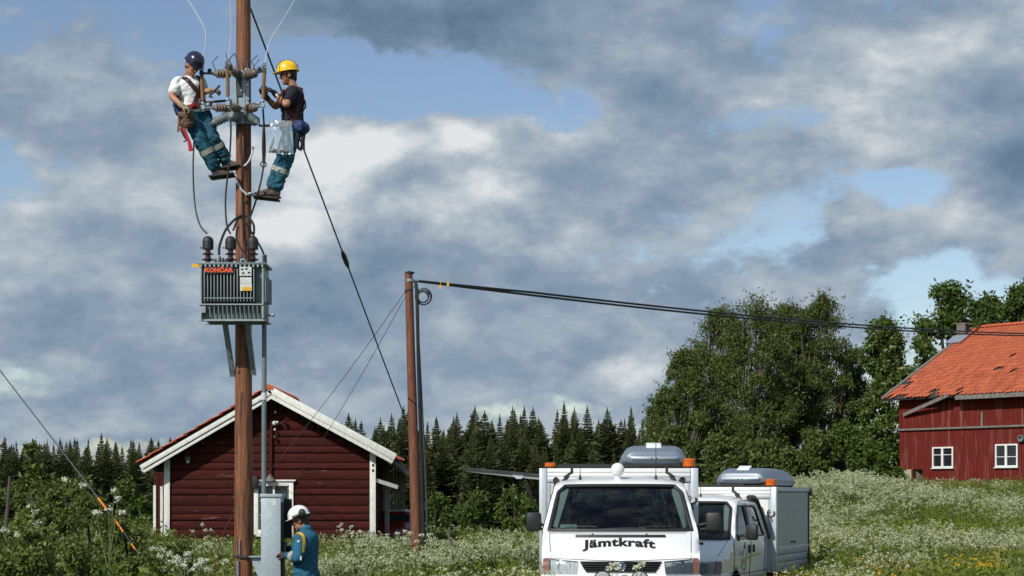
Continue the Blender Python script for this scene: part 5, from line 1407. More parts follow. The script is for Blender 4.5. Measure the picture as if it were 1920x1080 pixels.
def fuse(mb, voxel, smooth=3, fold=0, ff=(9, 9, 20), seed=0):
    """one continuous surface from overlapping closed shapes"""
    me = bpy.data.meshes.new('fuse'); me.from_pydata([tuple(p) for p in mb.v], [], mb.f)
    bm = bmesh.new(); bm.from_mesh(me); bmesh.ops.recalc_face_normals(bm, faces=bm.faces); bm.to_mesh(me); bm.free()
    ob = bpy.data.objects.new('fuse', me); COL.objects.link(ob)
    md = ob.modifiers.new('r', 'REMESH'); md.mode = 'VOXEL'; md.voxel_size = voxel
    if smooth: s = ob.modifiers.new('s', 'SMOOTH'); s.factor = .5; s.iterations = smooth
    dg = bpy.context.evaluated_depsgraph_get(); dg.update()
    out = bpy.data.meshes.new_from_object(ob.evaluated_get(dg), depsgraph=dg)
    bpy.data.objects.remove(ob); bpy.data.meshes.remove(me)
    if fold:
        nrm = [v.normal.copy() for v in out.vertices]
        for v, n in zip(out.vertices, nrm):
            p = v.co; q = Vector((p.x * ff[0] + seed, p.y * ff[1], p.z * ff[2] + .8 * math.sin(p.x * 9 + p.y * 7)))
            a = noise.noise(q); b = noise.noise(q * 2.3 + Vector((5, 1, 2)))
            v.co = p + n * fold * ((1 - abs(a) * 2.2) * .8 + b * .5)
    return out


def put(me, name, m, parent, smooth=True):
    off = root_loc(parent)
    me.transform(Matrix.Translation(-off)); me.name = name
    if smooth: me.polygons.foreach_set('use_smooth', [True] * len(me.polygons))
    return link_mesh(name, me, M[m] if isinstance(m, str) else m, parent)


def limb(mb, pts, rads, n=14):
    pts = [Vector(p) for p in pts]
    d0 = (pts[0] - pts[1]).normalized(); d1 = (pts[-1] - pts[-2]).normalized()
    def rr(r, k): return (r[0] * k, r[1] * k) if isinstance(r, tuple) else r * k
    def rmean(r): return (r[0] + r[1]) / 2 if isinstance(r, tuple) else r
    a, b = rads[0], rads[-1]
    mb.tube([pts[0] + d0 * rmean(a) * .55, pts[0] + d0 * rmean(a) * .3] + pts + [pts[-1] + d1 * rmean(b) * .3, pts[-1] + d1 * rmean(b) * .55], [rr(a, .55), rr(a, .85)] + list(rads) + [rr(b, .85), rr(b, .55)], n)


class Frame:
    def __init__(s, pel, chest, Fw):
        s.P = Vector(pel); s.C = Vector(chest); s.U = (s.C - s.P).normalized()
        f = Vector(Fw); s.F = (f - s.U * f.dot(s.U)).normalized(); s.S = s.U.cross(s.F); s.h = (s.C - s.P).length
    def T(s, a, b, h): return s.P + s.U * (h * s.h) + s.S * a + s.F * b


def torso(mb, fr, prof, n=22):
    """prof: (height 0..1, half width, half depth, forward shift)"""
    rings = []
    for (h, rw, rd, sh) in prof:
        rings.append([fr.T(rw * math.cos(2 * math.pi * k / n), rd * math.sin(2 * math.pi * k / n) + sh, h) for k in range(n)])
    mb.rings(rings)


BODY = [(-.16, .12, .10, -.01), (-.08, .165, .125, -.015), (.05, .165, .12, -.01), (.28, .14, .105, 0), (.5, .15, .112, .005), (.75, .172, .12, .005), (.92, .175, .11, -.005), (1.02, .14, .085, -.015), (1.10, .07, .06, -.02), (1.16, .05, .05, -.015)]
def grow(prof, d): return [(h, a + d, b + d, s) for h, a, b, s in prof]


def head(mb, c, fw, up):
    c = Vector(c); f = Vector(fw).normalized(); s = Vector(up).cross(f).normalized(); u = f.cross(s)
    rot = Matrix((f, s, u)).transposed()
    mb.ball(c + u * .03, (.098, .077, .105), 20, 14, rot); mb.ball(c + f * .028 - u * .055, (.064, .055, .062), 16, 10, rot)
    mb.ball(c + f * .078 - u * .098, (.018, .022, .016), 10, 8, rot); mb.ball(c + f * .060 - u * .005, (.042, .060, .05), 14, 10, rot)
    mb.ball(c + f * .104 - u * .012, (.020, .011, .024), 10, 8, rot); mb.ball(c + f * .112 - u * .025, (.013, .016, .012), 10, 8, rot)
    mb.ball(c + f * .088 - u * .060, (.012, .024, .008), 10, 6, rot); mb.ball(c + f * .085 - u * .073, (.012, .021, .008), 10, 6, rot)
    mb.ball(c + f * .088 + u * .028, (.014, .052, .012), 12, 8, rot)
    for k in (-1, 1): mb.ball(c - f * .005 - u * .005 + s * (.078 * k), (.024, .011, .034), 12, 8, rot)
    return f, s, u, rot


def hand(mb, W, d, n, curl=.5, ex=0.0, thumb=1, spread=1.0):
    """palm and five fingers; d along the hand, n out of the palm, thumb side = thumb * (d x n)"""
    W = Vector(W); d = Vector(d).normalized(); n = Vector(n); n = (n - d * n.dot(d)).normalized(); s = d.cross(n) * thumb
    mb.tube([W - d * .03, W, W + d * .03, W + d * .07, W + d * .095], [(.026 + ex, .022 + ex), (.028 + ex, .02 + ex), (.038 + ex, .018 + ex), (.043 + ex, .017 + ex), (.038 + ex, .012 + ex)], 14, side=s)
    for k, (o, L) in enumerate(((.031, .072), (.011, .08), (-.010, .075), (-.030, .06))):
        p = W + d * .085 + s * o; dd = (d + s * (o * 2.0 * spread)).normalized(); pts = [p - dd * .02, p]; a = 0
        for j, (fr_, ca) in enumerate(((.42, .55), (.32, .75), (.26, .6))):
            a += curl * ca * 1.5
            q = dd * math.cos(a) + n * math.sin(a); p = p + q * L * fr_; pts.append(p)
        r = .0098 + ex * .7; mb.tube(pts, [r * 1.1, r * 1.05, r, r * .94, r * .8], 9)
        mb.ball(pts[-1], r * .82, 8, 6)
    p = W + d * .025 + s * .03; t1 = (d * .55 + s * .75 + n * .3).normalized(); t2 = (d * .8 + s * .2 + n * (.3 + curl * .5)).normalized()
    pts = [p - t1 * .015, p + t1 * .03, p + t1 * .03 + t2 * .032, p + t1 * .03 + (t2 + n * .25 * curl).normalized() * .058]
    r = .0118 + ex * .7; mb.tube(pts, [r * 1.2, r * 1.1, r, r * .8], 9); mb.ball(pts[-1], r * .82, 8, 6)


def helmet(parent, c, f, s, u, m, ridge=None):
    mb = MB(); rings = []; n = 32
    def pt(a, rs, rf, z, ex=0): return c + s * (rs * math.sin(a)) + f * ((rf + ex) * math.cos(a)) + u * z
    for k in range(9):
        t = R(4 + 86 * k / 8); rings.append([pt(2 * math.pi * j / n, .116 * math.sin(t), .140 * math.sin(t), .052 + .122 * math.cos(t)) for j in range(n)])
    rings.append([pt(2 * math.pi * j / n, .119, .143, .035, 0) for j in range(n)])
    rings.append([pt(2 * math.pi * j / n, .130, .150, .028, .050 * max(0, math.cos(2 * math.pi * j / n)) ** 3) for j in range(n)])
    rings.append([pt(2 * math.pi * j / n, .129, .149, .022, .050 * max(0, math.cos(2 * math.pi * j / n)) ** 3) for j in range(n)])
    rings.append([pt(2 * math.pi * j / n, .112, .136, .03) for j in range(n)])
    mb.rings(rings); h = mb.build('helmet', M[m], parent)
    if ridge:
        mb = MB(); arc = []
        for k in range(15):
            t = R(-78 + 156 * k / 14); arc.append(c + f * (.143 * math.sin(t)) + u * (.054 + .124 * math.cos(t)))
        mb.tube(arc, [(.006, .004)] * 15, 6, side=s); mb.build('helmet_ridge', M[ridge], h)
        for q in (-1, 1):
            mb = MB(); mb.tube([c + f * .03 + s * (q * .112) + u * .04, c + f * .035 + s * (q * .075) - u * .06, c + f * .055 + s * (q * .03) - u * .115], .006, 6); mb.build('chin_strap', M['harness_dk'], h)
    return h


def bvh_of(objs):
    vs, fs = [], []
    for o in objs:
        off = root_loc(o); n = len(vs); vs += [v.co + off for v in o.data.vertices]; fs += [tuple(i + n for i in p.vertices) for p in o.data.polygons]
    return BVHTree.FromPolygons(vs, fs)


def ribbon(bvh, pts, wd, m, name, parent, off=.005, th=.004, closed=False):
    pts = [Vector(p) for p in pts]
    if closed: pts = pts + [pts[0]]
    dense = []
    for a, b in zip(pts, pts[1:]):
        k = max(2, int((b - a).length / .02)); dense += [a.lerp(b, i / k) for i in range(k)]
    dense.append(pts[-1])
    P_, N_ = [], []
    for p in dense:
        co, n, _, _ = bvh.find_nearest(p); P_.append(co); N_.append(n)
    for _ in range(3):
        P_ = [P_[0]] + [(P_[i - 1] + P_[i] * 2 + P_[i + 1]) / 4 for i in range(1, len(P_) - 1)] + [P_[-1]]
        N_ = [N_[0]] + [(N_[i - 1] + N_[i] + N_[i + 1]).normalized() for i in range(1, len(N_) - 1)] + [N_[-1]]
    rings = []
    for i, (p, n) in enumerate(zip(P_, N_)):
        t = P_[min(i + 1, len(P_) - 1)] - P_[max(i - 1, 0)]
        if t.length < 1e-6: t = Vector((0, 0, 1))
        s = t.normalized().cross(n).normalized() * wd / 2; q = p + n * off
        rings.append([q - s, q + s, q + s + n * th, q - s + n * th])
    mb = MB(); mb.rings(rings); return mb.build(name, M[m], parent)


def boot(mb, mbs, ank, toe, up=(0, 0, 1)):
    a, t = Vector(ank), Vector(toe); d = (t - a); d -= Vector(up) * d.dot(Vector(up)); L = d.length; d.normalize(); u = Vector(up)
    heel = a - d * .055 - u * .065
    mb.tube([a + u * .09, a + u * .02, a - u * .03], [.058, .056, .055], 12)
    mb.tube([heel + d * .0, heel + d * .05 + u * .012, heel + d * .13 + u * .010, heel + d * .20 - u * .002, heel + d * .265 - u * .012, heel + d * .285 - u * .018], [(.034, .040), (.043, .052), (.046, .046), (.050, .034), (.042, .026), (.025, .018)], 14, side=d.cross(u))
    mbs.tube([heel - u * .042 - d * .012, heel + d * .06 - u * .044, heel + d * .2 - u * .042, heel + d * .28 - u * .036], [(.036, .012), (.042, .013), (.054, .012), (.03, .010)], 12, side=d.cross(u))


def ring_band(a, b, t0, t1, r, m, name, parent, off=None):
    a, b = Vector(a), Vector(b); p, q = a.lerp(b, t0), a.lerp(b, t1)
    mb = MB(); d = (q - p).normalized(); mb.lathe([(r, 0), (r + .004, .002), (r + .004, (q - p).length - .002), (r, (q - p).length)], p, d, n=22, caps=False); return mb.build(name, M[m], parent)


def person(label, base, J, dress):
    e = empty('person', base, label, 'person')
    fr = Frame(J['pelvis'], J['chest'], J['facing'])
    S = fr.S
    sh = {k: J.get('sh_' + k) or fr.T(.178 * (1 if k == 'l' else -1), -.005, .96) for k in 'lr'}
    hp = {k: fr.T(.092 * (1 if k == 'l' else -1), -.005, -.04) for k in 'lr'}
    # body
    mb = MB(); torso(mb, fr, BODY)
    hc = Vector(J['head']); f, s, u, rot = head(mb, hc, J['look'], J.get('up', fr.U))
    nb_ = fr.T(0, -.02, 1.04); limb(mb, [nb_, hc - u * .05 - f * .02], [.058, .054])
    for k in 'lr':
        limb(mb, [sh[k], sh[k].lerp(J['el_' + k], .5), J['el_' + k]], [.056, .050, .042]); limb(mb, [J['el_' + k], Vector(J['el_' + k]).lerp(J['wr_' + k], .35), J['wr_' + k]], [.042, .041, .028])
        limb(mb, [hp[k], hp[k].lerp(J['kn_' + k], .4), J['kn_' + k]], [.085, .078, .056]); limb(mb, [J['kn_' + k], Vector(J['kn_' + k]).lerp(J['an_' + k], .35), J['an_' + k]], [.056, .056, .038])
        hd = J['hand_' + k]; hand(mb, J['wr_' + k], hd[0], hd[1], hd[2], 0, hd[3])
    body = put(fuse(mb, .0085, 2), 'body', 'skin', e)
    mb = MB()
    for k in (-1, 1): mb.ball(hc + f * .090 + u * .012 + s * (.031 * k), (.009, .014, .009), 8, 6, rot)
    mb.build('eyes', M['ink'], body)
    mb = MB(); mb.ball(hc - f * .022 + u * .025, (.094, .082, .10), 18, 12, rot); mb.ball(hc - f * .06 - u * .04, (.045, .06, .05), 12, 8, rot); put(fuse(mb, .008, 2), 'hair', 'hair', e)
    if dress.get('glasses'):
        mb = MB()
        for k in (-1, 1): mb.ball(hc + f * .101 + u * .014 + s * (.032 * k), (.008, .026, .018), 10, 8, rot); mb.bar(hc + f * .10 + s * (.055 * k) + u * .018, hc + s * (.084 * k) + u * .012, .005, .008)
        mb.bar(hc + f * .107 - s * .01 + u * .016, hc + f * .107 + s * .01 + u * .016, .005, .005); mb.build('glasses', M['ink'], e)
    helmet(e, hc + u * .025, f, s, u, dress['helmet'], dress.get('ridge'))
    # top
    mb = MB(); g = dress.get('loose', .018)
    torso(mb, fr, [p for p in grow(BODY, g) if p[0] <= dress.get('neck', 1.11) and p[0] >= -.09])
    for k in 'lr':
        el = Vector(J['el_' + k]); wr = Vector(J['wr_' + k])
        limb(mb, [fr.T(.10 * (1 if k == 'l' else -1), 0, .96), sh[k]], [.060, .062])
        if dress['sleeve'] == 'short': limb(mb, [sh[k], sh[k].lerp(el, .45), sh[k].lerp(el, .66)], [.062, .064, .068])
        else:
            limb(mb, [sh[k], sh[k].lerp(el, .5), el], [.078, .070, .064]); limb(mb, [el, el.lerp(wr, .5), el.lerp(wr, .93)], [.062, .056, .048])
    if dress.get('collar'): limb(mb, [fr.T(0, -.02, 1.08), fr.T(0, -.015, 1.20)], [.078, .074])
    top = put(fuse(mb, .011, 3, dress.get('fold', .010), (7, 7, 13), 3), dress['top_name'], dress['top'], e)
    # trousers
    mb = MB(); torso(mb, fr, [(-.22, .14, .115, -.01), (-.1, .180, .14, -.015), (.03, .178, .136, -.01), (.13, .163, .128, -.005)])
    for k in 'lr':
        kn = Vector(J['kn_' + k]); an = Vector(J['an_' + k])
        limb(mb, [hp[k], hp[k].lerp(kn, .5), kn, kn.lerp(an, .5), kn.lerp(an, .93)], [.108, .100, .090, .084, .078])
    tr = put(fuse(mb, .011, 3, .017, (8, 8, 15), 11), 'trousers', dress['trousers'], e)
    if dress.get('bands'):
        for k in 'lr': ring_band(J['kn_' + k], J['an_' + k], .30, .47, .094, 'reflex', 'reflective_band', tr)
    for k in 'lr':
        mb, ms = MB(), MB(); boot(mb, ms, J['an_' + k], J['toe_' + k]); bo = put(fuse(mb, .009, 2), 'boot', 'boot', e); ms.build('sole', M['sole'], bo)
        mb = MB(); hd = J['hand_' + k]; hand(mb, J['wr_' + k], hd[0], hd[1], hd[2], .0035, hd[3])
        wr = Vector(J['wr_' + k]); dv = (wr - Vector(J['el_' + k])).normalized()
        mb.lathe([(.036, -.055), (.042, -.05), (.037, 0), (.034, .02)], wr, dv, n=14)
        put(fuse(mb, .0062, 2), 'glove', dress['glove'][k] if isinstance(dress['glove'], dict) else dress['glove'], e)
    return e, fr, top, tr, (hc, f, s, u, rot)


V = Vector
# --- left worker: white shirt, navy helmet, leaning back, bent over the fuse
Y = PY
J1 = dict(pelvis=P(366, 208, Y - .12), chest=P(354, 150, Y - .16), facing=(.66, -.75, 0), head=P(361, 124, Y - .27), look=(.55, -.55, -.62), up=(.35, -.25, .9),
          el_r=P(322, 181, Y - .36), wr_r=P(342, 199, Y - .44), el_l=P(381, 172, Y - .14), wr_l=P(396, 170, Y - .30),
          hand_r=((.85, -.1, -.35), (.2, .3, -.9), .75, -1), hand_l=((.9, -.25, .05), (-.1, .0, -1), .8, 1),
          kn_r=P(377, 264, Y - .22), an_r=P(405, 316, Y - .10), toe_r=P(436, 322, Y - .08), kn_l=P(397, 258, Y - .14), an_l=P(424, 300, Y + .0), toe_l=P(455, 306, Y + .0))
w1, f1, top1, tr1, h1_ = person('worker in white T-shirt and navy helmet leaning back from the pole', P(405, 333, Y), J1,
                               dict(helmet='helmet_navy', top='cloth_white', top_name='t_shirt', sleeve='short', trousers='cloth_teal', bands=True, glove='glove', loose=.030, fold=.012))
bv = bvh_of([top1]); T = f1.T
ribbon(bv, [T(-.10, -.12, .8), T(-.10, -.06, 1.05), T(-.10, .1, .98), T(-.07, .16, .75), T(.0, .17, .5), T(.07, .17, .28), T(.12, .15, .12)], .062, 'harness_dk', 'harness_strap', w1)
ribbon(bv, [T(.10, -.12, .8), T(.10, -.06, 1.05), T(.10, .1, .98), T(.07, .16, .75), T(.0, .17, .45), T(-.06, .17, .25), T(-.12, .15, .1)], .062, 'harness_dk', 'harness_strap', w1)
bt_ = bvh_of([top1, tr1])
def belt(fr, bv_, h, wd, m, name, par, off=.01): return ribbon(bv_, [fr.T(.24 * math.cos(2 * math.pi * k / 16), .2 * math.sin(2 * math.pi * k / 16), h) for k in range(16)], wd, m, name, par, off, .01, True)
belt(f1, bt_, .10, .065, 'harness', 'harness_belt', w1)
for (a, b, h, m, sz) in ((-.12, .17, .11, 'red_strap', (.06, .05, .05)), (.05, .19, .10, 'steel', (.05, .02, .05)), (.13, .17, .10, 'red_strap', (.05, .04, .06))):
    mb = MB(); mb.box(T(a, b, h), sz, Matrix((f1.S, f1.F, f1.U)).transposed()); mb.build('buckle', M[m], w1, bevel=.008)
mb = MB(); c = P(331, 197, Y - .2); mb.tube([c + V((0, 0, .12)), c, c + V((.03, 0, -.11)), c + V((.05, 0, -.13))], [(.05, .03), (.075, .045), (.06, .04), (.02, .02)], 14); put(fuse(mb, .01, 2, .008), 'hip_pad', 'blue_nylon', w1)
tp = empty('tool_pouch', P(348, 240, Y - .4), 'brown leather tool pouch with red strap hanging at the left worker hip', 'tool pouch')
mb = MB(); c = P(349, 226, Y - .36)
mb.tube([c + V((.0, 0, .11)), c + V((0, 0, .04)), c + V((.005, 0, -.06)), c + V((.005, 0, -.10))], [(.085, .05), (.098, .06), (.09, .055), (.06, .04)], 16, side=(1, 0, 0)); put(fuse(mb, .01, 2, .008), 'pouch', 'leather', tp)
mb = MB(); mb.box(c + V((0, -.058, .06)), (.19, .02, .07)); mb.build('flap', M['leather'], tp, bevel=.008)
mb = MB(); a, b = P(335.5, 220, Y - .38), P(334, 247, Y - .38); mb.tube([a, b], [.013, .016], 8); mb.build('hammer_handle', M['fuse'], tp)
mb = MB(); mb.tube([P(344, 240, Y - .4), P(349, 252, Y - .4), P(355, 266, Y - .4), P(358, 283, Y - .4)], [(.022, .012), (.018, .01), (.02, .012), (.03, .012)], 8, side=(1, 0, 0)); mb.tube([P(352, 258, Y - .4), P(354, 270, Y - .4), P(360, 281, Y - .42)], [(.014, .008)] * 3, 8, side=(1, 0, 0)); mb.build('red_strap', M['red_strap'], tp)
mb = MB(); mb.tube([P(341, 240, Y - .39), P(346, 253, Y - .39), P(350, 262, Y - .39)], [(.03, .02), (.026, .02), (.014, .012)], 8, side=(1, 0, 0)); mb.tube([P(344, 266, Y - .4), P(351, 263, Y - .4)], .009, 6); mb.build('black_sheath', M['harness_dk'], tp)
mb = MB(); a, b = P(392, 181, Y - .40), P(412, 160, Y - .42); mb.tube([a, a.lerp(b, .3), a.lerp(b, .7), b], [.012, .015, .013, .018], 8); mb.tube([a, a + V((.05, 0, -.012))], .011, 6); thing1(mb, 'pliers', M['steel_dark'], 'dark pliers in the gloved hand of the white-shirted worker', 'pliers')
# --- right worker: navy shirt, yellow helmet
J2 = dict(pelvis=P(547, 240, Y), chest=P(549, 172, Y), facing=(-1, -.12, 0), head=P(541, 142, Y - .02), look=(-1, -.18, -.16), up=(.05, 0, 1),
          el_l=P(537, 197, Y - .30), wr_l=P(514, 174, Y - .24), el_r=P(516, 200, Y + .08), wr_r=P(497, 180, Y - .06),
          hand_l=((-.75, .1, .65), (-.5, .3, -.8), .75, 1), hand_r=((-.15, .05, 1), (.2, -.9, .1), .8, -1),
          kn_l=P(536, 300, Y - .11), an_l=P(517, 355, Y - .09), toe_l=P(485, 361, Y - .09), kn_r=P(530, 298, Y + .10), an_r=P(509, 353, Y + .08), toe_r=P(478, 360, Y + .08))
w2, f2, top2, tr2, h2_ = person('worker in navy T-shirt and yellow helmet standing right of the pole', P(512, 375, Y), J2,
                               dict(helmet='helmet_yellow', ridge='harness_dk', glasses=True, top='cloth_navy', top_name='t_shirt', sleeve='short', trousers='cloth_teal', bands=True, glove='glove_dark', loose=.026))
bv = bvh_of([top2]); T = f2.T; bt_ = bvh_of([top2, tr2])
for s_ in (1, -1):
    ribbon(bv, [T(.10 * s_, .17, .45), T(.12 * s_, .14, .75), T(.11 * s_, .08, 1.0), T(.10 * s_, -.06, 1.05), T(.07 * s_, -.14, .8), T(.0, -.17, .5), T(-.05 * s_, -.17, .2)], .05, 'harness', 'harness_strap', w2)
ribbon(bv, [T(.2, .08, .42), T(.21, .0, .3), T(.19, -.1, .15), T(.12, -.16, .08)], .05, 'harness', 'harness_strap', w2)
ribbon(bv, [T(.2, -.12, .6), T(.21, -.08, .35), T(.2, -.04, .1)], .045, 'harness', 'harness_strap', w2)
belt(f2, bt_, .04, .06, 'harness', 'harness_belt', w2)
mb = MB(); mb.box(T(.06, .17, .05), (.06, .03, .05), Matrix((f2.S, f2.F, f2.U)).transposed()); mb.build('buckle', M['steel'], w2, bevel=.008)
mb = MB(); a = J2['wr_l']; d = (Vector(a) - Vector(J2['el_l'])).normalized(); mb.lathe([(.034, -.014), (.039, -.008), (.039, .008), (.034, .014)], Vector(a) - d * .065, d, n=16, caps=False); mb.ball(Vector(a) - d * .065 + V((.02, -.035, .02)), (.016, .012, .016), 8, 6); mb.build('watch', M['chrome'], w2)
mb = MB(); mb.tube([P(567, 182, Y - .02), P(572, 190, Y - .03), P(573, 200, Y - .03), P(566, 211, Y - .03)], .011, 6); mb.ball(P(567, 166, Y), .012, 6, 5); mb.build('back_loop', M['cable'], w2)
wire('work_lanyard', [P(511, 197, Y - .35), P(520, 190, Y - .36), P(527, 176, Y - .33), P(532, 168, Y - .26)], .012, M['harness'], 'dark red lanyard looping in front of the right worker forearm', 'lanyard', sub=5)
rb = empty('rope_bag', P(564, 282, Y - .2), 'rolled blue rope bag with hanging dark loop on the right worker hip', 'rope bag')
mb = MB(); mb.tube([P(553, 240, Y - .26), P(560, 238, Y - .26), P(568, 240, Y - .2), P(574, 242, Y - .12)], [.05, .085, .085, .05], 14); put(fuse(mb, .011, 2, .012), 'roll', 'blue_nylon', rb)
mb = MB(); mb.tube([P(560, 248, Y - .24), P(557, 265, Y - .24), P(558, 277, Y - .24), P(563, 281, Y - .24), P(567, 272, Y - .24), P(569, 250, Y - .22)], [.035, .03, .024, .024, .024, .03], 10); mb.build('loop', M['cloth_navy'], rb)
mb = MB(); mb.bar(P(570, 246, Y - .16), P(571, 281, Y - .16), .018, .012); mb.build('handle_stick', M['grey_wood'], rb)
pb = empty('plastic_bag', P(530, 295, Y - .28), 'clear plastic bag of fittings hanging in front of the right worker', 'plastic bag')
def bagpt(u, v, s_):
    a, b = P(513 + 40 * u, 236, Y), P(505 + 51 * u, 294 + 3 * u, Y); p = a.lerp(b, v)
    bulge = .012 + .075 * math.sin(math.pi * min(1, u)) * (.25 + .75 * v ** .7) * (1 if v < .97 else .6)
    w_ = noise.noise(V((u * 5, v * 2.2, s_ * 3))) * .022 + noise.noise(V((u * 11, v * 4, s_ * 5 + 2))) * .010
    return p + V((0, -.30 + s_ * bulge * 1.0 + w_, 0))
for s_ in (-1, 1):
    mb = MB(); mb.rings([[bagpt(i / 22, j / 26, s_) for i in range(23)] for j in range(27)], caps=False, closed=False); mb.build('film', M['bag'], pb, smooth=180)
rr = random.Random(4)
for k in range(16):
    u = .12 + .76 * rr.random(); c = bagpt(u, .90 + .07 * rr.random(), 0); mb = MB()
    d = V((rr.random() - .5, rr.random() - .5, rr.random() * .5)).normalized(); mb.tube([c - d * .025, c + d * .025], .009 + .006 * rr.random(), 6); mb.ball(c + d * .025, .017, 6, 5); mb.build('fitting', M[rr.choice(['steel', 'galv', 'fuse', 'steel_dark'])], pb)
# --- man at the cabinet
Y = CY + .12
J3 = dict(pelvis=P(573, 1080, Y), chest=P(572, 1004, Y - .01), facing=(-.93, .30, 0), head=P(563, 976, Y - .02), look=(-.93, .12, -.32), up=(-.1, 0, 1),
          el_l=P(559, 1046, Y - .28), wr_l=P(538, 1041, Y - .16), el_r=P(562, 1036, Y + .22), wr_r=P(541, 1030, Y + .12),
          hand_l=((-.95, .2, .2), (.1, .5, -.8), .55, 1), hand_r=((-.9, .0, .35), (-.1, -.5, -.8), .55, -1),
          kn_l=P(566, 1132, Y - .13), an_l=P(575, 1180, Y - .12), toe_l=P(542, 1186, Y - .1), kn_r=P(568, 1132, Y + .1), an_r=P(580, 1180, Y + .1), toe_r=P(548, 1186, Y + .12))
w3, f3, top3, tr3, h3_ = person('worker in blue and yellow jacket with white helmet at the grey cabinet', P(573, 1195, Y), J3,
                               dict(helmet='helmet_white', glasses=True, top='cloth_blue', top_name='jacket', sleeve='long', trousers='cloth_blue', glove='glove_dark', loose=.040, collar=True, fold=.011, neck=1.11))
hc, hf, hs, hu, hrot = h3_
ea = MB(); c = hc + hs * .128 - hf * .085 + hu * .075
ea.ball(c, (.048, .035, .055), 14, 10, hrot); ea = ea.build('ear_defender', M['black'], w3)
mb = MB(); mb.tube([hc + hs * .128 + hf * .03 + hu * .06, c], [.022, .016], 8); mb.ball(hc + hs * .122 + hf * .03 + hu * .062, (.03, .012, .022), 10, 6, hrot); mb.build('cup_arm', M['steel_dark'], ea)
mb = MB(); mb.ball(hc - hs * .128 - hf * .085 + hu * .075, (.048, .035, .055), 14, 10, hrot); mb.build('ear_defender', M['black'], w3)
bv = bvh_of([top3])
def snap(l): return [P(x, y, Y + d) for x, y, d in l]
ribbon(bv, snap([(549, 1006, -.15), (553, 998, -.2), (562, 997, -.24), (571, 1000, -.28), (577, 1007, -.3), (578, 1017, -.3), (575, 1028, -.3), (572, 1036, -.3)]), .042, 'tape_yellow', 'yellow_stripe', w3, .006)
ribbon(bv, [f3.T(-.10, .12, .85), f3.T(-.13, .05, 1.02), f3.T(-.16, -.06, .98), f3.T(-.17, -.14, .75)], .042, 'tape_yellow', 'yellow_stripe', w3, .006)
for k in 'lr': ring_band(J3['el_' + k], J3['wr_' + k], .30, .62, .066, 'reflex', 'cuff_band', w3)
for (x, y, sx, sy) in ((556.5, 1009.5, .034, .024), (568, 1048, .02, .05)):
    co, n, _, _ = bv.find_nearest(P(x, y, Y - .4)); mb = MB(); mb.box(co + n * .006, (sx, .006, sy)); mb.build('name_tag', M['plate_white'], w3)

# foot steps clamped to the pole
Y = PY
for (lab, pl, rod, wd) in (('lower left foot step under the white-shirted worker boots', (394, 440, 331.5, -.10), [(438, 327, -.12), (443, 330, -.16), (444, 340, -.16), (452, 355, -.15), (462, 364, -.14), (474, 366, -.05)], .013),
                           ('upper left foot step at the pole edge', (414, 452, 316, .02), [(450, 314, .0), (460, 310, -.14), (467, 302, -.13), (472, 290, -.11), (475, 276, -.06)], .013),
                           ('right foot step under the yellow-helmeted worker boots', (476, 523, 370.5, -.01), [(480, 367, -.05), (470, 362, -.12), (460, 366, -.13)], .014)):
    e = empty('climbing_step', P(pl[0], pl[2] + 4, Y), lab, 'foot step', 'foot steps on the pole')
    a, b = P(pl[0], pl[2] + (2 if pl[0] < 440 else -1), Y + pl[3]), P(pl[1], pl[2] + (-4 if pl[0] < 440 else 4), Y + pl[3]); mb = MB(); mb.bar(a, b, .30, .016); mb.bar(a, b, .05, .04); mb.build('tread', M['steel_dark'], e)
    mb = MB(); mb.tube([P(x, y, Y + d) for x, y, d in rod], wd, 8); mb.build('hook_rod', M['wire_white'], e)


# ------------------------------------------------------------------ vegetation
def np_mesh(name, v, f, mats, mi=None, smooth=False):
    """v (n,3), f (m,k) arrays"""
    me = bpy.data.meshes.new(name); k = f.shape[1]
    me.vertices.add(len(v)); me.vertices.foreach_set('co', np.asarray(v, dtype=np.float32).ravel())
    me.loops.add(f.size); me.loops.foreach_set('vertex_index', f.ravel().astype(np.int32))
    me.polygons.add(len(f)); me.polygons.foreach_set('loop_start', np.arange(0, f.size, k, dtype=np.int32))
    for m in mats: me.materials.append(m)
    if mi is not None: me.polygons.foreach_set('material_index', mi.astype(np.int32))
    if smooth: me.polygons.foreach_set('use_smooth', np.ones(len(f), dtype=bool))
    me.update(calc_edges=True); return me


def unit(a): return a / np.maximum(np.linalg.norm(a, axis=-1, keepdims=True), 1e-9)


def leaf_quads(c, ln, wd, g, droop=.0, up=None):
    """diamond leaves at centres c; random directions, drooping; returns verts, faces"""
    n = len(c); d = unit(g.normal(size=(n, 3)) + np.array([0, 0, -droop])); r = unit(g.normal(size=(n, 3)))
    s = unit(np.cross(d, r)); L = ln * (.65 + .7 * g.random((n, 1))); W = wd * (.65 + .7 * g.random((n, 1)))
    nn = np.cross(d, s)
    v = np.stack([c, c + d * L * .45 + s * W * .5 + nn * L * .06, c + d * L, c + d * L * .45 - s * W * .5 + nn * L * .06], 1).reshape(-1, 3)
    f = np.arange(n * 4).reshape(n, 4); return v, f


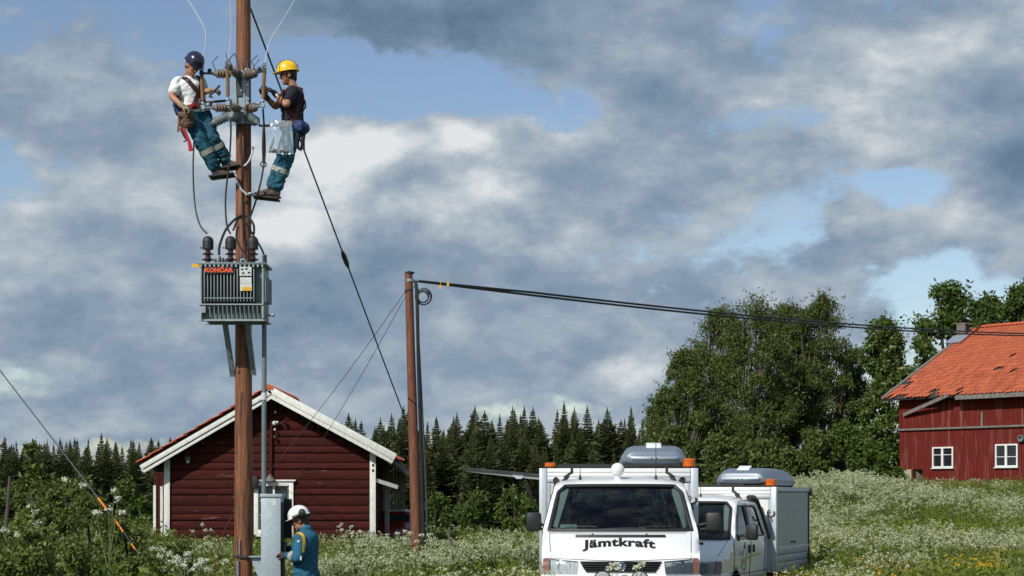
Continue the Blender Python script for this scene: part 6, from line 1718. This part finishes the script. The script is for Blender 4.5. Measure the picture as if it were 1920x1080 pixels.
def broadleaf(name, x, Y, ytop, wpx, label, mats, seed, nclu=46, per=260, ln=.24, wd=.10, droop=.6, base_z=None, low=.12, lean=0, blossom=0, group=None, trunks=1, cat='tree', flat=.9, ext=.6, X=None):
    g = np.random.default_rng(seed); X = (x - 960) * Y / F if X is None else X; z0 = gz(X, Y) if base_z is None else base_z
    ztop = EYE + (HORIZ - ytop) * Y / F; H = ztop - z0; rx = wpx * Y / F / 2
    e = empty(name, (X, Y, z0), label, cat, group)
    cl, rad = [], []; bush = cat != 'tree'
    while len(cl) < nclu:
        t = low + (1 - low) * g.random(); prof = math.sin(math.pi * min(1, (t - low) / (1 - low) * .80 + .17)) ** .7
        a = g.random() * 2 * math.pi; q = math.sqrt(g.random()) ** .8
        cl.append((lean * t + rx * prof * q * math.cos(a), rx * prof * q * math.sin(a) * .8, H * (t * .93))); rad.append(rx * ((.16 + .17 * g.random()) if bush else (.13 + .20 * g.random())))
    cl = np.array(cl); rad = np.array(rad)
    # trunk and limbs
    mb = MB(); r0 = max(.05, .013 * H) if cat == 'tree' else .006 + .004 * H
    for k in range(trunks):
        bx = (k - (trunks - 1) / 2) * rx * .35
        tp = [(bx * .5 + (.1 if H > 4 else .02) * math.sin(i * 1.3 + seed + k) + lean * (i / 8) + bx * i / 8, bx * .2, H * .86 * i / 8 - (.3 if i == 0 else 0)) for i in range(9)]
        mb.tube(tp, [r0 * (1.15 - i / 8) + .015 for i in range(9)], 8)
        for j, (c, r) in enumerate(zip(cl, rad)):
            if j % trunks != k: continue
            i = int(max(1, min(7, (c[2] / H - .18) * 8))); p = np.array(tp[i]); m_ = (p + c) / 2 + np.array([0, 0, -.05 * H])
            m_ = p * .45 + c * .55; m_[2] = p[2] + (c[2] - p[2]) * .35 + .1
            mb.tube([tuple(p), tuple(m_), tuple(c)], [r0 * .36 * (1 - i / 12), r0 * .22, .012], 5, caps=False)
    mb.build('trunk', mats[1], e, world=False)
    cs = []
    for c, r in zip(cl, rad):
        nn = int(per * (.6 + .8 * g.random())); u = unit(g.normal(size=(nn, 3))); rr_ = g.random((nn, 1)) ** .45
        p = c + u * rr_ * r * np.array([1, 1, flat])
        # shoots sticking out of the clump
        ns = max(4, nn // 26); 
        for _ in range(ns):
            d = unit(g.normal(size=3) + np.array([.15, 0, .25])); L = r * (.9 + ext * g.random()); tt = g.random((14, 1))
            cs.append(c + d * (r * .3 + L * tt) + np.array([0, 0, -.12 * droop]) * r * tt ** 2 * 2 + g.normal(size=(14, 3)) * ln * .3)
        cs.append(p)
    cs = np.concatenate(cs); v, f = leaf_quads(cs, ln, wd, g, droop)
    me = np_mesh('crown', v, f, [mats[0]]); link_mesh('crown', me, None, e)
    if blossom:
        idx = g.choice(len(cl), blossom); mbv, mbf = [], []
        pc = []
        for i in idx:
            u = unit(g.normal(size=3) + np.array([-.4, -1.0, .2])); pc.append(cl[i] + u * rad[i] * 1.05)
        pc = np.array(pc); c6 = np.repeat(pc, 7, 0) + g.normal(size=(len(pc) * 7, 3)) * np.array([.07, .05, .035])
        v, f = leaf_quads(c6, .085, .085, g, -.3); me = np_mesh('blossom', v, f, [M['umbel']]); link_mesh('blossom', me, None, e)
    return e


def grove():
    mb_ = [M['leaf_birch'], M['bark']]; mw = [M['leaf_birch'], M['birch_bark']]
    grp = 'broadleaved trees between the vans and the barn'
    T_ = [('birch_tree', 1283, 86, 640, 120, 'left outermost birch of the grove, lower than its neighbours', mw, 0), ('birch_tree', 1340, 90, 560, 150, 'tall loose birch second from the left in the grove', mw, .3),
          ('birch_tree', 1412, 87, 537, 165, 'broad birch at the grove centre rising above the van roof box', mw, 0), ('willow_tree', 1478, 92, 548, 150, 'full dark willow behind the grove centre', mb_, 0),
          ('willow_tree', 1537, 91, 528, 150, 'tallest willow of the grove with a flat bushy top', mb_, -.2), ('willow_tree', 1588, 95, 640, 80, 'willow at the right edge of the grove with drooping tips', mb_, .4),
          ('birch_tree', 1243, 94, 735, 90, 'small birch where the grove meets the spruces', mw, 0)]
    for k, (n, x, Y, yt, wp, lab, m, le) in enumerate(T_):
        broadleaf(n, x, Y, yt, wp, lab, m, 20 + k, nclu=115, per=215, ln=.175, wd=.06, droop=.9, low=.06, ext=1.1, lean=le, group=grp, trunks=2 if wp > 130 else 1)
    mr = [M['leaf_rowan'], M['bark']]
    broadleaf('rowan_tree', 1660, 88, 582, 112, 'rowan in white blossom at the left corner of the barn', mr, 41, nclu=90, per=230, ln=.22, wd=.10, droop=.2, low=.05, blossom=240, ext=.9)
    broadleaf('poplar_tree', 1778, 101, 506, 140, 'tall narrow tree with upswept twigs behind the barn roof', mr, 42, nclu=75, per=170, ln=.28, wd=.14, droop=-.2, low=.15, ext=1.2)
    broadleaf('maple_tree', 1850, 107, 540, 135, 'rounded tree behind the barn ridge right of the chimney', mr, 43, nclu=70, per=220, ln=.30, wd=.15, droop=.2, low=.2)
    broadleaf('maple_tree', 1915, 103, 520, 130, 'tree behind the barn at the right edge of the view', mr, 44, nclu=50, per=220, ln=.30, wd=.15, droop=.2, low=.2)
    for k, (x, Y, yt, wp, lab) in enumerate(((1262, 83, 800, 90, 'leafy undergrowth bush at the left foot of the grove'), (1345, 82, 815, 100, 'leafy bush behind the front van roof box'), (1425, 83, 825, 100, 'leafy bush behind the turned van roof box'),
                                            (1510, 82, 800, 100, 'leafy bush under the tallest willow'), (1585, 83, 790, 90, 'leafy bush between the willows and the rowan'), (1640, 82, 830, 70, 'low bush under the blossoming rowan'), (1683, 84, 880, 26, 'small bush at the barn corner'))):
        broadleaf('bush', x, Y, yt, wp, lab, mr if k > 3 else mb_, 60 + k, nclu=26, per=300, ln=.22, wd=.10, droop=.3, low=.0, cat='bush', group='bushes under the grove')
    # low bushes at the edge of the spruces and by the shed
    for k, (x, Y, yt, wp, lab) in enumerate(((735, 62, 925, 46, 'green bush beside the lean-to of the shed'), (815, 78, 925, 90, 'low bush before the spruces right of the slim pole'), (890, 82, 925, 100, 'low bush before the spruces under the raised van hatch'), (965, 80, 915, 90, 'low bush before the spruces left of the front van'),
                                            (40, 80, 900, 120, 'bush before the spruces at the far left'), (150, 76, 890, 110, 'bush before the spruces behind the orange guy guards'), (235, 74, 900, 80, 'bush before the spruces left of the shed'), (275, 70, 915, 50, 'bush at the left side of the shed'))):
        broadleaf('bush', x, Y, yt, wp, lab, [M['leaf_rowan'], M['bark']], 80 + k, nclu=22, per=260, ln=.18, wd=.09, droop=.2, low=.0, cat='bush', group='bushes at the forest edge')


grove()


def spruce_mesh(seed, H=10.0, R0=1.5):
    g = np.random.default_rng(seed); vs, fs = [], []; n0 = 0
    z = .06 * H
    while z < H * .985:
        t = z / H; r = R0 * (1 - t) ** .82 * (.86 + .25 * g.random()); nb_ = int(7 + 8 * (1 - t)); a0 = g.random() * 6.28
        for k in range(nb_):
            a = a0 + 2 * math.pi * (k + .5 * g.random()) / nb_; L = max(.10, r * (.62 + .5 * g.random())); dr = .32 + .25 * g.random() - .55 * t
            d = np.array([math.cos(a), math.sin(a), 0]); s = np.array([-math.sin(a), math.cos(a), 0])
            nseg = 5 if L > .5 else 3
            for q in range(nseg):
                u = (q + .4) / nseg; b = np.array([0, 0, z]) + d * L * u + np.array([0, 0, -dr * L * u + .22 * L * u * u])
                for side in (-1, 1):
                    w_ = L * (.50 * (1 - u) + .20) * (.7 + .6 * g.random()); tip = b + d * w_ * .75 + s * side * w_ * .8 + np.array([0, 0, -.24 * w_ - .05 * g.random()])
                    m_ = (b + tip) / 2
                    vs += [b + np.array([0, 0, .03]), m_ + s * side * .0 + d * w_ * .22 + np.array([0, 0, -.03]), tip, m_ - d * w_ * .22 + np.array([0, 0, -.10])]
                    fs.append((n0, n0 + 1, n0 + 2, n0 + 3)); n0 += 4
            # tip
            b = np.array([0, 0, z]) + d * L * .75 + np.array([0, 0, -dr * L * .75 + .12 * L]); tip = np.array([0, 0, z]) + d * L * 1.1 + np.array([0, 0, -dr * L + .2 * L])
            vs += [b + s * .10 * L, tip, b - s * .10 * L, b - np.array([0, 0, .12 * L])]; fs.append((n0, n0 + 1, n0 + 2, n0 + 3)); n0 += 4
        z += H * .026 * (.8 + .4 * g.random()) * (1.1 - .45 * t)
    for k in range(6):              # leader shoot
        a = k * 1.05; vs += [np.array([.02 * math.cos(a), .02 * math.sin(a), H * .96]), np.array([.06 * math.cos(a), .06 * math.sin(a), H * .975]), np.array([0, 0, H * 1.02]), np.array([.02 * math.cos(a + 1), .02 * math.sin(a + 1), H * .965])]; fs.append((n0, n0 + 1, n0 + 2, n0 + 3)); n0 += 4
    return np_mesh('crown', np.array(vs), np.array(fs), [M['needle']])


SPR = [spruce_mesh(100 + k, 10, 1.55 + .2 * k) for k in range(7)]
mbt = MB(); mbt.tube([(0, 0, -.4), (0, 0, 5), (0, 0, 9.8)], [.14, .085, .012], 7); TRK = mbt.mesh('trunk'); TRK.materials.append(M['bark'])
rs = random.Random(21); spots = []
# front rank follows the skyline of the photograph, later ranks fill behind
SKY = [(-40, 870), (0, 860), (35, 855), (75, 845), (105, 860), (135, 825), (165, 838), (190, 815), (215, 835), (245, 822), (268, 845), (290, 850), (325, 850), (360, 850), (640, 790), (665, 782), (672, 790), (700, 800), (716, 788), (735, 778), (752, 795), (775, 800), (800, 790), (815, 780), (842, 800), (858, 775), (880, 768), (905, 772), (925, 800), (938, 778), (950, 790), (968, 765), (990, 795), (1004, 762), (1018, 790), (1040, 768), (1062, 756), (1085, 785), (1105, 760), (1122, 790), (1140, 762), (1160, 788), (1180, 775), (1205, 785), (1228, 770), (1250, 780), (1290, 790)]
for (x, yt) in SKY: spots.append((x, 108 + rs.random() * 8, yt + rs.uniform(-3, 5)))
for k in range(84): spots.append((rs.uniform(-60, 1330), 98 + rs.random() * 9, rs.uniform(800, 850)))
for k in range(80): spots.append((rs.uniform(-60, 1330), 118 + rs.random() * 16, rs.uniform(775, 830) if rs.random() < .8 else 764))
for k in range(26): spots.append((rs.uniform(1230, 1700), 98 + rs.random() * 14, rs.uniform(740, 820)))
SP_LAB = ['slender spruce in the forest behind the meadow', 'bushy spruce in the forest behind the meadow']
ORD = []
_cnt = {}
for (x, yt) in SKY:
    key = 'a' if x < 300 else 'b' if x < 500 else 'c' if x < 775 else 'd' if x < 1010 else 'e'
    _cnt[key] = _cnt.get(key, 0) + 1
    ORD.append(['', 'first', 'second', 'third', 'fourth', 'fifth', 'sixth', 'seventh', 'eighth', 'ninth', 'tenth', 'eleventh', 'twelfth', 'thirteenth', 'fourteenth'][_cnt[key]] + ' among those ')
for k, (x, Y, yt) in enumerate(spots):
    left = x < 500
    if left: yt = max(yt, 818 + 20 * rs.random()) if k >= len(SKY) else yt
    X = (x - 960) * Y / F; z = gz(X, Y); H = EYE + (HORIZ - yt) * Y / F - z
    vi = k % 7; s = H / 10.0
    e = empty('spruce_tree', (X, Y, z), ('slender' if vi < 3 else 'bushy') + ' spruce ' + ('on the skyline, ' + ORD[k] if k < len(SKY) else 'below the forest skyline ') + ('left of the shed' if x < 300 else 'hidden behind the shed roof' if x < 500 else 'between shed ridge and slim pole' if x < 775 else 'between slim pole and vans' if x < 1010 else 'behind vans and grove'), 'spruce', 'spruces of the forest behind')
    e.rotation_euler = (rs.gauss(0, .018), rs.gauss(0, .018), rs.random() * 6.28); wsc = s * rs.uniform(.85, 1.5); e.scale = (wsc, wsc, s)
    link_mesh('trunk', TRK, None, e); link_mesh('crown', SPR[vi], None, e)

# ---- meadow: many small plants, instanced on the ground
PROTO = bpy.data.collections.new('plant forms')          # holds the plant forms only, not linked to the scene


def proto_grass(k, g, h=.55, n=30, sp=.16):
    vs, fs = [], []; c = 0
    for i in range(n):
        a = g.random() * 6.28; r = sp * math.sqrt(g.random()); b = np.array([r * math.cos(a), r * math.sin(a), -.03]); hh = h * (.55 + .6 * g.random()); w_ = .006 + .006 * g.random()
        d = np.array([math.cos(a + g.normal() * .8), math.sin(a + g.normal() * .8), 0]); s = np.array([-d[1], d[0], 0]); le = hh * (.15 + .45 * g.random())
        for (t0, t1) in ((0, .4), (.4, .75), (.75, 1)):
            p0 = b + np.array([0, 0, hh * t0]) + d * le * t0 ** 2.2; p1 = b + np.array([0, 0, hh * t1 - .12 * hh * t1 ** 3]) + d * le * t1 ** 2.2
            w0, w1 = w_ * (1 - t0 * .75), w_ * (1 - t1 * .75)
            vs += [p0 - s * w0, p0 + s * w0, p1 + s * w1, p1 - s * w1]; fs.append((c, c + 1, c + 2, c + 3)); c += 4
    return np.array(vs), np.array(fs), np.zeros(len(fs))


def add_quadset(V_, F_, MI, v, f, mi):
    n = sum(len(x) for x in V_); V_.append(v); F_.append(f + n); MI.append(np.full(len(f), mi))


def stem_quads(a, b, r):
    a, b = np.array(a), np.array(b); d = b - a; s = unit(np.cross(d, [0, 1, .01])) * r; s2 = unit(np.cross(d, s)) * r
    v = np.array([a - s, a + s, b + s * .7, b - s * .7, a - s2, a + s2, b + s2 * .7, b - s2 * .7]); return v, np.array([(0, 1, 2, 3), (4, 5, 6, 7)])


def umbel(V_, F_, MI, c, r, g, mi, n=None):
    n = n or int(9 + 60 * r); a = g.random(n) * 6.28; q = np.sqrt(g.random(n)) * r
    p = np.stack([c[0] + q * np.cos(a), c[1] + q * np.sin(a), c[2] + .35 * r * (1 - (q / r) ** 2) + .012 * g.normal(size=n)], 1)
    v, f = leaf_quads(p, .022, .022, g, -.2); add_quadset(V_, F_, MI, v, f, mi)


def proto_parsley(g, h=.8, ns=3, yellow=False):
    V_, F_, MI = [], [], []
    for k in range(ns):
        b = g.normal(size=3) * np.array([.10, .10, 0]); hh = h * (.7 + .4 * g.random()); t = b + np.array([g.normal() * .08, g.normal() * .08, hh * .62])
        v, f = stem_quads(b, t, .006); add_quadset(V_, F_, MI, v, f, 0)
        for j in range(5 if not yellow else 3):
            e = t + np.array([g.normal() * .12, g.normal() * .12, hh * (.22 + .22 * g.random())]); v, f = stem_quads(t, e, .0035); add_quadset(V_, F_, MI, v, f, 0)
            if yellow:
                v, f = leaf_quads(np.repeat(e[None], 6, 0) + g.normal(size=(6, 3)) * .01, .022, .02, g, -.4); add_quadset(V_, F_, MI, v, f, 1)
            else: umbel(V_, F_, MI, e, .022 + .026 * g.random(), g, 1)
        lc = b + (t - b) * (.15 + .85 * g.random((26, 1))) + g.normal(size=(26, 3)) * np.array([.10, .10, .05]); v, f = leaf_quads(lc, .085, .024, g, .1); add_quadset(V_, F_, MI, v, f, 2)
    return np.concatenate(V_), np.concatenate(F_), np.concatenate(MI)


def proto_herb(g, h=.5, n=110, ln=.065, wd=.028, sp=.2):
    V_, F_, MI = [], [], []
    for k in range(5):
        b = g.normal(size=3) * np.array([sp * .5, sp * .5, 0]); t = b + np.array([g.normal() * .08, g.normal() * .08, h * (.7 + .4 * g.random())])
        v, f = stem_quads(b, t, .004); add_quadset(V_, F_, MI, v, f, 0)
        m_ = n // 5; u = g.random((m_, 1)) ** .7; c = b + (t - b) * u + g.normal(size=(m_, 3)) * np.array([.045, .045, .02]) * (1.3 - u)
        v, f = leaf_quads(c, ln, wd, g, .15); add_quadset(V_, F_, MI, v, f, 1)
    return np.concatenate(V_), np.concatenate(F_), np.concatenate(MI)


def make_protos(prefix, lst):
    col = bpy.data.collections.new(prefix); PROTO.children.link(col)
    for i, (vfm, mats) in enumerate(lst):
        v, f, mi = vfm; me = np_mesh(f'{prefix}{i:02d}', v, f, mats, mi); o = bpy.data.objects.new(f'{prefix}{i:02d}', me); col.objects.link(o)
    return col


g = np.random.default_rng(5)
gm = [M['grass']]
C_GRASS = make_protos('grass_form', [(proto_grass(i, g, .44 + .06 * (i % 3), 34), gm) for i in range(5)])
pm = [M['stem'], M['umbel'], M['herb']]
C_PARS = make_protos('parsley_form', [(proto_parsley(g, .60 + .06 * (i % 3), 3), pm) for i in range(6)])
C_HERB = make_protos('herb_form', [(proto_herb(g, .45 + .08 * (i % 3)), [M['stem'], M['herb']]) for i in range(5)])
C_YEL = make_protos('buttercup_form', [(proto_parsley(g, .55, 3, True), [M['stem'], M['buttercup'], M['herb']]) for i in range(3)])


def scatter(name, pts, scl, col, label):
    me = bpy.data.meshes.new(name); me.vertices.add(len(pts)); me.vertices.foreach_set('co', np.asarray(pts, dtype=np.float32).ravel())
    at = me.attributes.new('scl', 'FLOAT', 'POINT'); at.data.foreach_set('value', np.asarray(scl, dtype=np.float32))
    o = bpy.data.objects.new(name, me); COL.objects.link(o); setp(o, label, kind='stuff'); o['category'] = name.replace('_', ' ')
    ng = bpy.data.node_groups.new(name, 'GeometryNodeTree')
    ng.interface.new_socket('Geometry', in_out='INPUT', socket_type='NodeSocketGeometry'); ng.interface.new_socket('Geometry', in_out='OUTPUT', socket_type='NodeSocketGeometry')
    gi, go = ng.nodes.new('NodeGroupInput'), ng.nodes.new('NodeGroupOutput')
    m2p = ng.nodes.new('GeometryNodeMeshToPoints'); ng.links.new(gi.outputs[0], m2p.inputs[0])
    ci = ng.nodes.new('GeometryNodeCollectionInfo'); ci.inputs[0].default_value = col; ci.inputs['Separate Children'].default_value = True; ci.inputs['Reset Children'].default_value = True
    ip = ng.nodes.new('GeometryNodeInstanceOnPoints'); ng.links.new(m2p.outputs[0], ip.inputs['Points']); ng.links.new(ci.outputs[0], ip.inputs['Instance']); ip.inputs['Pick Instance'].default_value = True
    ri = ng.nodes.new('FunctionNodeRandomValue'); ri.data_type = 'INT'; ri.inputs['Min'].default_value if False else None
    for s_ in ri.inputs:
        if s_.type == 'INT' and s_.name == 'Max': s_.default_value = 50
    ng.links.new([s_ for s_ in ri.outputs if s_.type == 'INT'][0], ip.inputs['Instance Index'])
    rv = ng.nodes.new('FunctionNodeRandomValue'); rv.data_type = 'FLOAT_VECTOR'; rv.inputs[0].default_value = (-.12, -.12, 0); rv.inputs[1].default_value = (.12, .12, 6.283)
    ng.links.new(rv.outputs[0], ip.inputs['Rotation'])
    na = ng.nodes.new('GeometryNodeInputNamedAttribute'); na.data_type = 'FLOAT'; na.inputs[0].default_value = 'scl'
    ng.links.new(na.outputs[0], ip.inputs['Scale'])
    ng.links.new(ip.outputs[0], go.inputs[0])
    md = o.modifiers.new('plants', 'NODES'); md.node_group = ng
    return o


def in_poly_excl(X, Y):
    if 19.7 < Y < 25.4 and .25 < X < 2.45: return True            # front van
    dx, dy = X - 2.14, Y - 25.15; c, s = math.cos(R(22.5)), math.sin(R(22.5)); lx, ly = dx * c - dy * s, dx * s + dy * c
    if -1.0 < lx < 1.0 and .1 < ly < 5.2: return True
    if SY - .15 < Y < SY + 8.2 and qx(286) < X < qx(752): return True
    o = Vector((X - BX, Y - BY, 0)); t, d = o.dot(bw), -o.dot(bn)
    if -.2 < t < TL and .05 < d < DP: return True
    if 21.5 < Y < 22.2 and (490 - 960) * CY / F - .1 < X < (600 - 960) * CY / F: return True
    return False


def pn(X, Y, s, o=0): return noise.noise(Vector((X * s + o, Y * s, o)))


def field(n, ya, yb, qa, qb, dens_fn, gsd, pw=1.0):
    g_ = np.random.default_rng(gsd); out = []
    tries = 0
    while len(out) < n and tries < n * 12:
        tries += 1
        Y = ya * (yb / ya) ** (g_.random() ** pw); q = qa + (qb - qa) * g_.random(); X = q * Y
        if g_.random() > dens_fn(X, Y, q) or in_poly_excl(X, Y): continue
        out.append((X, Y, gz(X, Y)))
    return out


def shrink(X, Y): return 1 + .5 * sm(40, 85, Y)


QA, QB = -.345, .345
def d_all(X, Y, q):
    if .0 < q < .16 and Y < 20: return .0
    if -.17 < q < -.10 and Y < 21.6: return .1
    return 1.0 if (Y < 52 or q > .03) else .5
pts = field(30000, 17, 90, QA, QB, d_all, 1)
scatter('meadow_grass', pts, [(.75 + .5 * random.random() + .25 * pn(p[0], p[1], .4)) * shrink(p[0], p[1]) for p in pts], C_GRASS, 'tall green meadow grass around poles, vans and shed')
def d_herb(X, Y, q):
    if .0 < q < .176 and Y < 27: return 0
    if -.17 < q < -.10 and Y < 22: return 0
    return min(1, max(.05, .35 + 1.2 * pn(X, Y, .35, 4) + (.5 if q < -.12 and Y < 40 else 0)))
pts = field(9000, 17, 80, QA, QB, d_herb, 2)
scatter('meadow_herbs', pts, [(.8 + .5 * random.random()) * shrink(p[0], p[1]) * (1.25 if p[0] / p[1] < -.2 else 1) for p in pts], C_HERB, 'broad leaved green herbs growing between the grass')
def d_par(X, Y, q):
    v = -.04 + 1.7 * pn(X, Y, .22, 9) + .7 * pn(X, Y, .9, 2)
    if q > .14: v += .14 * sm(26, 34, Y)
    if q > .165 and Y < 27: v -= .1
    if q < -.13: v -= .30
    if -.10 < q < .02 and Y < 50: v += .04
    if .015 < q < .178 and Y < 27.5: v = 0
    if -.17 < q < -.10 and Y < 22.2: v = 0
    return min(1, max(.0, v))
pts = field(2300, 18, 88, QA, QB, d_par, 3, .8)
scatter('cow_parsley_field', pts, [(.75 + .40 * random.random()) * (1 + .12 * sm(40, 85, p[1])) for p in pts], C_PARS, 'white flowering cow parsley spread over the whole meadow')
def d_yel(X, Y, q): return min(1, max(0, -.1 + 1.4 * pn(X, Y, .5, 14))) * (1 if q > .14 else .12)
pts = field(520, 20, 42, .0, QB, d_yel, 4)
scatter('buttercups', pts, [(.7 + .4 * random.random()) for p in pts], C_YEL, 'yellow buttercups in the meadow right of the vans')
def d_mound(X, Y, q): return math.exp(-((X - 11.2) / 2.4) ** 2 - ((Y - 57) / 5) ** 2)
pts = field(360, 48, 66, .15, .26, d_mound, 5)
scatter('cow_parsley_mound', pts, [1.0 + .4 * random.random() for p in pts], C_PARS, 'mound of dense white cow parsley left below the barn')

# single cow parsley plants that stand out
def parsley_plant(x, Y, ytop, label, nu, seed, spread=.25):
    g_ = np.random.default_rng(seed); X = (x - 960) * Y / F; z0 = gz(X, Y); H = EYE + (HORIZ - ytop) * Y / F - z0
    e = empty('cow_parsley', (X, Y, z0), label, 'cow parsley', 'single cow parsley plants')
    mb = MB(); V_, F_, MI = [], [], []
    b = np.zeros(3); t = np.array([.06 * g_.normal(), .06 * g_.normal(), H * .6]); mb.tube([(0, 0, -.05), tuple(t * .5 + np.array([.02, 0, 0])), tuple(t)], [.012, .009, .007], 6)
    for k in range(nu):
        tt = t * (.55 + .45 * g_.random()); e_ = np.array([spread * g_.normal(), spread * g_.normal(), H * (.80 + .2 * g_.random()) if k else H]); mb.tube([tuple(tt), tuple((tt + e_) / 2 + np.array([0, 0, -.03])), tuple(e_)], [.006, .005, .004], 5)
        r = .026 + .02 * g_.random()
        for q in range(11):
            a = q * 2.4; rr_ = r * math.sqrt((q + .5) / 11); c = e_ + np.array([rr_ * math.cos(a), rr_ * math.sin(a), .03]); mb.tube([tuple(e_), tuple(c)], [.0025, .002], 4, caps=False); umbel(V_, F_, MI, c, .011, g_, 0, 6)
    mb.build('stem', M['stem'], e, world=False)
    me = np_mesh('flower_heads', np.concatenate(V_), np.concatenate(F_), [M['umbel_near']]); link_mesh('flower_heads', me, None, e, kind='stuff')
    lc = np.array([0, 0, 0]) + t * (.1 + .8 * g_.random((26, 1))) + g_.normal(size=(26, 3)) * np.array([.12, .12, .05]); v, f = leaf_quads(lc, .13, .05, g_, .1)
    me = np_mesh('leaves', v, f, [M['herb']]); link_mesh('leaves', me, None, e)


PL = [(60, 17.5, 955, 'broad white cow parsley at the lower left corner', 5), (30, 17, 1000, 'low cow parsley at the far left bottom edge', 4), (128, 19, 905, 'tall thin cow parsley before the left spruces', 5), (212, 20.5, 925, 'tall cow parsley by the orange guy guards', 5),
      (290, 20, 1035, 'cow parsley in bloom left of the thick pole foot', 7), (345, 19.5, 1045, 'cow parsley cluster nearest left of the thick pole', 8), (375, 20.5, 1052, 'cow parsley touching the left side of the thick pole', 7), (385, 40, 985, 'cow parsley against the shed wall left of the thick pole', 6),
      (640, 41, 985, 'cow parsley against the shed wall right of the jacketed worker', 7), (665, 42, 995, 'cow parsley near the white corner board of the shed', 6), (770, 30.5, 1000, 'cow parsley at the foot of the slim pole', 7), (1135, 19.3, 1064, 'cow parsley in front of the left half of the van grille', 2),
      (1152, 19.2, 1064, 'cow parsley covering the van emblem edge', 3), (1196, 19.3, 1062, 'cow parsley in front of the right half of the van grille', 2), (1745, 80.5, 898, 'reddish cow parsley beside the barn hatch', 8), (1800, 78, 905, 'cow parsley under the first barn window', 9), (1835, 78, 900, 'cow parsley against the barn wall between its windows', 9), (1890, 77, 903, 'cow parsley under the right barn window', 9)]
for k, (x, Y, yt, lab, nu) in enumerate(PL): parsley_plant(x, Y, yt, lab, nu, 300 + k, .30 if Y > 60 else .16 if Y > 19.4 else .10)

# thicket in the lower left corner
ms = [M['leaf_bush'], M['bark']]
for k, (x, Y, yt, wp, lab, ln) in enumerate(((15, 17.5, 835, 150, 'tall leafy shrub at the left edge of the view', .085), (60, 21, 812, 46, 'upright sapling with a leafy tip rising over the spruces', .12), (95, 19, 900, 130, 'leafy shrub right of the left edge shrub', .08), (165, 23.5, 925, 130, 'shrub before the orange guy guards', .075),
                                            (238, 24, 975, 110, 'low shrub where the guy wire ends', .075), (40, 15.5, 985, 200, 'low leafy shrub in the left bottom corner', .075), (150, 17, 1010, 200, 'low shrub at the bottom edge left', .07), (270, 19.5, 1035, 150, 'low shrub at the bottom left of the thick pole', .07),
                                            (330, 24, 1010, 120, 'low green shrub before the shed left of the thick pole', .07), (-30, 20, 860, 120, 'shrub cut by the left edge of the view', .085), (118, 25, 880, 80, 'thin shrub behind the left thicket', .08))):
    broadleaf('shrub', x, Y, yt, wp, lab, ms, 500 + k, nclu=26 if wp > 60 else 10, per=230 if wp > 60 else 90, ln=ln * .74, wd=ln * .36, droop=.1, low=.05, cat='shrub', group='shrubs of the left thicket', ext=1.3)
mb = MB(); mb.tube([P(-20, 842, 13), P(2, 836, 13), P(9, 828, 13), P(12, 822, 13)], [.014, .012, .008, .004], 6); thing1(mb, 'bare_twig', M['bark'], 'bare dark twig reaching in from the left edge', 'twig')
